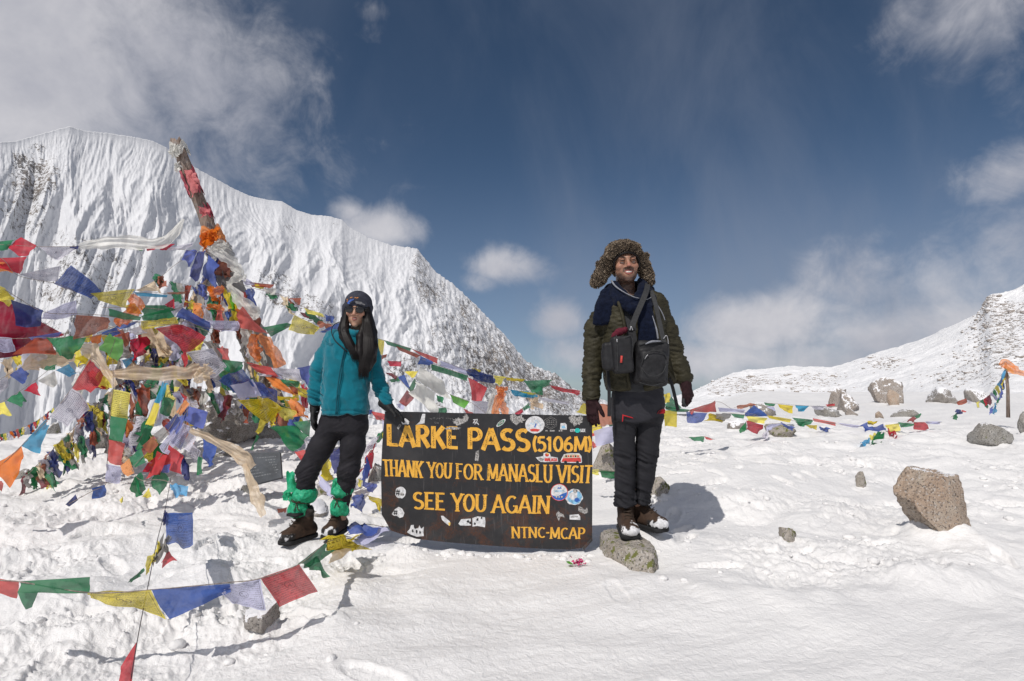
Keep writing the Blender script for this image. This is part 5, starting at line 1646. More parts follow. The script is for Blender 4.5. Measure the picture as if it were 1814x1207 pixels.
scarf('left tail of the orange scarf knotted above the sign', [(884, 688, 5.4), (888, 700, 5.4), (880, 716, 5.4), (876, 738, 5.4)], [12, 14, 15, 12], 'orange*', fold=.7, seed=18)
scarf('right tail of the orange scarf knotted above the sign', [(888, 692, 5.42), (886, 708, 5.42), (892, 722, 5.42), (898, 740, 5.42)], [10, 12, 14, 10], 'orange*', fold=.7, seed=19)
scarf('small knot of the orange scarf above the sign', [(878, 686, 5.35), (888, 690, 5.35), (900, 688, 5.35)], [6, 10, 6], 'orange*', fold=.8, seed=20)
for lab_, q_ in (('big white scarf spread like a sail between woman and sign', [(746, 649), (785, 676), (798, 709), (735, 671)]), ('lower white scarf hanging under the sail shaped one', [(737, 676), (772, 696), (773, 737), (728, 697)])):
    _o = cloth_patch('offering_scarf', [P(x, y, 5.0 + .003 * (x - 740)) for x, y in q_], FM['pale'], None, 18, .14)
    tag(_o, lab_, 'scarf', 'silk offering scarves')
scarf('white scarf falling beside the orange knot above the sign', [(876, 690, 5.5), (872, 710, 5.5), (868, 738, 5.5)], [4, 12, 16], 'pale*', fold=.6, seed=23)

# ------------------------------------------------------------------ slate plaque on the snow
MAT['slate'] = mat_simple('engraved_slate', (.055, .062, .072), .65, 14, .25, .4, 120, .002)


def build_plaque():
    d = 4.55
    cs = [P(435, 803, d + .12), P(496, 801, d + .12), P(499, 846, d), P(437, 862, d)]
    mid = (cs[2] + cs[3]) / 2
    root = thing('slate_plaque', 'dark square slate plaque standing in the snow left of the woman', 'plaque', mid)
    nrm = (cs[1] - cs[0]).cross(cs[3] - cs[0]).normalized()
    if nrm.y > 0:
        nrm = -nrm
    m = MB()
    back = [c - nrm * .03 for c in cs]
    m.add(cs + back, [(0, 3, 2, 1), (4, 5, 6, 7), (0, 1, 5, 4), (1, 2, 6, 5), (2, 3, 7, 6), (3, 0, 4, 7)])
    m.build('slab', MAT['slate'], root, False)
    m = MB()
    r = random.Random(4)
    MAT['engraving'] = mat_simple('pale_engraving', (.16, .17, .18), .8, 40, .3)
    for k in range(7):
        v = .16 + k * .10
        u = .12 + r.uniform(0, .05)
        while u < .86:
            w = r.uniform(.02, .07)
            def q(a, b):
                return cs[0] * (1 - a) * (1 - b) + cs[1] * a * (1 - b) + cs[2] * a * b + cs[3] * (1 - a) * b + nrm * .004
            m.add([q(u, v), q(u + w, v), q(u + w, v + .035), q(u, v + .035)], [(0, 3, 2, 1)])
            u += w + .02
    m.build('engraving', MAT['engraving'], root, False)


build_plaque()


# ------------------------------------------------------------------ pink flower
def build_flower():
    c = hit(1022, 1004)
    root = thing('flower_garland', 'small bright pink flower with a green leaf lying on the snow before the sign', 'flower', c)
    MAT['petal'] = mat_simple('magenta_petal', (.55, .01, .14), .6, 30, .4)
    MAT['leaf'] = mat_simple('green_leaf', (.10, .30, .04), .6, 30, .4)
    r = random.Random(2)
    m = MB()
    for i in range(70):
        cc = c + Vector((r.gauss(0, .016) + .008, r.gauss(0, .012), .014 + abs(r.gauss(0, .012))))
        a = Vector((r.uniform(-1, 1), r.uniform(-1, 1), r.uniform(-.2, 1))).normalized()
        b = a.orthogonal().normalized()
        L = r.uniform(.010, .018)
        m.add([cc - b * L * .35, cc + a * L * .5 - b * L * .1 + Vector((0, 0, .003)), cc + a * L, cc + b * L * .35], [(0, 1, 2, 3)])
    m.build('petals', MAT['petal'], root)
    m = MB()
    for s in (0, 1, 2):
        a = Vector((-1, .3 * s - .3, .35)).normalized() * .045
        b = Vector((0, 1, 0)) * .011
        q = c + Vector((-.018, .004 * s, .010))
        m.add([q, q + a * .5 - b, q + a, q + a * .5 + b + Vector((0, 0, .004))], [(0, 1, 2), (0, 2, 3)])
    m.build('leaf', MAT['leaf'], root)


build_flower()

# ------------------------------------------------------------------ the sign
SD = 3.45                                   # distance of the sign's foot
SN = Vector((0.0, -1.0, 0.06)).normalized() # it leans back a little
SP0 = P(862, 960, SD)


def on_sign(px, py, off=0.0):
    v = pix_dir(px, py)
    o = Vector((0, 0, CAM_H))
    p0 = SP0 + SN * (off * .5)
    t = (p0 - o).dot(SN) / v.dot(SN)
    return o + v * t


def mat_signboard():
    m, nt = new_mat('black_sign_paint')
    t = NT(nt)
    c = t.coord()
    sep = t.nd('ShaderNodeSeparateXYZ'); t.L.new(c, sep.inputs[0])
    low = t.ramp(sep.outputs['Z'], .62, .05)
    n = t.noise(c, 7.5, 8, .72, .5)
    rust = t.ramp(t.m('ADD', n, t.m('MULTIPLY', low, .15)), .58, .70)
    fine = t.noise(c, 90, 4, .75)
    rust = t.m('MULTIPLY', rust, t.ramp(fine, .38, .62, .25, 1.0))
    paint = t.mix(t.noise(c, 25, 5, .7), (.014, .014, .016), (.032, .031, .033))
    rc = t.mix(t.noise(c, 40, 5, .7), (.035, .018, .013), (.11, .042, .022))
    col = t.mix(rust, paint, rc)
    # scratches: thin bright lines at two slants
    for (rot, seed, th) in ((.9, 3.0, .74), (-.5, 9.0, .745), (1.35, 5.0, .75)):
        mp = t.nd('ShaderNodeMapping'); t.L.new(c, mp.inputs['Vector'])
        mp.inputs['Location'].default_value = (seed, seed, 0)
        mp.inputs['Rotation'].default_value = (0, rot, 0)
        mp.inputs['Scale'].default_value = (190, 1, 6)
        s = t.ramp(t.noise(mp.outputs[0], 1.0, 1, .4), th, th + .03)
        col = t.mix(t.m('MULTIPLY', s, .30), col, (.22, .21, .21))
    dust = t.ramp(t.noise(c, 3.0, 6, .65), .45, .75)
    col = t.mix(t.m('MULTIPLY', dust, .06), col, (.4, .38, .37))
    nrm = t.bump(t.m('ADD', t.m('MULTIPLY', rust, .8), t.m('MULTIPLY', t.noise(c, 60, 4, .6), .3)), .5, .002)
    t.out(t.principled(col, t.ramp(rust, 0, 1, .42, .8), nrm, .35))
    return m


def mat_sign_letters():
    m, nt = new_mat('worn_yellow_sign_paint')
    t = NT(nt)
    c = t.coord()
    n = t.noise(c, 30, 5, .7)
    col = t.mix(t.ramp(n, .3, .7), (.66, .33, .035), (.82, .45, .07))
    chip = t.ramp(t.noise(c, 75, 5, .78, .3), .605, .63)
    brush = t.ramp(t.noise(t.scale(c, (300, 1, 40)), 1.0, 2, .6), .62, .72)
    scr = t.ramp(t.noise(t.scale(c, (150, 1, 190)), 1.0, 2, .6), .64, .67)
    region = t.ramp(t.noise(c, 9, 3, .6), .5, .58)
    col = t.mix(t.m('MULTIPLY', chip, .9), col, (.03, .022, .018))
    col = t.mix(t.m('MULTIPLY', t.m('MULTIPLY', scr, region), .8), col, (.05, .035, .03))
    col = t.mix(t.m('MULTIPLY', brush, .25), col, (.35, .17, .03))
    t.out(t.principled(col, .5, t.bump(n, .2, .001), .35))
    return m


MAT['sign'] = mat_signboard()
MAT['letters'] = mat_sign_letters()
MAT['sticker_white'] = mat_simple('sticker_white', (.60, .60, .61), .5, 60, .25)
MAT['sticker_grey'] = mat_simple('torn_sticker_remains', (.30, .29, .28), .7, 130, .8)
MAT['sticker_blue'] = mat_simple('sticker_blue', (.03, .12, .42), .5, 60, .2)
MAT['sticker_lightblue'] = mat_simple('sticker_light_blue', (.20, .42, .60), .5, 60, .3)
MAT['sticker_red'] = mat_simple('sticker_red', (.55, .06, .05), .5, 60, .2)
MAT['sticker_teal'] = mat_simple('sticker_teal', (.02, .45, .40), .5, 60, .2)
MAT['sticker_green'] = mat_simple('sticker_green', (.08, .20, .13), .5, 60, .2)
MAT['sticker_black'] = mat_simple('sticker_black', (.02, .02, .022), .5, 60, .2)
MAT['sticker_yellow'] = mat_simple('sticker_yellow', (.75, .50, .10), .5, 60, .2)
MAT['sticker_cream'] = mat_simple('sticker_cream', (.62, .50, .34), .5, 60, .2)


def arc(cx, cy, rx, ry, a0, a1, n=12):
    return [(cx + rx * math.cos(math.radians(a0 + (a1 - a0) * i / n)), cy + ry * math.sin(math.radians(a0 + (a1 - a0) * i / n))) for i in range(n + 1)]


# glyphs: strokes in a box of height 1; 's' straight stems may carry serifs
GL = {
    'A': (.86, [[(.06, 0), (.43, 1)], [(.80, 0), (.43, 1)], [(.2, .33), (.66, .33)]], [(.06, 0), (.80, 0)]),
    'B': (.70, [[(.14, 0), (.14, 1)], [(.14, .94)] + arc(.36, .73, .24, .21, 90, -90) + [(.14, .52)], [(.14, .52)] + arc(.38, .29, .26, .235, 90, -90) + [(.14, .055)]], [(.14, 0), (.14, 1)]),
    'C': (.78, [arc(.44, .5, .33, .45, 50, 310, 20)], []),
    'D': (.80, [[(.14, 0), (.14, 1)], [(.14, .95)] + arc(.34, .5, .36, .45, 90, -90) + [(.14, .05)]], [(.14, 0), (.14, 1)]),
    'E': (.66, [[(.14, 0), (.14, 1)], [(.14, .95), (.58, .95)], [(.14, .52), (.50, .52)], [(.14, .05), (.60, .05)]], [(.14, 0), (.14, 1)]),
    'F': (.64, [[(.14, 0), (.14, 1)], [(.14, .95), (.58, .95)], [(.14, .50), (.50, .50)]], [(.14, 0), (.14, 1)]),
    'G': (.84, [arc(.44, .5, .33, .45, 50, 330, 20), [(.73, .05), (.73, .42)], [(.52, .42), (.80, .42)]], []),
    'H': (.82, [[(.14, 0), (.14, 1)], [(.68, 0), (.68, 1)], [(.14, .5), (.68, .5)]], [(.14, 0), (.14, 1), (.68, 0), (.68, 1)]),
    'I': (.36, [[(.18, 0), (.18, 1)]], [(.18, 0), (.18, 1)]),
    'K': (.82, [[(.14, 0), (.14, 1)], [(.16, .42), (.66, 1)], [(.32, .58), (.72, 0)]], [(.14, 0), (.14, 1), (.70, 0), (.64, 1)]),
    'L': (.66, [[(.14, 0), (.14, 1)], [(.14, .05), (.60, .05)]], [(.14, 0), (.14, 1)]),
    'M': (1.0, [[(.12, 0), (.16, 1)], [(.16, 1), (.50, .12)], [(.50, .12), (.84, 1)], [(.88, 0), (.84, 1)]], [(.12, 0), (.88, 0)]),
    'N': (.86, [[(.14, 0), (.14, 1)], [(.14, 1), (.72, 0)], [(.72, 0), (.72, 1)]], [(.14, 0), (.14, 1), (.72, 1)]),
    'O': (.84, [arc(.42, .5, .32, .45, 0, 360, 24)], []),
    'P': (.70, [[(.14, 0), (.14, 1)], [(.14, .95)] + arc(.36, .70, .26, .25, 90, -90) + [(.14, .45)]], [(.14, 0), (.14, 1)]),
    'R': (.80, [[(.14, 0), (.14, 1)], [(.14, .95)] + arc(.36, .72, .25, .23, 90, -90) + [(.14, .49)], [(.36, .49), (.70, 0)]], [(.14, 0), (.14, 1), (.70, 0)]),
    'S': (.70, [arc(.35, .73, .24, .22, 40, 270, 14) + arc(.35, .275, .26, .225, 90, -145, 14)[1:]], []),
    'T': (.72, [[(.36, 0), (.36, 1)], [(.04, .95), (.68, .95)]], [(.36, 0)]),
    'U': (.82, [[(.14, 1), (.14, .33)] + arc(.41, .33, .27, .28, 180, 360, 12) + [(.68, 1)]], [(.14, 1), (.68, 1)]),
    'V': (.82, [[(.06, 1), (.41, 0)], [(.76, 1), (.41, 0)]], [(.06, 1), (.76, 1)]),
    'Y': (.80, [[(.06, 1), (.40, .46)], [(.74, 1), (.40, .46)], [(.40, .5), (.40, 0)]], [(.06, 1), (.74, 1), (.40, 0)]),
    '(': (.34, [arc(.56, .5, .40, .66, 128, 232, 10)], []),
    ')': (.34, [arc(-.22, .5, .40, .66, 52, -52, 10)], []),
    '-': (.40, [[(.06, .46), (.32, .46)]], []),
    '#': (.7, [[(.2, .1), (.3, .9)], [(.45, .1), (.55, .9)], [(.1, .35), (.62, .35)], [(.1, .65), (.64, .65)]], []),
    '0': (.72, [arc(.36, .5, .26, .45, 0, 360, 22)], []),
    '1': (.46, [[(.24, 0), (.24, 1)], [(.06, .78), (.24, .97)]], []),
    '5': (.68, [[(.56, .94), (.18, .94)], [(.18, .95), (.15, .56)], [(.15, .56)] + arc(.32, .33, .26, .28, 110, -140, 14)], []),
    '6': (.70, [arc(.35, .30, .24, .25, 0, 360, 18), [(.11, .32), (.15, .62), (.30, .86), (.52, .96)]], []),
}


def lettering(text, quad, root, mat, label=None, tv=.20, th=.12, serif=True, surf=on_sign, off=.0022, name='lettering', wob=.5, space=.30, seed=1):
    """text painted between quad pixels (TL, TR, BR, BL of the cap height band)"""
    r = random.Random(seed)
    adv = sum(GL[c][0] if c != ' ' else space for c in text)
    m = MB()
    x = 0
    k = 0
    (ax, ay), (bx, by), (cx, cy), (dx, dy) = quad

    def mp(gx, gy, o):
        u = gx / adv
        v = 1 - gy
        X = ax * (1 - u) * (1 - v) + bx * u * (1 - v) + cx * u * v + dx * (1 - u) * v
        Y = ay * (1 - u) * (1 - v) + by * u * (1 - v) + cy * u * v + dy * (1 - u) * v
        return surf(X, Y, o)
    wpx = math.hypot(bx - ax, by - ay) / adv
    hpx = math.hypot(dx - ax, dy - ay)
    asp = wpx / hpx
    for c in text:
        if c == ' ':
            x += space
            continue
        w, strokes, ser = GL[c]
        jx, jy, js = r.uniform(-.015, .015) * wob, r.uniform(-.03, .03) * wob, 1 + r.uniform(-.04, .04) * wob
        for st in strokes:
            k += 1
            o = off + (k % 7) * .00012
            pts = [(x + jx + p[0], jy + p[1] * js) for p in st]
            n = len(pts)
            L, R_ = [], []
            for i in range(n):
                a = pts[max(i - 1, 0)]; b = pts[min(i + 1, n - 1)]
                closed = n > 3 and abs(pts[0][0] - pts[-1][0]) < 1e-6 and abs(pts[0][1] - pts[-1][1]) < 1e-6
                if closed and i in (0, n - 1):
                    a, b = pts[-2], pts[1]
                tx, ty = (b[0] - a[0]) * asp, b[1] - a[1]
                l = math.hypot(tx, ty) + 1e-9
                tx /= l; ty /= l
                wd = (th + (tv - th) * abs(ty)) * (1 + r.uniform(-.05, .05) * wob)
                nx, ny = -ty * wd / 2 / asp, tx * wd / 2
                L.append(mp(pts[i][0] + nx, pts[i][1] + ny, o)); R_.append(mp(pts[i][0] - nx, pts[i][1] - ny, o))
            vs = []
            for a, b in zip(L, R_):
                vs += [a, b]
            m.add(vs, [(2 * i, 2 * i + 1, 2 * i + 3, 2 * i + 2) for i in range(n - 1)])
        if serif:
            for (sx, sy) in ser:
                k += 1
                o = off + (k % 7) * .00012
                hw = tv * .80 / asp
                y0 = 0 if sy < .5 else 1
                s_ = 1 if y0 == 0 else -1
                q = [(x + jx + sx - hw, jy + y0 * js), (x + jx + sx + hw, jy + y0 * js), (x + jx + sx + hw * .9, jy + y0 * js + s_ * .07), (x + jx + sx - hw * .9, jy + y0 * js + s_ * .07)]
                m.add([mp(a, b, o) for a, b in q], [(0, 1, 2, 3)])
        x += w
    o = m.build(name, mat, root, False)
    if label:
        o['label'] = label
    return o


def poly_part(name, pts, mat, root, label=None, off=.002, surf=on_sign, parent=None):
    vs = [surf(x, y, off) for x, y in pts]
    n = len(vs)
    back = [surf(x, y, off - .001) for x, y in pts]
    o = obj(name, mesh_from(name, [tuple(v) for v in vs + back], [tuple(range(n))] + [(i, (i + 1) % n, n + (i + 1) % n, n + i) for i in range(n)], False), mat, root)
    if label:
        o['label'] = label
    return o


def ragged(cx, cy, rx, ry, seed, n=22, rag=.25):
    r = random.Random(seed)
    return [(cx + rx * math.cos(2 * math.pi * i / n) * (1 + r.uniform(-rag, rag)), cy + ry * math.sin(2 * math.pi * i / n) * (1 + r.uniform(-rag, rag))) for i in range(n)]


def build_sign():
    outline = [(682, 729), (740, 730), (862, 733), (960, 735), (1049, 736.5), (1049.5, 850), (1049, 953), (1040, 962), (1031, 971), (1008, 974), (950, 972), (870, 967), (794, 961), (738, 955), (692, 940), (676, 911), (675, 832), (677, 790), (680, 750)]
    root = thing('sign_board', 'black metal sign with yellow lettering and stickers held up between the two trekkers', 'sign', SP0)
    vs = [on_sign(x, y, 0) for x, y in outline]
    bk = [on_sign(x, y, -.006) for x, y in outline]
    n = len(vs)
    # a gentle warp of the plate edges
    o = obj('board', mesh_from('board', [tuple(v) for v in vs + bk], [tuple(range(n)), tuple(range(n, 2 * n))[::-1]] + [(i, n + i, n + (i + 1) % n, (i + 1) % n) for i in range(n)], False), MAT['sign'], root)
    m = MB()
    c = [on_sign(1049, 953, .001), on_sign(1031, 970, .001), on_sign(1034, 975, .030), on_sign(1050, 958, .030)]
    m.add(c, [(0, 1, 2, 3)])
    m.add([q + Vector((0, .002, 0)) for q in c], [(3, 2, 1, 0)])
    m.build('bent_corner', MAT['sign'], root, False)
    T = lettering
    T('LARKE', [(684.5, 752), (813, 757.5), (813, 796), (685, 790)], root, MAT['letters'], 'yellow painted word LARKE', .225, .15, False, space=.3)
    T('PASS', [(827, 758), (940, 760), (939, 800), (827, 796)], root, MAT['letters'], 'yellow painted word PASS', .225, .15, False, seed=2)
    T('(5106M)', [(942, 773), (1050, 773.5), (1050, 800.5), (942, 800)], root, MAT['letters'], 'yellow painted altitude (5106M)', .19, .15, False, seed=3)
    T('THANK', [(676.5, 813), (751, 818), (748.5, 847), (679, 843.5)], root, MAT['letters'], 'yellow painted word THANK', .15, .085, seed=4)
    T('YOU', [(757, 819), (801, 821), (800, 849), (758, 847)], root, MAT['letters'], 'yellow painted word YOU in the middle line', .15, .085, seed=5)
    T('FOR', [(807, 821), (856, 823), (856, 851), (807, 849)], root, MAT['letters'], 'yellow painted word FOR', .15, .085, seed=6)
    T('MANASLU', [(863, 822), (979, 823), (979, 856), (863, 851)], root, MAT['letters'], 'yellow painted word MANASLU', .15, .085, seed=7)
    T('VISIT', [(987, 824), (1051, 825), (1048, 856.5), (987, 856)], root, MAT['letters'], 'yellow painted word VISIT', .15, .085, seed=8)
    T('SEE', [(731, 871), (790, 873), (790, 905), (731, 902)], root, MAT['letters'], 'yellow painted word SEE', .18, .11, seed=9)
    T('YOU', [(800, 874), (863, 877), (862, 908), (800, 906)], root, MAT['letters'], 'yellow painted word YOU in the third line', .17, .09, seed=10)
    T('AGAIN', [(871, 877), (976, 879), (974, 911), (871, 909)], root, MAT['letters'], 'yellow painted word AGAIN', .17, .09, seed=11)
    T('NTNC', [(905, 933.5), (967, 934), (967, 953), (906, 954)], root, MAT['letters'], 'yellow painted letters NTNC', .18, .10, seed=12)
    T('-', [(966, 934), (975, 934), (975, 953), (966, 953)], root, MAT['letters'], 'yellow painted hyphen', .14, .14, False, seed=13)
    T('MCAP', [(974, 934.5), (1037, 935), (1036, 955), (974, 955)], root, MAT['letters'], 'yellow painted letters MCAP', .18, .10, seed=14)
    # small writing
    def vert_text(tx, x, y0, y1, wd, mat, seed):
        h = (y1 - y0) / len(tx)
        for i, ch in enumerate(tx):
            yy = y0 + i * h
            lettering(ch, [(x - wd / 2, yy), (x + wd / 2, yy), (x + wd / 2, yy + h * .82), (x - wd / 2, yy + h * .82)], root, mat, 'tiny black letter %s written on the yellow E' % ch, .22, .2, False, off=.0045, name='graffiti', seed=seed + i)
    vert_text('BORO', 796.5, 765, 791, 5.0, MAT['sticker_black'], 50)
    # scribbled names inside the big letters
    r = random.Random(77)
    m = MB()
    for (x0, y0, x1, y1, k) in ((690, 758, 691, 786, 9), (697, 787, 706, 788, 4), (711, 785, 717, 765, 7), (720, 776, 726, 782, 4), (736, 764, 737, 790, 9), (767, 762, 768, 792, 10), (833, 764, 834, 790, 9), (848, 764, 852, 776, 5),
                                (860, 790, 867, 765, 8), (872, 784, 876, 770, 5), (893, 765, 905, 790, 9), (918, 768, 922, 775, 4), (916, 793, 932, 794, 8), (738, 830, 742, 845, 6), (761, 824, 764, 844, 6), (771, 826, 774, 842, 5), (784, 824, 786, 845, 6),
                                (809, 824, 812, 846, 7), (864, 826, 866, 846, 7), (856, 885, 858, 900, 5)):
        for i in range(k):
            t_ = i / k
            x = x0 + (x1 - x0) * t_; y = y0 + (y1 - y0) * t_
            for q in range(2):
                a = r.uniform(0, 6.28); l = r.uniform(1.0, 2.0)
                p0 = on_sign(x, y, .0044 + q * .0001); p1 = on_sign(x + math.cos(a) * l, y + math.sin(a) * l, .0044 + q * .0001)
                d = (p1 - p0).normalized().cross(SN) * .0010
                m.add([p0 - d, p1 - d, p1 + d, p0 + d], [(0, 1, 2, 3)])
    _o = m.build('scribbled_names', MAT['sticker_black'], root, False); _o['kind'] = 'stuff'; _o['label'] = 'tiny black scribbles inside the yellow letters'
    m = MB()
    for (x0, y0, x1, y1, k) in ((762, 742, 786, 741, 14), (770, 748, 778, 750, 6), (792, 741, 802, 742, 6), (840, 746, 850, 746, 5)):
        for i in range(k):
            t_ = i / k
            x = x0 + (x1 - x0) * t_; y = y0 + (y1 - y0) * t_ + r.uniform(-1, 1)
            a = r.uniform(0, 6.28); l = r.uniform(1.0, 2.2)
            p0 = on_sign(x, y, .0012); p1 = on_sign(x + math.cos(a) * l, y + math.sin(a) * l, .0012)
            d = (p1 - p0).normalized().cross(SN) * .0007
            m.add([p0 - d, p1 - d, p1 + d, p0 + d], [(0, 1, 2, 3)])
    _o = m.build('scribbled_names', MAT['sticker_grey'], root, False); _o['kind'] = 'stuff'; _o['label'] = 'faint grey scribbles along the top edge'
    S = lambda nm, pts, mt, lb, off=.002: poly_part('sticker', pts, MAT[mt], root, lb, off)
    circ = lambda cx, cy, rx, ry=None, n=28: [(cx + rx * math.cos(2 * math.pi * i / n), cy + (ry or rx) * math.sin(2 * math.pi * i / n)) for i in range(n)]
    # torn, scraped and printed stickers
    S(0, [(711, 748), (716, 744), (717, 741), (721, 743), (725, 747), (724, 752), (713, 752)], 'sticker_white', 'torn white scrap over the A of LARKE', .0048)
    S(0, [(703, 758), (708, 751), (711, 753), (706, 762)], 'sticker_grey', 'grey scrape beside the A of LARKE', .0048)
    S(0, [(748, 733.5), (753.5, 733.5), (752, 750), (737, 753), (744, 747)], 'sticker_white', 'torn white strip above the R of LARKE')
    for i, (cx, cy, rx, ry) in enumerate(((813, 747, 10, 6), (825, 741, 5, 6), (918, 744, 11, 8), (909, 741, 5, 6), (1021, 746, 10, 8), (1013, 741, 5, 5), (1028, 742, 5, 5))):
        S(0, ragged(cx, cy, rx, ry, 300 + i, 30, .35), 'sticker_grey', 'scraped grey sticker remains at the top edge', .002 + i * .0001)
    S(0, ragged(802, 759, 13, 2.4, 310, 24, .3), 'sticker_grey', 'pale scrape over the E of LARKE', .0048)
    S(0, [(843, 800), (848, 798), (849, 806), (847, 817), (841, 816), (842, 808)], 'sticker_grey', 'white scrape below the S of PASS')
    # little white figure mark
    m = MB()
    for (x0, y0, x1, y1) in ((838, 744, 846, 743), (846, 743, 844, 749), (840, 748, 847, 751), (842, 744, 838, 750), (844, 747, 841, 752), (846, 749, 848, 753)):
        p0 = on_sign(x0, y0, .002); p1 = on_sign(x1, y1, .002)
        d = (p1 - p0).normalized().cross(SN) * .0022
        m.add([p0 - d, p1 - d, p1 + d, p0 + d], [(0, 1, 2, 3)])
    m.build('sticker', MAT['sticker_white'], root, False)['label'] = 'small white running figure mark'
    # leaf
    lf = lambda s: [(887.5 + a * s * 9 * .78 + b * s * 3.4 * .62, 749.5 - a * s * 9 * .62 + b * s * 3.4 * .78) for a, b in [(math.cos(q) , math.sin(q) * (1 - .12 * abs(math.cos(q)))) for q in [2 * math.pi * i / 20 for i in range(20)]]]
    S(0, lf(1.12), 'sticker_white', 'white rim of the leaf shaped sticker', .002)
    S(0, lf(.88), 'sticker_green', 'green leaf shaped sticker', .0026)
    S(0, lf(.5), 'sticker_grey', 'pale vein patch on the leaf shaped sticker', .0032)
    # round white mountain sticker
    S(0, circ(947.5, 752.8, 17, 15.5), 'sticker_white', 'round white sticker with a mountain outline', .0050)
    m = MB()
    for (x0, y0, x1, y1) in ((936, 756, 941, 749), (941, 749, 944, 753), (944, 753, 950, 744), (950, 744, 958, 754), (947, 750, 950, 754)):
        p0 = on_sign(x0, y0, .0056); p1 = on_sign(x1, y1, .0056)
        d = (p1 - p0).normalized().cross(SN) * .0012
        m.add([p0 - d, p1 - d, p1 + d, p0 + d], [(0, 1, 2, 3)])
    m.build('sticker_print', MAT['sticker_lightblue'], root, False)
    S(0, [(946, 757), (949, 750), (951, 751), (948, 758)], 'sticker_blue', 'blue mark on the round mountain sticker', .0057)
    S(0, [(938, 761), (946, 759.5), (957, 761), (953, 765), (941, 764.5)], 'sticker_red', 'red ribbon on the round mountain sticker', .0057)
    # black hexagon badge
    m = MB()
    for k, rr in enumerate((12.2, 9.2)):
        pts = [(975.5 + rr * math.cos(math.radians(30 + 60 * i)), 749.5 + rr * .92 * math.sin(math.radians(30 + 60 * i))) for i in range(7)]
        for a, b in zip(pts, pts[1:]):
            p0 = on_sign(*a, .0026 + k * .0002); p1 = on_sign(*b, .0026 + k * .0002)
            d = (p1 - p0).normalized().cross(SN) * .0007
            m.add([p0 - d, p1 - d, p1 + d, p0 + d], [(0, 1, 2, 3)])
    for i in range(3):
        for j in range(4):
            p0 = on_sign(969.5 + j * 3.4, 746 + i * 3.2, .003); p1 = on_sign(971.5 + j * 3.4, 746 + i * 3.2, .003)
            d = Vector((0, 0, 1)) * .0013
            m.add([p0 - d, p1 - d, p1 + d, p0 + d], [(0, 1, 2, 3)])
    m.build('sticker_print', MAT['sticker_grey'], root, False)['label'] = 'thin pale hexagon badge print'
    S(0, circ(975.5, 749.5, 13.5, 13), 'sticker_black', 'round black sticker beside the mountain sticker', .002)
    for i, (x0, x1) in enumerate(((966, 970), (974, 983), (990, 997))):
        S(0, [(x0, 762.3), (x1, 762.3), (x1, 764.6), (x0, 764.6)], 'sticker_grey', 'tiny pale caption under the badges')
    S(0, [(993, 750), (1001, 749.5), (1004, 753), (1004, 761.5), (992, 761)], 'sticker_white', 'small white square sticker')
    S(0, [(995, 755), (1000, 754), (1002, 759), (995, 759)], 'sticker_lightblue', 'pale print on the small white square sticker', .0031)
    # wordmark with teal disc
    T('CITY', [(1010, 760.5), (1018.5, 760.5), (1018.5, 765), (1010, 765)], root, MAT['sticker_white'], 'tiny white word left of the teal disc', .2, .16, False, name='sticker_print', seed=31)
    S(0, circ(1023, 762.8, 4.6, 4.2), 'sticker_teal', 'teal disc between two tiny white words')
    T('SIDE', [(1027.5, 760), (1037.5, 760), (1037.5, 765.5), (1027.5, 765.5)], root, MAT['sticker_white'], 'tiny white word right of the teal disc', .2, .16, False, name='sticker_print', seed=32)
    # cartoon lettering sticker and little bus
    S(0, [(949, 810.5), (956, 809.5), (962, 808), (963, 803), (968, 801.5), (974, 804), (976, 809), (988, 811), (988.5, 818), (966, 819), (958, 818.5), (953, 815)], 'sticker_white', 'white edged sticker with red lettering', .0022)
    T('MALATA', [(965, 811.5), (987, 812), (987, 817.5), (965, 817.5)], root, MAT['sticker_red'], 'tiny red lettering on the white edged sticker', .3, .2, False, off=.0030, name='sticker_print', seed=33)
    S(0, circ(969, 806, 3.6, 3), 'sticker_red', 'red print on the white edged sticker', .0030)
    S(0, circ(970, 804, 1.8, 1.5), 'sticker_yellow', 'yellow print on the white edged sticker', .0036)
    S(0, ragged(959, 814, 5, 2.6, 320, 16, .3), 'sticker_grey', 'grey print on the white edged sticker', .0030)
    S(0, [(993, 817), (996, 810), (999, 805), (1010, 803), (1026, 803.5), (1030, 808), (1031, 818), (1030, 820.5), (994, 820)], 'sticker_white', 'white edge of the little bus sticker', .0022)
    S(0, [(994.5, 818.5), (997, 812), (1028.5, 811), (1029.5, 818.8)], 'sticker_red', 'red lower body of the little bus sticker', .0030)
    S(0, [(997.5, 811.5), (1001, 805.5), (1026, 805), (1028, 810.5)], 'sticker_cream', 'cream upper body of the little bus sticker', .0030)
    for i in range(6):
        x = 1001.5 + i * 4.2
        S(0, [(x, 807), (x + 2.8, 807), (x + 2.8, 810), (x, 810)], 'sticker_red' if i % 2 else 'sticker_black', 'tiny window of the little bus sticker', .0036)
    S(0, circ(1002, 818.8, 2.6, 2.6, 14), 'sticker_black', 'front wheel of the little bus sticker', .0037)
    S(0, circ(1023, 819.2, 2.6, 2.6, 14), 'sticker_black', 'rear wheel of the little bus sticker', .0037)
    # blue and white round sticker, penguin-grey moon sticker
    S(0, circ(990.7, 872.5, 15.5, 15.3), 'sticker_red', 'red ring of the round wave sticker', .0046)
    S(0, circ(990.7, 872.5, 14.3, 14.1), 'sticker_white', 'white round sticker with blue waves', .0050)
    S(0, [(977, 877), (983, 879.5), (989, 879), (996, 875), (1004.5, 872), (1004, 877), (1000.5, 883), (994, 886.4), (987, 886), (981, 883)], 'sticker_blue', 'blue wave on the round sticker', .0055)
    S(0, [(987, 866), (989, 863), (991, 864.5), (993, 862.5), (995, 866)], 'sticker_blue', 'blue peak on the round sticker', .0055)
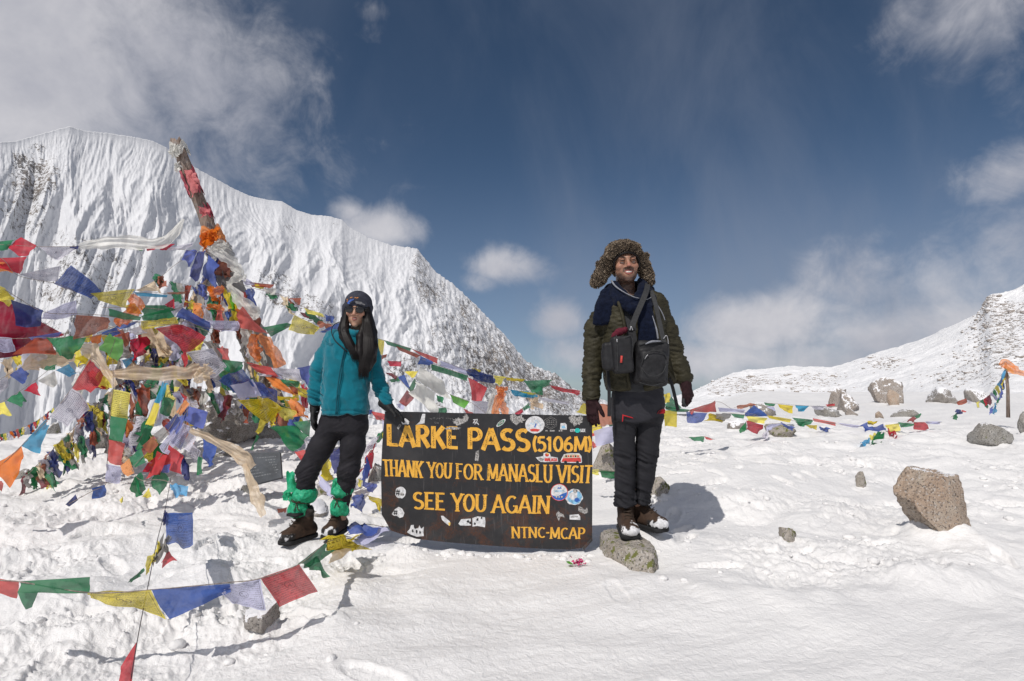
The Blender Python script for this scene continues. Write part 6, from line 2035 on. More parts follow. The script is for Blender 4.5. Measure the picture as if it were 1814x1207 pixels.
    T('MOUNTS', [(982.5, 868.5), (1000, 868.5), (1000, 871.8), (982.5, 871.8)], root, MAT['sticker_lightblue'], 'tiny blue lettering on the round sticker', .2, .16, False, off=.0055, name='sticker_print', seed=35)
    for i in range(3):
        S(0, circ(986 + i * 4.6, 880.5, 1.4, 1.4, 10), 'sticker_cream', 'tiny dot in the blue wave', .0060)
    S(0, ragged(1017, 881, 15, 14.5, 330, 26, .07), 'sticker_white', 'white edge of the blue globe sticker', .0040)
    S(0, ragged(1018, 881, 12.5, 12, 331, 24, .10), 'sticker_lightblue', 'round pale blue globe sticker', .0046)
    S(0, ragged(1016, 878, 7, 8, 332, 18, .2), 'sticker_white', 'white figure on the globe sticker', .0050)
    S(0, ragged(1019, 870, 4, 4, 333, 14, .15), 'sticker_grey', 'grey head on the globe sticker', .0054)
    S(0, ragged(1022, 886, 5, 3.6, 334, 16, .25), 'sticker_blue', 'blue patch on the globe sticker', .0052)
    S(0, [(1025, 897), (1031, 899), (1036, 904), (1040, 899), (1042, 908), (1036, 911), (1029, 908), (1024, 905)], 'sticker_grey', 'torn sticker remains below the globe')
    S(0, [(1009, 912.5), (1025, 911), (1028, 916), (1028, 921.5), (1009, 920.5)], 'sticker_white', 'small white label low on the right')
    S(0, [(1011, 915), (1024, 914.5), (1024, 916.5), (1011, 917)], 'sticker_grey', 'faded print on the small white label', .0031)
    S(0, [(985, 911), (989, 905), (992, 909), (998, 911), (1000, 917), (993, 915), (990, 923), (987, 918)], 'sticker_grey', 'star shaped scraped remains')
    # left hash stickers
    S(0, ragged(709.5, 873, 9.5, 10.2, 341, 20, .07), 'sticker_white', 'upper round white hash sticker')
    T('#', [(700, 866), (709, 867), (709, 880), (700, 879)], root, MAT['sticker_black'], 'black hash sign on the upper white sticker', .12, .14, False, off=.0032, name='sticker_print', seed=36)
    S(0, ragged(712, 876, 3.5, 3, 345, 12, .3), 'sticker_grey', 'grey smudge on the upper hash sticker', .0031)
    S(0, [(694, 911), (699, 903), (706, 898), (712, 901), (716.5, 909), (714, 916), (708, 918), (703, 914), (698, 914)], 'sticker_white', 'lower torn white hash sticker')
    T('#', [(696, 902), (705, 903), (705, 914), (696, 913)], root, MAT['sticker_black'], 'black hash sign on the lower white sticker', .12, .14, False, off=.0032, name='sticker_print', seed=37)
    # bottom scraps
    S(0, [(781, 914), (785, 914), (797, 924), (798, 929), (796, 932), (788, 926), (783, 921)], 'sticker_white', 'slanted torn white strip below SEE')
    S(0, [(794, 926), (798, 926), (797, 932), (795, 931)], 'sticker_yellow', 'yellow end of the slanted torn strip', .0031)
    S(0, [(812, 928), (817, 920), (834, 919), (834.5, 931), (826, 931.5), (815, 931)], 'sticker_white', 'left torn white label below YOU')
    S(0, [(837, 918), (846, 915), (859, 916.5), (860, 925), (859, 934.5), (846, 932), (837, 933)], 'sticker_white', 'right torn white label below YOU')
    for i, (cx, cy) in enumerate(((829, 924), (833, 927), (841, 928), (846, 921), (853, 918))):
        S(0, ragged(cx, cy, 1.8, 2.4, 350 + i, 10, .4), 'sticker_black', 'black chip in the torn label', .0031)
    S(0, [(721, 943), (726, 937), (728, 930.5), (733, 930), (733, 935), (741, 936), (743, 931), (746, 937), (751, 933), (750, 944), (751, 950), (738, 951), (727, 947)], 'sticker_white', 'torn white skyline shaped sticker at lower left')
    for i, (cx, cy, rx, ry) in enumerate(((731, 941, 1.5, 3), (738, 942, 1.6, 3.4), (744, 943, 1.5, 3), (736, 936, 2.5, .9))):
        S(0, ragged(cx, cy, rx, ry, 360 + i, 10, .3), 'sticker_black', 'dark gap in the skyline shaped sticker', .0031)
    return root


build_sign()


# ------------------------------------------------------------------ signed distance modelling
class Field:
    def __init__(self, ax, ay, az):
        self.ax, self.ay, self.az = (np.asarray(a, np.float32) for a in (ax, ay, az))
        self.d = np.full((len(ax), len(ay), len(az)), 1.0, np.float32)

    def _sub(self, lo, hi, m):
        sl = []
        for a, l, h in zip((self.ax, self.ay, self.az), lo, hi):
            i = max(int(np.searchsorted(a, l - m)) - 1, 0); j = min(int(np.searchsorted(a, h + m)) + 1, len(a))
            if j <= i:
                return None
            sl.append(slice(i, j))
        return tuple(sl)

    def _apply(self, sl, s, k, mode):
        d = self.d[sl]
        if mode == 'u':
            h = np.clip(.5 + .5 * (d - s) / k, 0, 1)
            self.d[sl] = d * (1 - h) + s * h - k * h * (1 - h)
        elif mode == 's':
            s = -s
            h = np.clip(.5 - .5 * (d - s) / k, 0, 1)
            self.d[sl] = d * (1 - h) + s * h + k * h * (1 - h)

    def _g(self, sl):
        return self.ax[sl[0]][:, None, None], self.ay[sl[1]][None, :, None], self.az[sl[2]][None, None, :]

    def cone(self, a, b, ra, rb, k=.01, mode='u', sy=1.0):
        a = np.array(a[:], np.float32); b = np.array(b[:], np.float32)
        R = max(ra, rb) * max(1, sy)
        sl = self._sub(np.minimum(a, b) - R, np.maximum(a, b) + R, k + .03)
        if sl is None:
            return self
        X, Y, Z = self._g(sl)
        ba = b - a
        L = float(ba @ ba) + 1e-12
        t = np.clip(((X - a[0]) * ba[0] + (Y - a[1]) * ba[1] + (Z - a[2]) * ba[2]) / L, 0, 1)
        dx = X - a[0] - t * ba[0]; dy = (Y - a[1] - t * ba[1]) / sy; dz = Z - a[2] - t * ba[2]
        s = np.sqrt(dx * dx + dy * dy + dz * dz) - (ra + (rb - ra) * t)
        self._apply(sl, s, k, mode)
        return self

    def chain(self, pts, rs, k=.01, mode='u', sy=1.0):
        for i in range(len(pts) - 1):
            self.cone(pts[i], pts[i + 1], rs[i], rs[i + 1], k if i == 0 else min(k, .5 * min(rs[i], rs[i + 1])), mode, sy)
        return self

    def ell(self, c, r, k=.01, mode='u', R=None):
        c = np.array(c[:], np.float32); r = np.array(r, np.float32)
        m = float(r.max())
        sl = self._sub(c - m, c + m, k + .02)
        if sl is None:
            return self
        X, Y, Z = self._g(sl)
        x, y, z = X - c[0], Y - c[1], Z - c[2]
        if R is not None:
            R = np.array(R, np.float32)     # columns: local axes in world
            x, y, z = (x * R[0, 0] + y * R[1, 0] + z * R[2, 0], x * R[0, 1] + y * R[1, 1] + z * R[2, 1], x * R[0, 2] + y * R[1, 2] + z * R[2, 2])
        k0 = np.sqrt((x / r[0]) ** 2 + (y / r[1]) ** 2 + (z / r[2]) ** 2)
        k1 = np.sqrt((x / r[0] ** 2) ** 2 + (y / r[1] ** 2) ** 2 + (z / r[2] ** 2) ** 2) + 1e-9
        self._apply(sl, k0 * (k0 - 1) / k1, k, mode)
        return self

    def box(self, c, h, rnd_=.005, k=.005, mode='u', R=None):
        c = np.array(c[:], np.float32); h = np.array(h, np.float32) - rnd_
        m = float(np.linalg.norm(h)) + rnd_
        sl = self._sub(c - m, c + m, k + .01)
        if sl is None:
            return self
        X, Y, Z = self._g(sl)
        x, y, z = X - c[0], Y - c[1], Z - c[2]
        if R is not None:
            R = np.array(R, np.float32)
            x, y, z = (x * R[0, 0] + y * R[1, 0] + z * R[2, 0], x * R[0, 1] + y * R[1, 1] + z * R[2, 1], x * R[0, 2] + y * R[1, 2] + z * R[2, 2])
        qx, qy, qz = np.abs(x) - h[0], np.abs(y) - h[1], np.abs(z) - h[2]
        s = np.sqrt(np.maximum(qx, 0) ** 2 + np.maximum(qy, 0) ** 2 + np.maximum(qz, 0) ** 2) + np.minimum(np.maximum(qx, np.maximum(qy, qz)), 0) - rnd_
        self._apply(sl, s, k, mode)
        return self

    def stack(self, rows, k=.015, mode='u', p=2.3, cap=.012):
        """rows: (z, cx, cy, a, b) from low to high"""
        rows = sorted(rows)
        rz = np.array([q[0] for q in rows]); C = np.array([q[1:] for q in rows])
        lo = [(C[:, 0] - C[:, 2]).min(), (C[:, 1] - C[:, 3]).min(), rz[0]]
        hi = [(C[:, 0] + C[:, 2]).max(), (C[:, 1] + C[:, 3]).max(), rz[-1]]
        sl = self._sub(lo, hi, k + .03)
        if sl is None:
            return self
        X, Y, Z = self._g(sl)
        z = self.az[sl[2]]
        # smooth interpolation of the sections
        f = [np.interp(z, rz, C[:, i])[None, None, :] for i in range(4)]
        e = (np.abs((X - f[0]) / f[2]) ** p + np.abs((Y - f[1]) / f[3]) ** p + 1e-9) ** (1 / p)
        s = (e - 1) * np.minimum(f[2], f[3])
        zz = np.maximum(rz[0] - Z, Z - rz[-1])
        s = np.where(zz > -cap, np.sqrt(np.maximum(s + cap, 0) ** 2 + np.maximum(zz + cap, 0) ** 2) - cap + np.minimum(np.maximum(s + cap, zz + cap), 0), s)
        self._apply(sl, s.astype(np.float32), k, mode)
        return self

    def mesh(self):
        """naive surface nets on the rectilinear grid"""
        d = self.d
        ax, ay, az = self.ax, self.ay, self.az
        ins = d < 0
        c = ins[:-1, :-1, :-1].astype(np.int8)
        cnt = np.zeros(tuple(s - 1 for s in d.shape), np.int8)
        for i in (0, 1):
            for j in (0, 1):
                for l in (0, 1):
                    cnt += ins[i:d.shape[0] - 1 + i, j:d.shape[1] - 1 + j, l:d.shape[2] - 1 + l]
        act = (cnt > 0) & (cnt < 8)
        I, J, K = np.nonzero(act)
        n = len(I)
        idm = np.full(act.shape, -1, np.int64)
        idm[I, J, K] = np.arange(n)
        acc = np.zeros((n, 3)); num = np.zeros(n)
        G = [ax, ay, az]
        for axis in range(3):
            oth = [a for a in range(3) if a != axis]
            for u in (0, 1):
                for v in (0, 1):
                    o = [0, 0, 0]; o[oth[0]] = u; o[oth[1]] = v
                    i0, j0, k0 = I + o[0], J + o[1], K + o[2]
                    o2 = list(o); o2[axis] = 1
                    i1, j1, k1 = I + o2[0], J + o2[1], K + o2[2]
                    a = d[i0, j0, k0]; b = d[i1, j1, k1]
                    cr = (a < 0) != (b < 0)
                    t = np.where(cr, a / np.where(cr, a - b, 1), 0)
                    P0 = np.stack([ax[i0], ay[j0], az[k0]], -1); P1 = np.stack([ax[i1], ay[j1], az[k1]], -1)
                    acc += np.where(cr[:, None], P0 + (P1 - P0) * t[:, None], 0)
                    num += cr
        V = acc / num[:, None]
        F = []
        for axis in range(3):
            sl0 = [slice(None)] * 3; sl1 = [slice(None)] * 3
            sl0[axis] = slice(0, -1); sl1[axis] = slice(1, None)
            oth = [a for a in range(3) if a != axis]
            for o_ in oth:
                sl0[o_] = slice(1, -1); sl1[o_] = slice(1, -1)
            a = ins[tuple(sl0)]; b = ins[tuple(sl1)]
            cr = a != b
            idx = list(np.nonzero(cr))
            flip = a[tuple(idx)]
            base = [q.copy() for q in idx]
            for o_ in oth:
                base[o_] = base[o_] + 1
            def cell(du, dv):
                q = [base[0], base[1], base[2]]
                q = [x.copy() for x in q]
                q[oth[0]] -= du; q[oth[1]] -= dv
                return idm[q[0], q[1], q[2]]
            q = np.stack([cell(0, 0), cell(1, 0), cell(1, 1), cell(0, 1)], -1)
            fl = flip if axis != 1 else ~flip
            q[~fl] = q[~fl][:, ::-1]
            F.append(q)
        F = np.concatenate(F)
        F = F[(F >= 0).all(axis=1)]
        return V, F


def grid(lo, hi, h):
    return [np.arange(l - 2 * h, hh + 3 * h, h) for l, hh in zip(lo, hi)]


def var_axis(segs):
    """segs: (from, to, step) pieces"""
    out = []
    for a, b, h in segs:
        out.append(np.arange(a, b, h))
    return np.concatenate(out)


def finish(name, V, F, mat, parent, relax=1, disp=None, attr=None):
    me = mesh_from(name, V, F.astype(np.int32))
    n = len(me.vertices)
    if relax or disp is not None:
        co = np.zeros(n * 3, np.float32); me.vertices.foreach_get('co', co); co = co.reshape(-1, 3).astype(np.float64)
        e = np.zeros(len(me.edges) * 2, np.int32); me.edges.foreach_get('vertices', e); e = e.reshape(-1, 2)
        for it in range(relax):
            s = np.zeros_like(co); c = np.zeros(n)
            for k in range(3):
                s[:, k] = np.bincount(e[:, 0], co[e[:, 1], k], n) + np.bincount(e[:, 1], co[e[:, 0], k], n)
            c = np.bincount(e[:, 0], minlength=n) + np.bincount(e[:, 1], minlength=n)
            co = co * .45 + .55 * s / np.maximum(c, 1)[:, None]
        me.vertices.foreach_set('co', co.astype(np.float32).ravel()); me.update()
        if disp is not None:
            nr = np.zeros(n * 3, np.float32); me.vertices.foreach_get('normal', nr); nr = nr.reshape(-1, 3)
            co = co + nr * disp(co, nr)[:, None]
            me.vertices.foreach_set('co', co.astype(np.float32).ravel()); me.update()
    if attr is not None:
        co = np.zeros(n * 3, np.float32); me.vertices.foreach_get('co', co)
        a = me.attributes.new('tint', 'FLOAT_COLOR', 'POINT')
        a.data.foreach_set('color', attr(co.reshape(-1, 3)).astype(np.float32).ravel())
    return obj(name, me, mat, parent)

# ------------------------------------------------------------------ people
def mat_tinted(name, rough=.6, bump=.0, bscale=200, bdist=.001, sheen=0.0, spec=.35, var=.12, nscale=40, sss=0.0):
    """colour comes from the vertex attribute 'tint' (dye, skin tone, caked snow)"""
    m, nt = new_mat(name)
    t = NT(nt)
    c = t.coord()
    a = t.nd('ShaderNodeAttribute', attribute_name='tint').outputs['Color']
    f = t.noise(c, nscale, 5, .65)
    col = t.mix(t.ramp(f, .3, .7), t.mix(1.0, a, (1 - var, 1 - var, 1 - var), 'MULTIPLY'), a)
    nrm = t.bump(t.m('ADD', t.noise(c, bscale, 3, .6), t.m('MULTIPLY', t.noise(c, bscale * .2, 4, .6), 1.2)), bump, bdist) if bump else None
    kw = {}
    if sheen:
        kw['Sheen Weight'] = sheen
    if sss:
        kw['Subsurface Weight'] = sss
        kw['Subsurface Scale'] = .01
    t.out(t.principled(col, rough, nrm, spec, **kw))
    return m


MAT['skin'] = mat_tinted('skin', .5, .3, 500, .0006, spec=.4, var=.10, nscale=60, sss=.08)
MAT['boot'] = mat_tinted('boot_leather', .75, .5, 260, .002, var=.35)
MAT['tinted_cloth'] = mat_tinted('technical_fabric', .78, .35, 420, .0012, var=.15, nscale=20)
MAT['fur'] = mat_tinted('fur', .9, 0, var=.2, nscale=60)
MAT['puffer'] = mat_simple('olive_down_jacket', (.034, .030, .016), .62, 14, .25, .6, 90, .006, .25)
MAT['fleece'] = mat_simple('teal_fleece', (.0, .135, .185), .88, 10, .10, .5, 420, .0015, .2, sheen=.25)
MAT['fleece_dark'] = mat_simple('dark_teal_zip', (.0, .07, .10), .7, 60, .2)
MAT['navy_wool'] = mat_simple('navy_scarf', (.005, .008, .021), .92, 60, .3, .7, 300, .004, .1, sheen=.05)
MAT['grey_trim'] = mat_simple('grey_trim', (.22, .23, .26), .8, 60, .2)
MAT['shirt'] = mat_simple('dark_grey_shirt', (.035, .036, .040), .85, 50, .2, .4, 300, .001)
MAT['black_nylon'] = mat_simple('black_nylon', (.013, .013, .015), .6, 25, .3, .5, 350, .0015, .35)
MAT['strap'] = mat_simple('dark_webbing', (.030, .031, .033), .7, 80, .2, .5, 600, .001)
MAT['glove_maroon'] = mat_simple('dark_maroon_glove', (.024, .010, .012), .85, 60, .3, .5, 300, .001, .2)
MAT['glove_black'] = mat_simple('black_glove', (.012, .012, .013), .65, 60, .3, .5, 260, .0015, .3)
MAT['sole'] = mat_simple('black_rubber', (.015, .015, .016), .8, 60, .3)
MAT['hair'] = mat_simple('black_hair', (.007, .005, .005), .55, 30, .3, 0, 1, 1, .25)
MAT['trouser_black'] = mat_simple('black_trousers', (.016, .015, .019), .75, 22, .2, .35, 300, .0012, .25)
MAT['cap'] = mat_simple('grey_navy_cap', (.042, .044, .060), .85, 40, .25, .4, 300, .001, .2)
MAT['lens'] = mat_simple('dark_lens', (.008, .007, .008), .12, 5, .1, spec=.6)
MAT['white_eye'] = mat_simple('eye_white', (.30, .26, .24), .35)
MAT['iris'] = mat_simple('dark_iris', (.02, .01, .007), .25)
MAT['teeth'] = mat_simple('teeth', (.72, .69, .62), .35)
MAT['lips'] = mat_simple('lips', (.30, .09, .075), .5)
MAT['mouth'] = mat_simple('mouth_inside', (.03, .008, .008), .6)
MAT['metal'] = mat_simple('steel_buckle', (.45, .45, .46), .35, metallic=.9)
MAT['red_trim'] = mat_simple('red_trim', (.50, .012, .02), .6)
MAT['red_tag'] = mat_simple('red_tag', (.55, .06, .05), .6)
MAT['burgundy'] = mat_simple('burgundy_knit', (.10, .008, .02), .9, 80, .3, .5, 200, .002)
MAT['lace'] = mat_simple('boot_lace', (.05, .035, .025), .9)


def mat_plastic_bag():
    m, nt = new_mat('green_plastic_bag')
    t = NT(nt)
    c = t.coord()
    f = t.noise(c, 22, 5, .6, .5)
    col = t.mix(t.ramp(f, .3, .7), (.015, .42, .20), (.05, .60, .33))
    nrm = t.bump(t.noise(c, 34, 5, .6, 1.2), .9, .012)
    pb = t.principled(col, .32, nrm, .5)
    tr = t.nd('ShaderNodeBsdfTranslucent'); t.put(tr.inputs['Color'], (.03, .55, .24, 1))
    mx = t.nd('ShaderNodeMixShader'); t.put(mx.inputs[0], .35)
    t.L.new(pb, mx.inputs[1]); t.L.new(tr.outputs[0], mx.inputs[2])
    t.out(mx.outputs[0])
    return m


MAT['bag_plastic'] = mat_plastic_bag()
PX = 3.5 / F_PX * 1.0                # metres per photograph pixel at the trekkers


def M(px, py, dy=0.0):
    """point on the trekkers' plane, moved dy metres in depth at the same place in the world"""
    q = P(px, py, 3.5)
    return Vector((q.x, q.y + dy, q.z))


def bbox(pts, m):
    a = np.array([p[:] for p in pts])
    return a.min(0) - m, a.max(0) + m


def head_shape(f, C, R, s, jaw=1.0):
    Rm = np.array(R)
    L = lambda x, y, z: C + R @ Vector((x * s, y * s, z * s))
    E = lambda c, r, k, mode='u': f.ell(L(*c), [q * s for q in r], k * s, mode, Rm)
    K = lambda a, b, ra, rb, k, mode='u': f.cone(L(*a), L(*b), ra * s, rb * s, k * s, mode)
    E((0, .012, .045), (.076, .097, .080), .02)
    E((0, -.028, -.008), (.066 * jaw, .064, .086), .03)
    E((0, -.032, -.062), (.052 * jaw, .052, .044), .03)
    E((0, -.078, -.094), (.021 * jaw, .016, .017), .022)
    K((0, .02, -.06), (0, .035, -.18), .053 * jaw, .058 * jaw, .02)
    K((-.040, -.079, .034), (0, -.090, .030), .011, .011, .014)
    K((.040, -.079, .034), (0, -.090, .030), .011, .011, .014)
    for sx in (-1, 1):
        E((sx * .032, -.103, .014), (.019, .015, .011), .010, 's')
        E((sx * .044, -.068, -.016), (.021, .021, .017), .018)
        K((sx * .078, .008, .012), (sx * .076, .010, -.022), .013, .009, .006)
        E((sx * .016, -.100, -.026), (.009, .010, .007), .006)
    K((0, -.092, .020), (0, -.113, -.018), .0085, .0105, .010)
    E((0, -.116, -.021), (.0115, .010, .0095), .007)
    E((0, -.080, -.054), (.030, .018, .024), .018)
    return L


def build_feature_tube(name, pts, r, mat, parent, label=None, sides=8, flat=1.0):
    m = MB().tube(smooth_path(pts, 14), r if not isinstance(r, list) else list(np.interp(np.linspace(0, 1, 15), np.linspace(0, 1, len(r)), r)), sides, flat)
    o = m.build(name, mat, parent)
    if label:
        o['label'] = label
    return o


def hand(f, w, fd, side, nrm, curl=.5, s=1.0, fat=1.0, spread=0.0, thumb=(.55, .75, .25)):
    """five fingered hand: wrist w, finger direction fd, side towards the thumb, nrm the way the fingers curl"""
    fd = Vector(fd).normalized()
    side = Vector(side); side = (side - fd * side.dot(fd)).normalized()
    nrm = Vector(nrm); nrm = (nrm - fd * nrm.dot(fd) - side * nrm.dot(side)).normalized()
    W = Vector(w)
    f.cone(W - fd * .03 * s, W + fd * .02 * s, .030 * s * fat, .031 * s * fat, .01)
    for q, r in ((-.022, .019), (0, .020), (.022, .018)):
        f.cone(W + fd * .015 * s + side * q * .8 * s, W + fd * .085 * s + side * q * s, r * s * fat, .0155 * s * fat, .012)
    lens = (.072, .080, .074, .058)
    for i in range(4):
        off = .031 - .0205 * i
        p = W + fd * (.088 - .004 * abs(i - 1.3)) * s + side * off * s
        a = 0.0
        r = .0102 * s * fat * (1 if i < 3 else .88)
        q = p
        for j, fr in enumerate((.44, .31, .25)):
            a += curl * (.75 if j == 0 else 1.0) * (1 + .06 * i)
            d = fd * math.cos(a) + nrm * math.sin(a) + side * spread * (1.5 - i)
            q2 = q + d * lens[i] * fr * s
            f.cone(q, q2, r, r * .93, .0035)
            q = q2; r *= .93
    b = W + fd * .022 * s + side * .026 * s + nrm * .004 * s
    td = (fd * thumb[0] + side * thumb[1] + nrm * thumb[2]).normalized()
    b2 = b + td * .042 * s
    td2 = (td * .7 + fd * .55 + nrm * .25).normalized()
    b3 = b2 + td2 * .032 * s
    b4 = b3 + (td2 + nrm * .3).normalized() * .022 * s
    f.chain([b, b2, b3, b4], [.0165 * s * fat, .0125 * s * fat, .0115 * s * fat, .0098 * s * fat], .009)


def glove(label, w, fd, side, nrm, parent, mat, curl=.5, s=1.0, cuff=None, **k):
    W = Vector(w); fdn = Vector(fd).normalized()
    lo, hi = bbox([W, W + fdn * .17 * s, W - fdn * .05], .065)
    f = Field(*grid(lo, hi, .0028))
    hand(f, w, fd, side, nrm, curl, s, 1.08, **k)
    if cuff is not None:
        f.cone(cuff, W, .036 * s, .033 * s, .008)
    V, F = f.mesh()
    o = finish('glove', V, F, mat, parent, 1, lambda co, n: .0010 * fbm3(co[:, 0] * 90, co[:, 1] * 90, co[:, 2] * 90, 2, 4))
    if label:
        o['label'] = label
    return o


def boot(label, G, d, parent, s=1.0, tongue=False, tint=(.060, .034, .021), snow_toe=True, shaft=.20, seed=1):
    """G ground point under the ankle, d horizontal toe direction"""
    d = Vector((d[0], d[1], 0)).normalized()
    n = Vector((-d.y, d.x, 0))
    z = Vector((0, 0, 1))
    G = Vector(G)
    lo, hi = bbox([G - d * .11, G + d * .24, G + z * (shaft + .04)], .085)
    lo[2] = G.z - .02
    f = Field(*grid(lo, hi, .0042))
    for q in (-.018, .018):
        f.cone(G - d * .055 * s + n * q * .7 + z * .050, G + d * .165 * s + n * q * 1.15 + z * .046, .036 * s, .033 * s, .02)
    f.ell(G + d * .175 * s + z * .046, [.048 * s, .048 * s, .036 * s], .02)
    f.cone(G + z * .12, G + d * .12 * s + z * .070, .046 * s, .032 * s, .03)
    f.cone(G + z * .06 - d * .012, G + z * shaft - d * .008, .046 * s, .053 * s, .02)
    f.ell(G - d * .060 * s + z * .06, [.036 * s, .036 * s, .045 * s], .02)
    f.cone(G + z * shaft - d * .008 - n * .045, G + z * shaft - d * .008 + n * .045, .016, .016, .012)
    f.ell(G + z * (shaft + .03), [.038 * s, .038 * s, .05], .008, 's')
    f.box(G + z * (-.08 + .022), [.4, .4, .08], .002, .003, 's')
    V, F = f.mesh()

    def tintf(co):
        u = (co - np.array(G)) @ np.array(d)
        h = co[:, 2] - G.z
        base = np.tile(np.array([*tint, 1.0]), (len(co), 1))
        dark = (np.clip((u - .10) / .03, 0, 1) * (h < .065))[:, None]
        base = base * (1 - dark) + np.array([.022, .020, .020, 1]) * dark
        collar = (h > shaft - .03)[:, None]
        base = np.where(collar, np.array([.03, .024, .020, 1]), base)
        if snow_toe:
            k = fbm3(co[:, 0] * 45, co[:, 1] * 45, co[:, 2] * 45, 3, seed) + (u - .15) * 7 - np.abs(h - .045) * 9
            sn = sstep(.05, .22, k)[:, None]
            base = base * (1 - sn) + np.array([.82, .82, .84, 1]) * sn
        return base
    o = finish('boot', V, F, MAT['boot'], parent, 1, lambda co, nn: .0016 * fbm3(co[:, 0] * 60, co[:, 1] * 60, co[:, 2] * 60, 3, seed) + .0012 * (np.abs(vnoise3(co[:, 0] * 25, co[:, 1] * 25, co[:, 2] * 25, 3)) < .06) * -1, tintf)
    o['label'] = label
    # sole
    f = Field(*grid([lo[0], lo[1], G.z - .01], [hi[0], hi[1], G.z + .04], .004))
    for q in (-.020, .020):
        f.cone(G - d * .060 * s + n * q * .6 + z * .012, G + d * .170 * s + n * q * 1.1 + z * .012, .040 * s, .038 * s, .015)
    f.box(G + z * (-.08 - .001), [.4, .4, .08], .002, .003, 's')
    f.box(G + z * (.08 + .026), [.4, .4, .08], .002, .003, 's')
    V, F = f.mesh()
    so = finish('sole', V, F, MAT['sole'], o, 0)
    # laces up the instep
    m = MB()
    for i in range(5):
        t_ = i / 4
        c = (G + d * .125 * s + z * .098).lerp(G + d * .050 * s + z * (.165), t_)
        w = .026 * s
        up = (z * .35 + d * .93).normalized()
        m.tube([c + n * w - up * .002, c + up * .006, c - n * w + z * .012 - up * .002], .0026, 6)
        m.tube([c - n * w - up * .002, c + up * .0065 + z * .003, c + n * w + z * .012 - up * .002], .0026, 6)
    m.build('lace', MAT['lace'], o)
    if tongue:
        c = G + d * .06 * s + z * (shaft - .005)
        MB().box(c + d * .03, (.06, .075, .014), Matrix(((d.x, n.x, 0), (d.y, n.y, 0), (0, 0, 1)))).build('tongue', MAT['sole'], o)
    return o


def ribbon(name, pts, width, nrm, mat, parent, label=None, thick=.003):
    """a strap: flat band with thickness along points"""
    path = smooth_path(pts, 20)
    V, Fc = [], []
    for i, q in enumerate(path):
        a = path[max(i - 1, 0)]; b = path[min(i + 1, len(path) - 1)]
        t = (b - a).normalized()
        nr = Vector(nrm); nr = (nr - t * nr.dot(t)).normalized()
        sd = t.cross(nr)
        for u, v in ((-.5, 0), (.5, 0), (.5, 1), (-.5, 1)):
            V.append(q + sd * u * width + nr * v * thick)
    for i in range(len(path) - 1):
        for k in range(4):
            k2 = (k + 1) % 4
            Fc.append((i * 4 + k, (i + 1) * 4 + k, (i + 1) * 4 + k2, i * 4 + k2))
    Fc.append((0, 1, 2, 3)); e = (len(path) - 1) * 4
    Fc.append((e + 3, e + 2, e + 1, e))
    m = MB(); m.add(V, Fc)
    o = m.build(name, mat, parent, False)
    if label:
        o['label'] = label
    return o


def rot_head(yaw, pitch, roll):
    """roll tips the crown towards image left (positive)"""
    return (Matrix.Rotation(math.radians(-roll), 3, 'Y') @ Matrix.Rotation(math.radians(yaw), 3, 'Z') @ Matrix.Rotation(math.radians(pitch), 3, 'X'))


def body_axes(xc, x0, x1, zc0, zc1, z0, fine=.0032):
    ax = var_axis([(x0, xc - .12, .011), (xc - .12, xc + .12, fine), (xc + .12, x1, .011)])
    ay = np.arange(3.5 - .20, 3.5 + .22, .0042)
    az = var_axis([(z0, zc0, .013), (zc0, zc1, fine)])
    return ax, ay, az


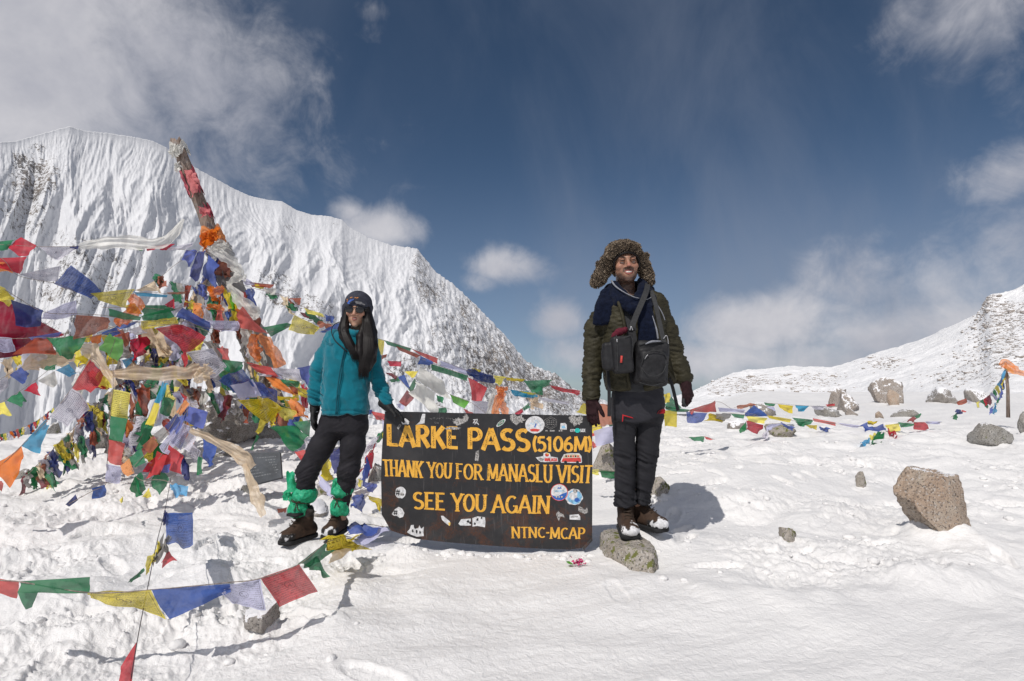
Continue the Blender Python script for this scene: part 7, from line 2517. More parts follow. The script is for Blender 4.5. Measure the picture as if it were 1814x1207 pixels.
# ---- the man
def build_man():
    feet = P(1125, 945, 3.5)
    root = thing('person', 'man in olive down jacket, navy scarf and shaggy fur hat standing on a rock', 'person', feet)
    C = M(1105.4, 473.7, -.02)
    R = rot_head(1, -2, 4)
    s = 1.04
    zc0 = M(0, 530).z
    f = Field(*body_axes(C.x, .38, 1.2, zc0, M(0, 425).z, feet.z + .05))
    L = head_shape(f, C, R, s, 1.0)
    f.ell(L(0, -.094, -.056), [.026 * s, .012 * s, .0085 * s], .004, 's', np.array(R))     # open smiling mouth
    # body under the clothes
    f.stack([(M(0, y).z, M(x, y).x, 3.5 + .01, a * PX, b) for y, x, a, b in ((745, 1128, 38, .10), (700, 1128, 40, .11), (640, 1124, 38, .11), (580, 1120, 42, .12), (545, 1118, 42, .11), (522, 1112, 22, .07))], .03)
    for a in ([(1085, 540), (1056, 612), (1047, 700), (1046, 716)], [(1155, 540), (1192, 612), (1209, 668), (1213, 690)]):
        f.chain([M(*q) for q in a], [.045, .036, .028, .026], .02)
    for a in ([(1108, 740), (1108, 820), (1110, 895, .03), (1112, 925, .045)], [(1148, 740), (1142, 820), (1134, 890, .05), (1134, 918, .075)]):
        f.chain([M(*q) for q in a], [.060, .040, .028, .028], .02)
    V, F = f.mesh()
    Ri = np.array(R.transposed()); Cn = np.array(C)

    def tint(co):
        q = (co - Cn) @ Ri.T / s
        x, y, z = q[:, 0], q[:, 1], q[:, 2]
        col = np.tile(np.array([.38, .205, .135, 1.0]), (len(co), 1))

        def mixc(w, c):
            nonlocal col
            w = np.clip(w, 0, 1)[:, None]
            col = col * (1 - w) + np.array([*c, 1.0]) * w
        nn = fbm3(co[:, 0] * 120, co[:, 1] * 120, co[:, 2] * 120, 2, 5)
        g = lambda cx, cy, cz, r: np.exp(-((x - cx) ** 2 + (y - cy) ** 2 + (z - cz) ** 2) / r ** 2)
        mixc(g(0, -.118, -.018, .016) * .75, (.42, .13, .10))
        mixc((g(-.042, -.085, -.014, .022) + g(.042, -.085, -.014, .022)) * .45, (.31, .115, .08))
        beard = sstep(-.035, -.062, z) * sstep(.04, -.02, y) * sstep(.020, .040, np.hypot(x * .8, (z + .052)))
        mixc(beard * (.86 + .25 * nn), (.050, .030, .025))
        mixc(sstep(.017, .010, np.abs(z + .040)) * (np.abs(x) < .034) * (y < -.075) * (.8 + .2 * nn), (.05, .028, .022))
        mixc(g(0, -.09, -.083, .010) * .5, (.06, .035, .03))
        mixc((g(-.032, -.09, .012, .017) + g(.032, -.09, .012, .017)) * .45, (.12, .055, .04))
        return col
    finish('body', V, F, MAT['skin'], root, 1, None, tint)
    # face parts
    for sx in (-1, 1):
        f = Field(*grid(*bbox([L(sx * .032, -.088, .012)], .02), .0016))
        f.ell(L(sx * .032, -.086, .012), [.0125 * s] * 3, .002)
        V, F = f.mesh()
        e = finish('eye', V, F, MAT['white_eye'], root, 0)
        f = Field(*grid(*bbox([L(sx * .032, -.097, .0125)], .012), .0014))
        f.ell(L(sx * .0315, -.0962, .012), [.0080 * s, .0035 * s, .0080 * s], .001, 'u', np.array(R))
        V, F = f.mesh()
        finish('iris', V, F, MAT['iris'], e, 0)
        # squinting lids and brow
        lid = lambda z_, dy: [L(sx * .0165, -.0865 + dy, z_ - .002), L(sx * .025, -.0965 + dy, z_ + .0015), L(sx * .034, -.0975 + dy, z_ + .002), L(sx * .047, -.086 + dy, z_ - .001)]
        o = build_feature_tube('eyelid', lid(.0172, -.001), [.003, .0060, .0060, .003], MAT['skin_plain'], root, None)
        o = build_feature_tube('eyelid', lid(.0084, -.001), [.003, .0048, .0048, .003], MAT['skin_plain'], root, None)
        build_feature_tube('eyelash', [L(sx * .018, -.0930, .0118), L(sx * .026, -.1015, .0128), L(sx * .035, -.1015, .0128), L(sx * .0455, -.0910, .0108)], [.0012, .0030, .0030, .0012], MAT['hair'], root)
        build_feature_tube('eyebrow', [L(sx * .0125, -.0985, .0275), L(sx * .024, -.0985, .0330), L(sx * .036, -.0935, .0365), L(sx * .051, -.077, .0310)], [.0030, .0048, .0042, .0014], MAT['hair'], root, None, 8, .6)
    build_feature_tube('teeth', [L(-.0195, -.0880, -.0515), L(-.010, -.0955, -.0535), L(0, -.0975, -.0545), L(.010, -.0955, -.0535), L(.0195, -.0880, -.0515)], [.0032, .0058, .0062, .0058, .0032], MAT['teeth'], root)
    build_feature_tube('mouth_inside', [L(-.022, -.086, -.055), L(0, -.092, -.059), L(.022, -.086, -.055)], [.003, .0085, .003], MAT['mouth'], root)
    build_feature_tube('upper_lip', [L(-.0275, -.0865, -.0465), L(-.014, -.0985, -.0468), L(0, -.1015, -.0475), L(.014, -.0985, -.0468), L(.0275, -.0865, -.0465)], [.0016, .0032, .0036, .0032, .0016], MAT['lips'], root)
    build_feature_tube('lower_lip', [L(-.0275, -.0865, -.0470), L(-.016, -.0955, -.0605), L(0, -.099, -.0655), L(.016, -.0955, -.0605), L(.0275, -.0865, -.0470)], [.0016, .0040, .0050, .0040, .0016], MAT['lips'], root)
    for sx in (-1, 1):
        f = Field(*grid(*bbox([L(sx * .008, -.110, -.030)], .01), .0012))
    # trousers
    lo, hi = bbox([M(1078, 690), M(1182, 690), M(1080, 900), M(1160, 885)], .05)
    lo[1] = 3.34; hi[1] = 3.68
    f = Field(*grid(lo, hi, .0062))
    f.stack([(M(0, y).z, M((a + b) / 2, y).x, 3.51, (b - a) / 2 * PX, d) for y, a, b, d in ((748, 1085, 1173, .115), (738, 1084, 1175, .125), (715, 1083, 1177, .135), (685, 1086, 1174, .13))], .02)
    f.chain([M(1108, 742), M(1107, 800), M(1107, 850), M(1107, 878), M(1107, 892)], [.080, .068, .060, .056, .064], .012)
    f.chain([M(1149, 742), M(1146, 800), M(1141, 845), M(1136, 872), M(1134, 886)], [.080, .070, .060, .052, .058], .012)
    f.box(M(1126, 825), [.0065, .2, .235], .003, .006, 's')
    for c_ in (M(1108, 903), M(1136, 898)):
        f.box(c_, [.064 if c_.x < .74 else .05, .12, .020], .003, .004, 's')
    V, F = f.mesh()

    def fold(co, n):
        x, y, z = co[:, 0], co[:, 1], co[:, 2]
        zk = M(0, 815).z; zb = M(0, 880).z
        a = np.exp(-((z - zk) / .05) ** 2) + 1.3 * np.exp(-((z - zb) / .06) ** 2) + .35
        w = 1 - np.abs(fbm3(x * 9, y * 9, z * 34 + x * 14, 3, 8)) * 2.4
        return .0085 * a * (w - .4) + .004 * fbm3(x * 12, y * 12, z * 7, 3, 9)

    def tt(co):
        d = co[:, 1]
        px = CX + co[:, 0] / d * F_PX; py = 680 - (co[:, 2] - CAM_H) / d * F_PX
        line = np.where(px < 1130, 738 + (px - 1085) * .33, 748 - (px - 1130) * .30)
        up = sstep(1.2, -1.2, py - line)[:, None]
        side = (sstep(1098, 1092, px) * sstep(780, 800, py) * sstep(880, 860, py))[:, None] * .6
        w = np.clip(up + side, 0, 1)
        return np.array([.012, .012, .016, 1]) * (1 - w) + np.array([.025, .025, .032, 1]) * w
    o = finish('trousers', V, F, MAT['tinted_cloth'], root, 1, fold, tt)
    build_feature_tube('pocket_zip', [M(1097, 734, -.105), M(1108, 737, -.112), M(1124, 741.5, -.100)], .0032, MAT['red_trim'], o, 'red thigh zip')
    build_feature_tube('zip_pull', [M(1097.5, 733, -.108), M(1097, 739, -.112), M(1096.5, 745, -.110)], .0028, MAT['red_trim'], o, 'red zip pull')
    m = MB()
    # half dome emblem: stacked arcs with a flat edge, as printed on the thigh
    for k, rr in enumerate((8.6, 5.6)):
        pts = [M(1171.5 - rr * 1.65 * math.cos(a), 732 - (8.6 - 1.2 * 0) * 0 - rr * math.sin(a), -.104 + .012 * (1 - math.cos(a))) for a in [math.radians(q) for q in range(0, 91, 15)]]
        m.tube(pts, .0030 if k == 0 else .0035, 6, .4)
    m.add([M(1160, 731.5, -.104), M(1171, 731.5, -.094), M(1171, 724, -.094), M(1164, 725.5, -.102)], [(0, 1, 2, 3)])
    m.build('emblem', MAT['red_trim'], o)['label'] = 'small red printed emblem on the thigh'
    # boots
    boot('left brown hiking boot with snow on the toe', M(1112, 944, .045), (-.06, -1), root, 1.0, snow_toe=True, shaft=.20, seed=3)
    boot('right brown hiking boot turned outward with snow on the toe', M(1137, 937, .08), (.55, -.84), root, 1.0, snow_toe=True, shaft=.205, seed=9)
    # shirt
    lo, hi = bbox([M(1080, 530), M(1170, 690)], .08)
    lo[1] = 3.33; hi[1] = 3.6
    f = Field(*grid(lo, hi, .008))
    f.stack([(M(0, y).z, M(x, y).x, 3.49, a * PX, b) for y, x, a, b in ((695, 1124, 36, .122), (640, 1122, 34, .125), (585, 1116, 34, .125), (540, 1112, 26, .10))], .02)
    V, F = f.mesh()
    finish('shirt', V, F, MAT['shirt'], root, 1, lambda co, n: .004 * fbm3(co[:, 0] * 14, co[:, 1] * 14, co[:, 2] * 20, 3, 2))
    # jacket
    lo, hi = bbox([M(1034, 515), M(1232, 712)], .03)
    lo[1] = 3.30; hi[1] = 3.72
    f = Field(*grid(lo, hi, .0062))
    f.stack([(M(0, y).z, M((a + b) / 2, y).x, 3.505, (b - a) / 2 * PX, d) for y, a, b, d in ((692, 1076, 1160, .150), (678, 1073, 1180, .155), (650, 1068, 1186, .158), (610, 1066, 1180, .160), (575, 1064, 1178, .160), (548, 1066, 1174, .150), (527, 1080, 1160, .105))], .02)
    f.cone(M(1080, 540), M(1160, 538), .062, .062, .05)
    f.chain([M(1076, 542), M(1054, 585, .01), M(1052, 615, .01), M(1047, 665, -.01), M(1046, 702, -.03)], [.066, .060, .057, .053, .050], .03)
    f.chain([M(1163, 542), M(1182, 585, .02), M(1193, 615, .02), M(1203, 645, .01), M(1211, 668, -.01)], [.066, .060, .058, .053, .051], .03)
    f.cone(M(1166, 650, .03), M(1186, 672, .0), .055, .035, .03)
    # collar and hood roll behind the neck
    f.chain([M(1082, 528, .0), M(1090, 518, .07), M(1112, 514, .10), M(1138, 514, .08), M(1156, 524, -.01)], [.030, .038, .040, .038, .034], .02)
    f.cone(M(1150, 520, -.03), M(1164, 530, -.06), .026, .020, .015)
    # front opening
    f.chain([M(1106, 535, -.14), M(1109, 590, -.155), M(1113, 640, -.155), M(1121, 700, -.155)], [.050, .044, .040, .052], .006, 's', 1.0)
    f.chain([M(1140, 545, -.165), M(1134, 600, -.19)], [.045, .035], .01, 's', 1.0)
    for c_ in (M(1046, 716, -.03),):
        f.box(c_, [.07, .08, .022], .003, .004, 's')
    dv = (M(1211, 668) - M(1203, 645)).normalized()
    V, F = f.mesh()

    def puff(co, n):
        x, y, z = co[:, 0], co[:, 1], co[:, 2]
        px = CX + x / y * F_PX; py = 680 - (z - CAM_H) / y * F_PX
        arm = np.maximum(sstep(1068, 1060, px), sstep(1176, 1184, px + (py < 600) * 6))
        per = np.where(arm > .5, .044, .095)
        zz = z + .12 * (px > 1170) * (x - .95) + .030 * vnoise3(x * 7, y * 7, z * 5, 3)
        b = np.abs(np.sin(zz / per * np.pi))
        q = .0062 * (np.sqrt(b) - .75) * (.55 + .8 * vnoise3(x * 8, y * 8, z * 12, 13))
        w = 1 - np.abs(fbm3(x * 14, y * 14, z * 40, 3, 21)) * 2.2
        return q + .0085 * (w - .3) + .005 * fbm3(x * 16, y * 16, z * 16, 3, 6)
    jk = finish('jacket', V, F, MAT['puffer'], root, 1, puff)
    build_feature_tube('cuff', [M(1035, 703, -.075), M(1046, 706, -.09), M(1058, 703, -.075)], .006, MAT['puffer'], jk)
    build_feature_tube('zip', [M(1150, 540, -.13), M(1158, 550, -.13), M(1164, 562, -.135), M(1168, 572, -.13)], .0030, MAT['grey_trim'], jk, 'grey chest pocket zip')
    build_feature_tube('front_edge', [M(1088, 540, -.135), M(1097, 580, -.16), M(1100, 640, -.165), M(1106, 690, -.16)], .010, MAT['puffer'], jk)
    build_feature_tube('front_edge', [M(1150, 545, -.13), M(1146, 590, -.165), M(1160, 640, -.155), M(1186, 676, -.11)], .010, MAT['puffer'], jk)
    # scarf
    lo, hi = bbox([M(1048, 500), M(1160, 612)], .05)
    lo[1] = 3.26; hi[1] = 3.62
    f = Field(*grid(lo, hi, .0052))
    f.chain([M(1083, 512, .02), M(1088, 528, -.06), M(1104, 541, -.115), M(1124, 541, -.12), M(1142, 530, -.07), M(1148, 514, .02), M(1132, 506, .09), M(1104, 506, .10), M(1083, 512, .02)], [.034, .036, .036, .038, .038, .038, .038, .036, .034], .015)
    f.chain([M(1080, 520, -.01), M(1092, 540, -.11), M(1112, 553, -.14), M(1134, 550, -.14), M(1148, 532, -.08)], [.030, .032, .034, .034, .030], .012)
    f.chain([M(1088, 505, -.02), M(1092, 516, -.06), M(1100, 526, -.085)], [.022, .024, .024], .012)
    f.chain([M(1138, 500, .0), M(1134, 520, -.08), M(1124, 532, -.10)], [.030, .030, .028], .012)
    for q in (-6, 0, 6):
        f.chain([M(1132 + q, 552, -.155), M(1134 + q * 1.3, 580, -.175), M(1136 + q * 1.6, 608, -.175)], [.020, .022, .022], .012, 'u', .55)
    for q in (-8, 0, 8):
        f.chain([M(1076 + q * .6, 522, -.03), M(1068 + q, 545, -.085), M(1062 + q * 1.1, 572, -.09)], [.030, .028, .024], .014, 'u', .6)
    V, F = f.mesh()
    sc = finish('scarf', V, F, MAT['navy_wool'], root, 1, lambda co, n: .0055 * (1 - 2 * np.abs(fbm3(co[:, 0] * 11 + co[:, 2] * 8, co[:, 1] * 11, co[:, 2] * 26 - co[:, 0] * 14, 3, 11))))
    build_feature_tube('scarf_edge', [M(1081, 500, -.045), M(1086, 512, -.09), M(1098, 524, -.135), M(1112, 533, -.163), M(1122, 536, -.168)], [.006, .005, .003, .0028, .0026], MAT['grey_trim'], sc, 'grey scarf edge')
    build_feature_tube('scarf_edge', [M(1124, 537, -.168), M(1136, 537, -.155), M(1147, 531, -.13)], .0026, MAT['grey_trim'], sc, 'grey scarf edge')
    build_feature_tube('scarf_edge', [M(1143, 566, -.182), M(1149, 588, -.19), M(1152, 606, -.19)], [.002, .005, .006], MAT['grey_trim'], sc, 'grey scarf edge')
    # hat
    Ch = M(1101, 446, .0)
    lo, hi = bbox([M(1042, 425), M(1162, 515)], .03)
    lo[1] = 3.34; hi[1] = 3.66
    f = Field(*grid(lo, hi, .0052))
    f.ell(Ch, [.098, .112, .066], .02)
    f.chain([M(1077, 463, -.045), M(1086, 449, -.088), M(1102, 444, -.106), M(1118, 448, -.088), M(1128, 461, -.045)], [.037, .036, .035, .036, .037], .02)
    f.chain([M(1079, 456, -.01), M(1070, 478, -.01), M(1060, 495, -.01), M(1054, 502, -.01)], [.034, .042, .042, .030], .02)
    f.chain([M(1060, 470, -.02), M(1068, 474, -.01)], [.018, .03], .01)
    f.chain([M(1131, 456, -.01), M(1138, 472, -.01), M(1146, 490, -.01), M(1150, 500, -.01)], [.036, .042, .038, .028], .02)
    f.chain([M(1132, 462, -.02), M(1143, 455, -.01)], [.025, .022], .01)
    f.chain([M(1078, 460, .06), M(1104, 470, .10), M(1132, 460, .06)], [.04, .05, .04], .03)
    # opening for the face
    f.ell(L(0, -.06, -.045), [.068 * s, .10, .080 * s], .008, 's', np.array(R))
    V, F = f.mesh()
    hat = finish('fur_hat', V, F, MAT['fur'], root, 1, lambda co, n: .006 * fbm3(co[:, 0] * 40, co[:, 1] * 40, co[:, 2] * 40, 3, 4),
                 lambda co: np.concatenate([np.array([.055, .040, .028]) * (1 + .5 * fbm3(co[:, 0] * 60, co[:, 1] * 60, co[:, 2] * 60, 2, 9)[:, None]), np.ones((len(co), 1))], 1))
    build_feature_tube('hat_lining', [L(-.072, -.045, -.03), L(-.071, -.066, .020), L(-.040, -.094, .050), L(0, -.106, .058), L(.040, -.094, .050), L(.071, -.066, .020), L(.072, -.045, -.03)], [.007, .007, .008, .008, .008, .007, .007], MAT['hair'], hat, 'dark hat lining above the brow')
    r = np.random.RandomState(3)
    me = hat.data
    n = len(me.vertices)
    co = np.zeros(n * 3, np.float32); me.vertices.foreach_get('co', co); co = co.reshape(-1, 3)
    nr = np.zeros(n * 3, np.float32); me.vertices.foreach_get('normal', nr); nr = nr.reshape(-1, 3)
    fq = (co - Cn) @ Ri.T / s
    ok = np.nonzero(~((np.abs(fq[:, 0]) < .074) & (fq[:, 2] < .052) & (fq[:, 2] > -.115) & (fq[:, 1] < -.02)))[0]
    pick = r.choice(ok, 24000)
    vs, fs, tc = [], [], []
    curl = np.stack([vnoise3(co[:, 0] * 55, co[:, 1] * 55, co[:, 2] * 55, k) for k in (1, 2, 3)], -1)
    for k, i in enumerate(pick):
        p = co[i]; nn = nr[i]
        if nn @ nn < .5:
            continue
        l = r.uniform(.006, .014)
        d = nn * .7 + curl[i] * 1.1 + r.normal(size=3) * .35
        d /= np.linalg.norm(d)
        d2 = d * .5 + curl[i] * .9 + r.normal(size=3) * .4; d2 /= np.linalg.norm(d2)
        sd_ = np.cross(d, r.normal(size=3)); sd_ /= np.linalg.norm(sd_) + 1e-6
        w = r.uniform(.0012, .0026)
        q1 = p + d * l * .55; q2 = q1 + d2 * l * .5
        b = len(vs)
        vs += [p - sd_ * w, p + sd_ * w, q1 + sd_ * w * .9, q1 - sd_ * w * .9, q2]
        fs += [(b, b + 1, b + 2, b + 3), (b + 3, b + 2, b + 4)]
        c = (.36, .28, .20) if r.rand() < .48 else (.16, .115, .08) if r.rand() < .5 else (.032, .024, .018)
        if r.rand() < .06:
            c = (.42, .36, .28)
        tc += [(*[q * .35 for q in c], 1)] * 2 + [(*c, 1)] * 3
    fm = mesh_from('fur', vs, fs)
    a = fm.attributes.new('tint', 'FLOAT_COLOR', 'POINT'); a.data.foreach_set('color', np.array(tc, np.float32).ravel())
    fo = obj('fur', fm, MAT['fur'], hat)
    fo['kind'] = 'stuff'
    fo['label'] = 'shaggy brown and beige curls of the hat'
    # gloves
    glove('dark maroon glove gripping the corner of the sign', M(1046, 707, -.05), (.02, -.08, -1), (.85, -.5, 0), (.2, .9, 0), root, MAT['glove_maroon'], .22, .98, M(1046, 698, -.035), thumb=(.75, .6, -.2))
    glove('dark maroon glove hanging half closed', M(1212, 678, -.02), (.32, -.05, -1), (-.6, -.75, -.15), (-.85, .35, 0), root, MAT['glove_maroon'], .55, 1.0, M(1210, 668, -.01), thumb=(.9, .3, .2))
    o = build_feature_tube('grip_patch', [M(1206, 706, -.055), M(1206, 714, -.06), M(1210, 720, -.055)], [.008, .010, .007], MAT['strap'], root, 'grey grip patch of the glove')
    return root


def bag(label, boxes, straps, tags_):
    pass


def build_bags():
    # left camera bag
    c = M(1084, 628, -.215)
    root = thing('camera_bag', 'narrow black camera bag with a small red tag worn by the man', 'bag', c)
    lo, hi = bbox([M(1056, 590, -.3), M(1112, 666, -.1)], .02)
    f = Field(*grid(lo, hi, .0045))
    Rm = np.array(Matrix.Rotation(math.radians(-4), 3, 'Y'))
    f.box(M(1090, 632, -.215), [.058, .048, .108], .020, .01, 'u', Rm)
    f.box(M(1072, 634, -.195), [.046, .040, .082], .022, .012, 'u', Rm)
    f.cone(M(1062, 628, -.2), M(1064, 650, -.2), .022, .022, .015)
    V, F = f.mesh()
    b = finish('bag_body', V, F, MAT['black_nylon'], root, 1, lambda co, n: .0025 * fbm3(co[:, 0] * 25, co[:, 1] * 25, co[:, 2] * 25, 3, 3))
    build_feature_tube('seam', [M(1078, 600, -.262), M(1080, 630, -.268), M(1080, 660, -.262)], .0022, MAT['strap'], root)
    build_feature_tube('seam', [M(1092, 604, -.267), M(1103, 604, -.267), M(1104, 640, -.267)], .0018, MAT['strap'], root)
    MB().box(M(1086, 640, -.268), (.012, .006, .040), Matrix.Rotation(math.radians(6), 3, 'Y')).build('red_tag', MAT['red_tag'], root)
    m = MB()
    m.tube([M(1079, 606, -.262), M(1079, 612, -.268)], .004, 8)
    m.build('zip_pull', MAT['metal'], root)
    ribbon('shoulder_strap', [M(1105, 588, -.225), M(1112, 570, -.215), M(1122, 548, -.205), M(1133, 526, -.165), M(1142, 508, -.08)], .032, (0, -1, .15), MAT['strap'], root, 'grey strap crossing the scarf diagonally')
    ribbon('shoulder_strap', [M(1103, 604, -.24), M(1103, 596, -.24), M(1105, 586, -.228)], .026, (0, -1, 0), MAT['black_nylon'], root)
    MB().box(M(1104, 591, -.243), (.040, .012, .014)).build('buckle', MAT['black_nylon'], root)
    build_feature_tube('clip', [M(1101, 592, -.248), M(1103, 586, -.252), M(1106, 592, -.248)], .0030, MAT['metal'], root)
    ribbon('loose_strap', [M(1071, 655, -.10), M(1073, 690, -.12), M(1073, 736, -.12)], .020, (0, -1, 0), MAT['black_nylon'], root, 'loose black strap hanging left')
    # things tucked in
    f = Field(*grid(*bbox([M(1074, 590, -.2), M(1100, 602, -.2)], .04), .0045))
    f.chain([M(1077, 600, -.20), M(1086, 594, -.21), M(1096, 590, -.205)], [.016, .022, .018], .01)
    V, F = f.mesh()
    g = finish('knit_glove', V, F, MAT['burgundy'], None, 1, lambda co, n: .003 * fbm3(co[:, 0] * 50, co[:, 1] * 50, co[:, 2] * 50, 3, 3))
    tag(g, 'burgundy knitted glove tucked into the top of the narrow black camera bag', 'glove')
    # right shoulder bag
    c = M(1140, 645, -.21)
    root = thing('shoulder_bag', 'wide black shoulder bag with curved front seams worn by the man', 'bag', c)
    lo, hi = bbox([M(1104, 598, -.32), M(1176, 692, -.08)], .02)
    f = Field(*grid(lo, hi, .0048))
    Rm = np.array(Matrix.Rotation(math.radians(5), 3, 'Y'))
    f.box(M(1139, 646, -.195), [.096, .052, .128], .028, .01, 'u', Rm)
    f.box(M(1138, 652, -.235), [.078, .040, .092], .030, .014, 'u', Rm)
    f.ell(M(1137, 642, -.262), [.062, .022, .052], .012)
    V, F = f.mesh()
    finish('bag_body', V, F, MAT['black_nylon'], root, 1, lambda co, n: .004 * fbm3(co[:, 0] * 18, co[:, 1] * 18, co[:, 2] * 18, 3, 5) + .002 * fbm3(co[:, 0] * 50, co[:, 1] * 50, co[:, 2] * 50, 2, 5))
    build_feature_tube('seam', [M(1118, 650, -.275), M(1124, 632, -.288), M(1138, 626, -.290), M(1154, 630, -.284), M(1160, 640, -.27)], .0026, MAT['strap'], root)
    build_feature_tube('seam', [M(1119, 654, -.276), M(1126, 664, -.288), M(1138, 668, -.290), M(1152, 662, -.284), M(1160, 648, -.272)], .0022, MAT['strap'], root)
    build_feature_tube('seam', [M(1116, 678, -.262), M(1138, 683, -.268), M(1160, 676, -.255)], .0022, MAT['strap'], root)
    build_feature_tube('zip', [M(1123, 640, -.285), M(1125, 636, -.288), M(1128, 633, -.290)], .0028, MAT['metal'], root)
    build_feature_tube('rim', [M(1117, 616, -.245), M(1132, 612, -.255), M(1156, 611, -.245)], .0050, MAT['strap'], root)
    build_feature_tube('grey_lining', [M(1126, 615, -.255), M(1136, 611, -.26), M(1152, 610, -.254)], [.003, .007, .003], MAT['grey_trim'], root)
    ribbon('shoulder_strap', [M(1160, 612, -.22), M(1158, 600, -.205), M(1154, 575, -.185), M(1149, 545, -.165), M(1146, 520, -.10)], .026, (0, -1, .1), MAT['strap'], root, 'grey strap going up to the shoulder')
    build_feature_tube('clip', [M(1158, 606, -.215), M(1163, 600, -.222), M(1166, 606, -.215), M(1167, 614, -.21)], .0035, MAT['metal'], root)
    ribbon('loose_strap', [M(1182, 668, -.05), M(1188, 692, -.06), M(1196, 727, -.06)], .020, (0, -1, 0), MAT['black_nylon'], root, 'loose black strap hanging right')


# ---- the woman
def build_woman():
    feet = P(560, 960, 3.45)
    root = thing('person', 'woman in teal fleece and sunglasses with long black hair and green bags over her boots', 'person', feet)
    C = M(634.6, 553.0, -.01)
    R = rot_head(3, 4, -2)
    s = .87
    f = Field(*body_axes(C.x, -1.36, -.64, M(0, 592).z, M(0, 510).z, feet.z + .10))
    L = head_shape(f, C, R, s, .93)
    f.stack([(M(0, y).z, M(x, y).x, 3.505, a * PX, b) for y, x, a, b in ((755, 609, 34, .09), (700, 612, 30, .085), (650, 614, 29, .085), (610, 620, 33, .09), (594, 624, 26, .07))], .03)
    for a in ([(592, 600), (564, 652), (560, 712), (559, 728)], [(650, 600), (663, 665), (686, 714), (694, 724)]):
        f.chain([M(*q) for q in a], [.034, .027, .021, .021], .02)
    for a in ([(590, 752), (550, 836), (538, 890, .0), (537, 922, .01)], [(628, 752), (619, 832), (606, 895, .03), (601, 922, .06)]):
        f.chain([M(*q) for q in a], [.055, .036, .026, .026], .02)
    V, F = f.mesh()
    Ri = np.array(R.transposed()); Cn = np.array(C)

    def tint(co):
        q = (co - Cn) @ Ri.T / s
        x, y, z = q[:, 0], q[:, 1], q[:, 2]
        col = np.tile(np.array([.47, .27, .185, 1.0]), (len(co), 1))
        g = lambda cx, cy, cz, r: np.exp(-((x - cx) ** 2 + (y - cy) ** 2 + (z - cz) ** 2) / r ** 2)
        w = np.clip((g(-.042, -.08, -.016, .024) + g(.042, -.08, -.016, .024) + g(0, -.118, -.02, .012)) * .5, 0, 1)[:, None]
        col = col * (1 - w) + np.array([.44, .17, .12, 1]) * w
        return col
    finish('body', V, F, MAT['skin'], root, 1, None, tint)
    for sx in (-1, 1):
        f = Field(*grid(*bbox([L(sx * .032, -.088, .012)], .02), .002))
        f.ell(L(sx * .032, -.086, .012), [.0125 * s] * 3, .002)
        V, F = f.mesh()
        finish('eye', V, F, MAT['white_eye'], root, 0)
        build_feature_tube('eyebrow', [L(sx * .0125, -.0985, .030), L(sx * .030, -.0965, .0345), L(sx * .050, -.080, .031)], [.0018, .0028, .001], MAT['hair'], root)
    build_feature_tube('teeth', [L(-.013, -.0955, -.0525), L(0, -.1000, -.0535), L(.013, -.0955, -.0525)], [.0014, .0028, .0014], MAT['teeth'], root)
    build_feature_tube('upper_lip', [L(-.023, -.0885, -.0515), L(-.010, -.0995, -.0475), L(0, -.1015, -.0485), L(.010, -.0995, -.0475), L(.023, -.0885, -.0515)], [.0014, .0036, .0032, .0036, .0014], MAT['lips'], root)
    build_feature_tube('lower_lip', [L(-.022, -.0885, -.0525), L(-.010, -.0980, -.0590), L(0, -.1005, -.0605), L(.010, -.0980, -.0590), L(.022, -.0885, -.0525)], [.0014, .0040, .0046, .0040, .0014], MAT['lips'], root)
    # sunglasses
    f = Field(*grid(*bbox([L(-.075, -.11, .012), L(.075, -.05, .012)], .035), .0024))
    Rn = np.array(R)
    for sx in (-1, 1):
        f.ell(L(sx * .036, -.104, .011), [.030 * s, .006, .0265 * s], .003, 'u', np.array(R @ Matrix.Rotation(math.radians(sx * 14), 3, 'Z')))
    V, F = f.mesh()
    gl = finish('sunglasses', V, F, MAT['lens'], root, 1)
    build_feature_tube('bridge', [L(-.013, -.108, .022), L(0, -.112, .024), L(.013, -.108, .022)], .0022, MAT['lens'], gl)
    for sx in (-1, 1):
        build_feature_tube('temple', [L(sx * .064, -.094, .020), L(sx * .077, -.06, .022), L(sx * .080, -.01, .018)], .0028, MAT['lens'], gl)
    # hair
    lo, hi = bbox([M(600, 525), M(676, 670)], .04)
    lo[1] = 3.33; hi[1] = 3.64
    f = Field(*grid(lo, hi, .0052))
    f.ell(L(0, .025, .03), [.086 * s, .10 * s, .085 * s], .02)
    f.chain([L(.066, -.035, .02), M(657, 575, -.055), M(662, 600, -.085), M(664, 628, -.115), M(660, 650, -.13), M(655, 666, -.13)], [.026, .028, .030, .031, .024, .010], .02)
    f.chain([L(.070, .0, .0), M(664, 590, -.04), M(668, 615, -.08), M(668, 640, -.10), M(662, 658, -.12)], [.024, .024, .024, .020, .010], .02)
    f.chain([M(650, 575, -.06), M(646, 600, -.105), M(648, 628, -.13), M(654, 655, -.135)], [.016, .022, .026, .014], .02)
    f.chain([L(-.064, -.03, .02), M(616, 576, -.06), M(620, 592, -.10), M(630, 612, -.125), M(642, 634, -.13)], [.022, .024, .024, .024, .018], .018)
    f.chain([M(610, 565, .0), M(608, 585, -.05), M(614, 600, -.10), M(626, 618, -.12)], [.022, .018, .016, .012], .015)
    f.ell(L(0, -.075, -.035), [.052 * s, .06, .085 * s], .006, 's', Rn)
    V, F = f.mesh()
    hr = finish('hair', V, F, MAT['hair'], root, 1, lambda co, n: .0018 * fbm3(co[:, 0] * 110 + co[:, 2] * 16, co[:, 1] * 110, co[:, 2] * 4, 2, 4))
    # loose strands lying over the mass
    m = MB()
    r = random.Random(5)
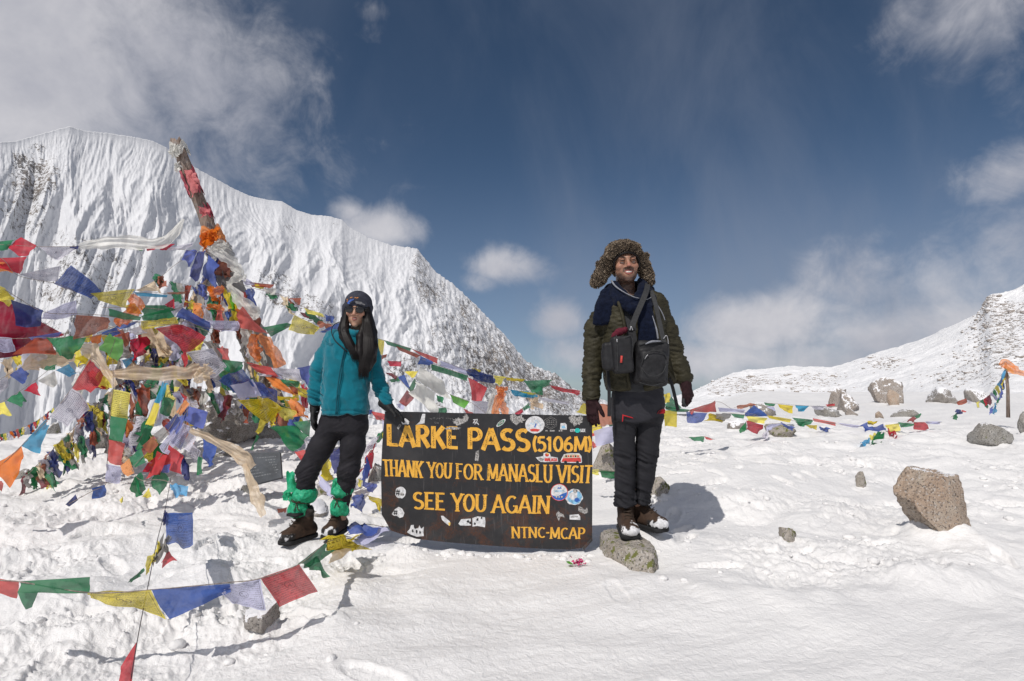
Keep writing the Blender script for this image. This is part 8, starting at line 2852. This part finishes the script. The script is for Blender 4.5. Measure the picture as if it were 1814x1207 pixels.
    for i in range(420):
        t_ = r.random()
        if t_ < .72:
            x0 = r.uniform(-1, 1)
            pts = [L(.060 + .01 * x0, -.05 + .03 * r.random(), .03), M(655 + 7 * x0, 575, -.075 - .012 * r.random()), M(660 + 9 * x0, 600, -.125 + .01 * abs(x0)), M(661 + 11 * x0, 628, -.158 + .02 * abs(x0)), M(656 + 9 * x0, 650, -.162 + .015 * abs(x0)), M(655 + 8 * x0 + r.uniform(-2, 2), 662 + r.uniform(-2, 12), -.15)]
        else:
            x0 = r.uniform(-1, 1)
            pts = [L(-.060, -.06, .03), M(616 + 3 * x0, 576, -.09), M(620 + 4 * x0, 593, -.128), M(630 + 5 * x0, 612, -.152), M(643 + 5 * x0, 636 + r.uniform(-4, 10), -.158)]
        m.tube(smooth_path(pts, 12), [.0016] * 10 + [.0010, .0006, .0003], 4)
    ho = m.build('hair_strands', MAT['hair'], hr)
    ho['kind'] = 'stuff'
    # cap
    lo, hi = bbox([M(602, 510), M(662, 572)], .03)
    lo[1] = 3.36; hi[1] = 3.64
    f = Field(*grid(lo, hi, .0040))
    f.ell(L(0, .012, .062), [.094 * s, .112 * s, .088 * s], .01)
    f.ell(L(0, .010, .035), [.097 * s, .114 * s, .045 * s], .015)
    f.chain([L(-.088, -.01, .03), L(-.086, -.02, -.03), L(-.076, -.02, -.072)], [.020 * s, .018 * s, .008 * s], .014, 'u', 2.0)
    f.chain([L(.088, .0, .03), L(.086, .0, -.015)], [.018 * s, .012 * s], .014, 'u', 2.0)
    f.ell(L(0, -.075, -.045), [.075 * s, .085, .075 * s], .006, 's', Rn)
    V, F = f.mesh()
    cap = finish('cap', V, F, MAT['cap'], root, 1, lambda co, n: .002 * fbm3(co[:, 0] * 30, co[:, 1] * 30, co[:, 2] * 18, 3, 4))
    MAT['cap_blue'] = mat_simple('blue_cap_patch', (.05, .12, .42), .7)
    MAT['cap_grey'] = mat_simple('grey_cap_patch', (.14, .14, .15), .8)
    MAT['cap_orange'] = mat_simple('orange_cap_stitching', (.60, .22, .05), .7)

    def patch(cx, cz, w, h, rot, mat, lab):
        fy = -.103 + 1.9 * cx * cx
        a = math.radians(rot)
        q = [(cx + (u * w * math.cos(a) - v * h * math.sin(a)), cz + (u * w * math.sin(a) + v * h * math.cos(a))) for u, v in ((-1, 0), (-.6, -.8), (.6, -.8), (1, 0), (.6, .8), (-.6, .8))]
        yy = lambda x, z: -.118 + 3.4 * x * x + 3.2 * max(0, z - .045) ** 2 - .001
        m = MB()
        for dz in (0,):
            m.add([L(x, yy(x, z) - .004, z) for x, z in q] + [L(x, yy(x, z) + .004, z) for x, z in q], [tuple(range(6))] + [(i, (i + 1) % 6, 6 + (i + 1) % 6, 6 + i) for i in range(6)])
        m.build('cap_patch', mat, cap, False)['label'] = lab
    patch(-.030, .068, .017, .0075, 35, MAT['cap_blue'], 'blue patch on the cap')
    patch(-.040, .052, .010, .006, -20, MAT['cap_blue'], 'blue patch on the cap')
    patch(-.012, .076, .008, .005, 30, MAT['cap_blue'], 'blue patch on the cap')
    patch(.030, .058, .026, .011, -8, MAT['cap_grey'], 'grey patch on the cap')
    patch(.062, .048, .010, .006, -20, MAT['cap_grey'], 'grey patch on the cap')
    for cx, cz in ((-.028, .091), (-.020, .094), (.004, .092), (.014, .090), (.020, .093), (-.052, .078), (-.050, .066)):
        patch(cx, cz, .0045, .003, 20, MAT['cap_orange'], 'orange stitching on the cap')
    # trousers
    lo, hi = bbox([M(524, 725), M(655, 725), M(530, 905), M(640, 900)], .04)
    lo[1] = 3.34; hi[1] = 3.66
    f = Field(*grid(lo, hi, .0058))
    f.stack([(M(0, y).z, M((a + b) / 2, y).x, 3.505, (b - a) / 2 * PX, d) for y, a, b, d in ((765, 566, 649, .10), (748, 568, 650, .105), (728, 571, 650, .10))], .02)
    f.chain([M(588, 758), M(568, 795, -.01), M(546, 836, -.02), M(543, 858, -.01), M(537, 895, .01)], [.076, .070, .060, .050, .036], .03)
    f.chain([M(627, 756), M(626, 790, -.01), M(618, 832, -.01), M(612, 860, 0), M(605, 900, .01)], [.076, .070, .060, .050, .038], .03)
    V, F = f.mesh()

    def fold(co, n):
        x, y, z = co[:, 0], co[:, 1], co[:, 2]
        zk = M(0, 845).z
        a = 1.2 * np.exp(-((z - zk) / .08) ** 2) + .3
        w = 1 - np.abs(fbm3(x * 8, y * 8, z * 34 - x * 16, 3, 18)) * 2.4
        return .008 * a * (w - .4) + .0035 * fbm3(x * 12, y * 12, z * 7, 3, 19)
    finish('trousers', V, F, MAT['trouser_black'], root, 1, fold)
    # fleece jacket
    lo, hi = bbox([M(545, 575), M(696, 738)], .03)
    lo[1] = 3.33; hi[1] = 3.68
    f = Field(*grid(lo, hi, .0055))
    f.stack([(M(0, y).z, M((a + b) / 2, y).x, 3.50, (b - a) / 2 * PX, d) for y, a, b, d in ((734, 570, 653, .120), (715, 570, 653, .118), (680, 573, 653, .112), (650, 575, 656, .112), (622, 577, 662, .115), (602, 582, 663, .108), (588, 592, 655, .075))], .02)
    f.cone(M(592, 600), M(652, 600), .046, .046, .035)
    f.chain([M(590, 602), M(572, 632, .01), M(562, 655, .01), M(559, 690, 0), M(559, 712, -.005)], [.048, .047, .045, .041, .042], .03)
    f.chain([M(652, 602), M(660, 635, .01), M(665, 662, .01), M(676, 690, -.02), M(687, 712, -.045)], [.048, .046, .044, .040, .040], .03)
    f.chain([M(612, 590, -.02), M(622, 592, -.075), M(634, 594, -.09), M(646, 590, -.07), M(652, 584, .0), M(632, 580, .07), M(612, 584, .04), M(612, 590, -.02)], [.022, .022, .020, .020, .022, .024, .024, .022], .015)
    f.box(M(559, 726, -.005), [.06, .07, .030], .003, .004, 's')
    V, F = f.mesh()

    def fold2(co, n):
        x, y, z = co[:, 0], co[:, 1], co[:, 2]
        px = CX + x / y * F_PX; py = 680 - (z - CAM_H) / y * F_PX
        arm = np.maximum(sstep(576, 570, px), sstep(656, 662, px))
        low = sstep(640, 690, py)
        w = 1 - np.abs(fbm3(x * 9, y * 9, z * 42 + x * 20, 3, 28)) * 2.4
        tq = 1 - np.abs(fbm3(x * 11 + z * 6, y * 9, z * 7 - x * 3, 3, 38)) * 2.4
        hem = -.006 * np.exp(-((py - 728) / 2.0) ** 2) * (1 - arm)
        return arm * (.009 * (.35 + low) * (w - .35)) + (1 - arm) * .0085 * (tq - .4) + .003 * fbm3(x * 20, y * 20, z * 20, 2, 2) + hem
    jk = finish('fleece_jacket', V, F, MAT['fleece'], root, 1, fold2)
    build_feature_tube('zip', [M(622, 612, -.113), M(616, 640, -.118), M(611, 670, -.120), M(608, 700, -.124), M(606, 733, -.126)], .0036, MAT['fleece_dark'], jk, 'front zip')
    build_feature_tube('zip', [M(625, 612, -.112), M(619, 640, -.117), M(614, 670, -.119), M(611, 700, -.123), M(609, 733, -.125)], .0022, MAT['fleece_dark'], jk, 'front zip tape')
    build_feature_tube('pocket_zip', [M(580, 652, -.092), M(577, 664, -.086), M(575, 676, -.082)], .0032, MAT['fleece_dark'], jk, 'pocket zip')
    build_feature_tube('seam', [M(583, 606, -.075), M(596, 612, -.102), M(610, 606, -.106)], .0016, MAT['fleece_dark'], jk)
    build_feature_tube('cord', [M(606, 572, -.05), M(596, 578, -.06), M(595, 590, -.085), M(602, 604, -.11), M(612, 614, -.118), M(626, 626, -.125)], .0030, MAT['sole'], jk, 'black cord looping over the shoulder')
    # gloves
    g1 = glove('black glove hanging at her side', M(558.5, 722, -.005), (-.03, -.10, -1), (-.05, -1, .0), (.9, 0, 0), root, MAT['glove_black'], .22, .88, M(559, 710, -.003), thumb=(.85, .5, .1))
    build_feature_tube('glove_piping', [M(548, 729, -.03), M(556, 731, -.046), M(567, 729, -.03)], .0016, MAT['grey_trim'], g1)
    glove('black glove resting on the corner of the sign', M(688, 718, -.05), (.82, -.05, -.52), (.1, -1, .1), (.35, .35, -1), root, MAT['glove_black'], .22, .90, M(684, 708, -.04), thumb=(.8, .5, .1))
    # boots and plastic bags
    dirL = (-.46, -.89)
    boot('left brown hiking boot with loose tongue and snowy toe', Vector((P(540, 950, 3.50).x, 3.50, P(537, 955, 3.50).z)), dirL, root, .82, True, snow_toe=True, shaft=.165, seed=13)
    boot('right brown hiking boot pointing at the camera with snowy toe', Vector((P(600, 944, 3.58).x, 3.58, P(600, 944, 3.58).z)), (-.10, -1), root, .82, False, snow_toe=True, shaft=.165, seed=19)
    for lab, bl in (('green plastic bag tied over her left boot', [((541, 876), 18.5, 14), ((530, 902), 16, 14), ((524, 884), 8, 9), ((509, 876), 4, 5), ((553, 878), 5, 7), ((534, 915), 8, 7)]),
                    ('green plastic bag tied over her right boot', [((604, 868), 15, 13), ((602, 897), 13, 15), ((598, 857), 5, 8), ((616, 868), 8, 6), ((612, 905), 6, 10), ((595, 905), 6, 6)])):
        pts = [M(*b[0]) for b in bl]
        lo, hi = bbox(pts, .075)
        lo[1] = 3.40; hi[1] = 3.62
        f = Field(*grid(lo, hi, .0042))
        for (p, rx, rz) in bl:
            f.ell(M(p[0], p[1], -.005), [rx * PX, rx * PX * .95, rz * PX], .014)
        V, F = f.mesh()
        o = finish('plastic_bag_cover', V, F, MAT['bag_plastic'], root, 1,
                   lambda co, n: .009 * (1 - 2.2 * np.abs(fbm3(co[:, 0] * 22, co[:, 1] * 22, co[:, 2] * 16, 3, 7))) + .004 * (1 - 2 * np.abs(fbm3(co[:, 0] * 55, co[:, 1] * 55, co[:, 2] * 40, 3, 8))))
        o['label'] = lab
        kx, ky = (534, 889) if 'left' in lab else (603, 884)
        rr = 14.5 if 'left' in lab else 11.5
        ring = [M(kx + rr * math.cos(a) * 1.02, ky + 2.0 * math.cos(a) + 1.5 * math.sin(a), -.005 + rr * PX * math.sin(a) * 1.03) for a in [math.radians(q) for q in range(0, 361, 20)]]
        MB().tube(ring, .0038, 6).build('cord', MAT['lace'], o)
        c0 = M(kx - 2, ky, -.005 - rr * PX * 1.1)
        m = MB()
        for dx, dz in ((-.030, .028), (.022, .018), (-.012, -.040), (.020, -.036)):
            m.tube(smooth_path([c0, c0 + Vector((dx * .7, -.012, dz * .9)), c0 + Vector((dx * 1.1, -.004, dz * .5 if dz > 0 else dz))], 8), .0026, 5)
        m.build('cord_bow', MAT['lace'], o)
        if 'left' in lab:
            cloth_patch('bag_handle', [M(508, 834, -.02), M(524, 836, -.02), M(530, 872, -.03), M(512, 870, -.03)], MAT['bag_plastic'], o, 8, .15, .2)
            cloth_patch('bag_handle', [M(503, 872, -.02), M(510, 870, -.02), M(516, 886, -.03), M(506, 884, -.03)], MAT['bag_plastic'], o, 6, .2, .5)
        else:
            cloth_patch('bag_handle', [M(596, 850, -.04), M(602, 852, -.045), M(612, 866, -.05), M(594, 868, -.05)], MAT['bag_plastic'], o, 6, .2, .5)
    return root


MAT['skin_plain'] = mat_simple('eyelid_skin', (.26, .13, .085), .55)
build_man()
build_bags()
build_woman()
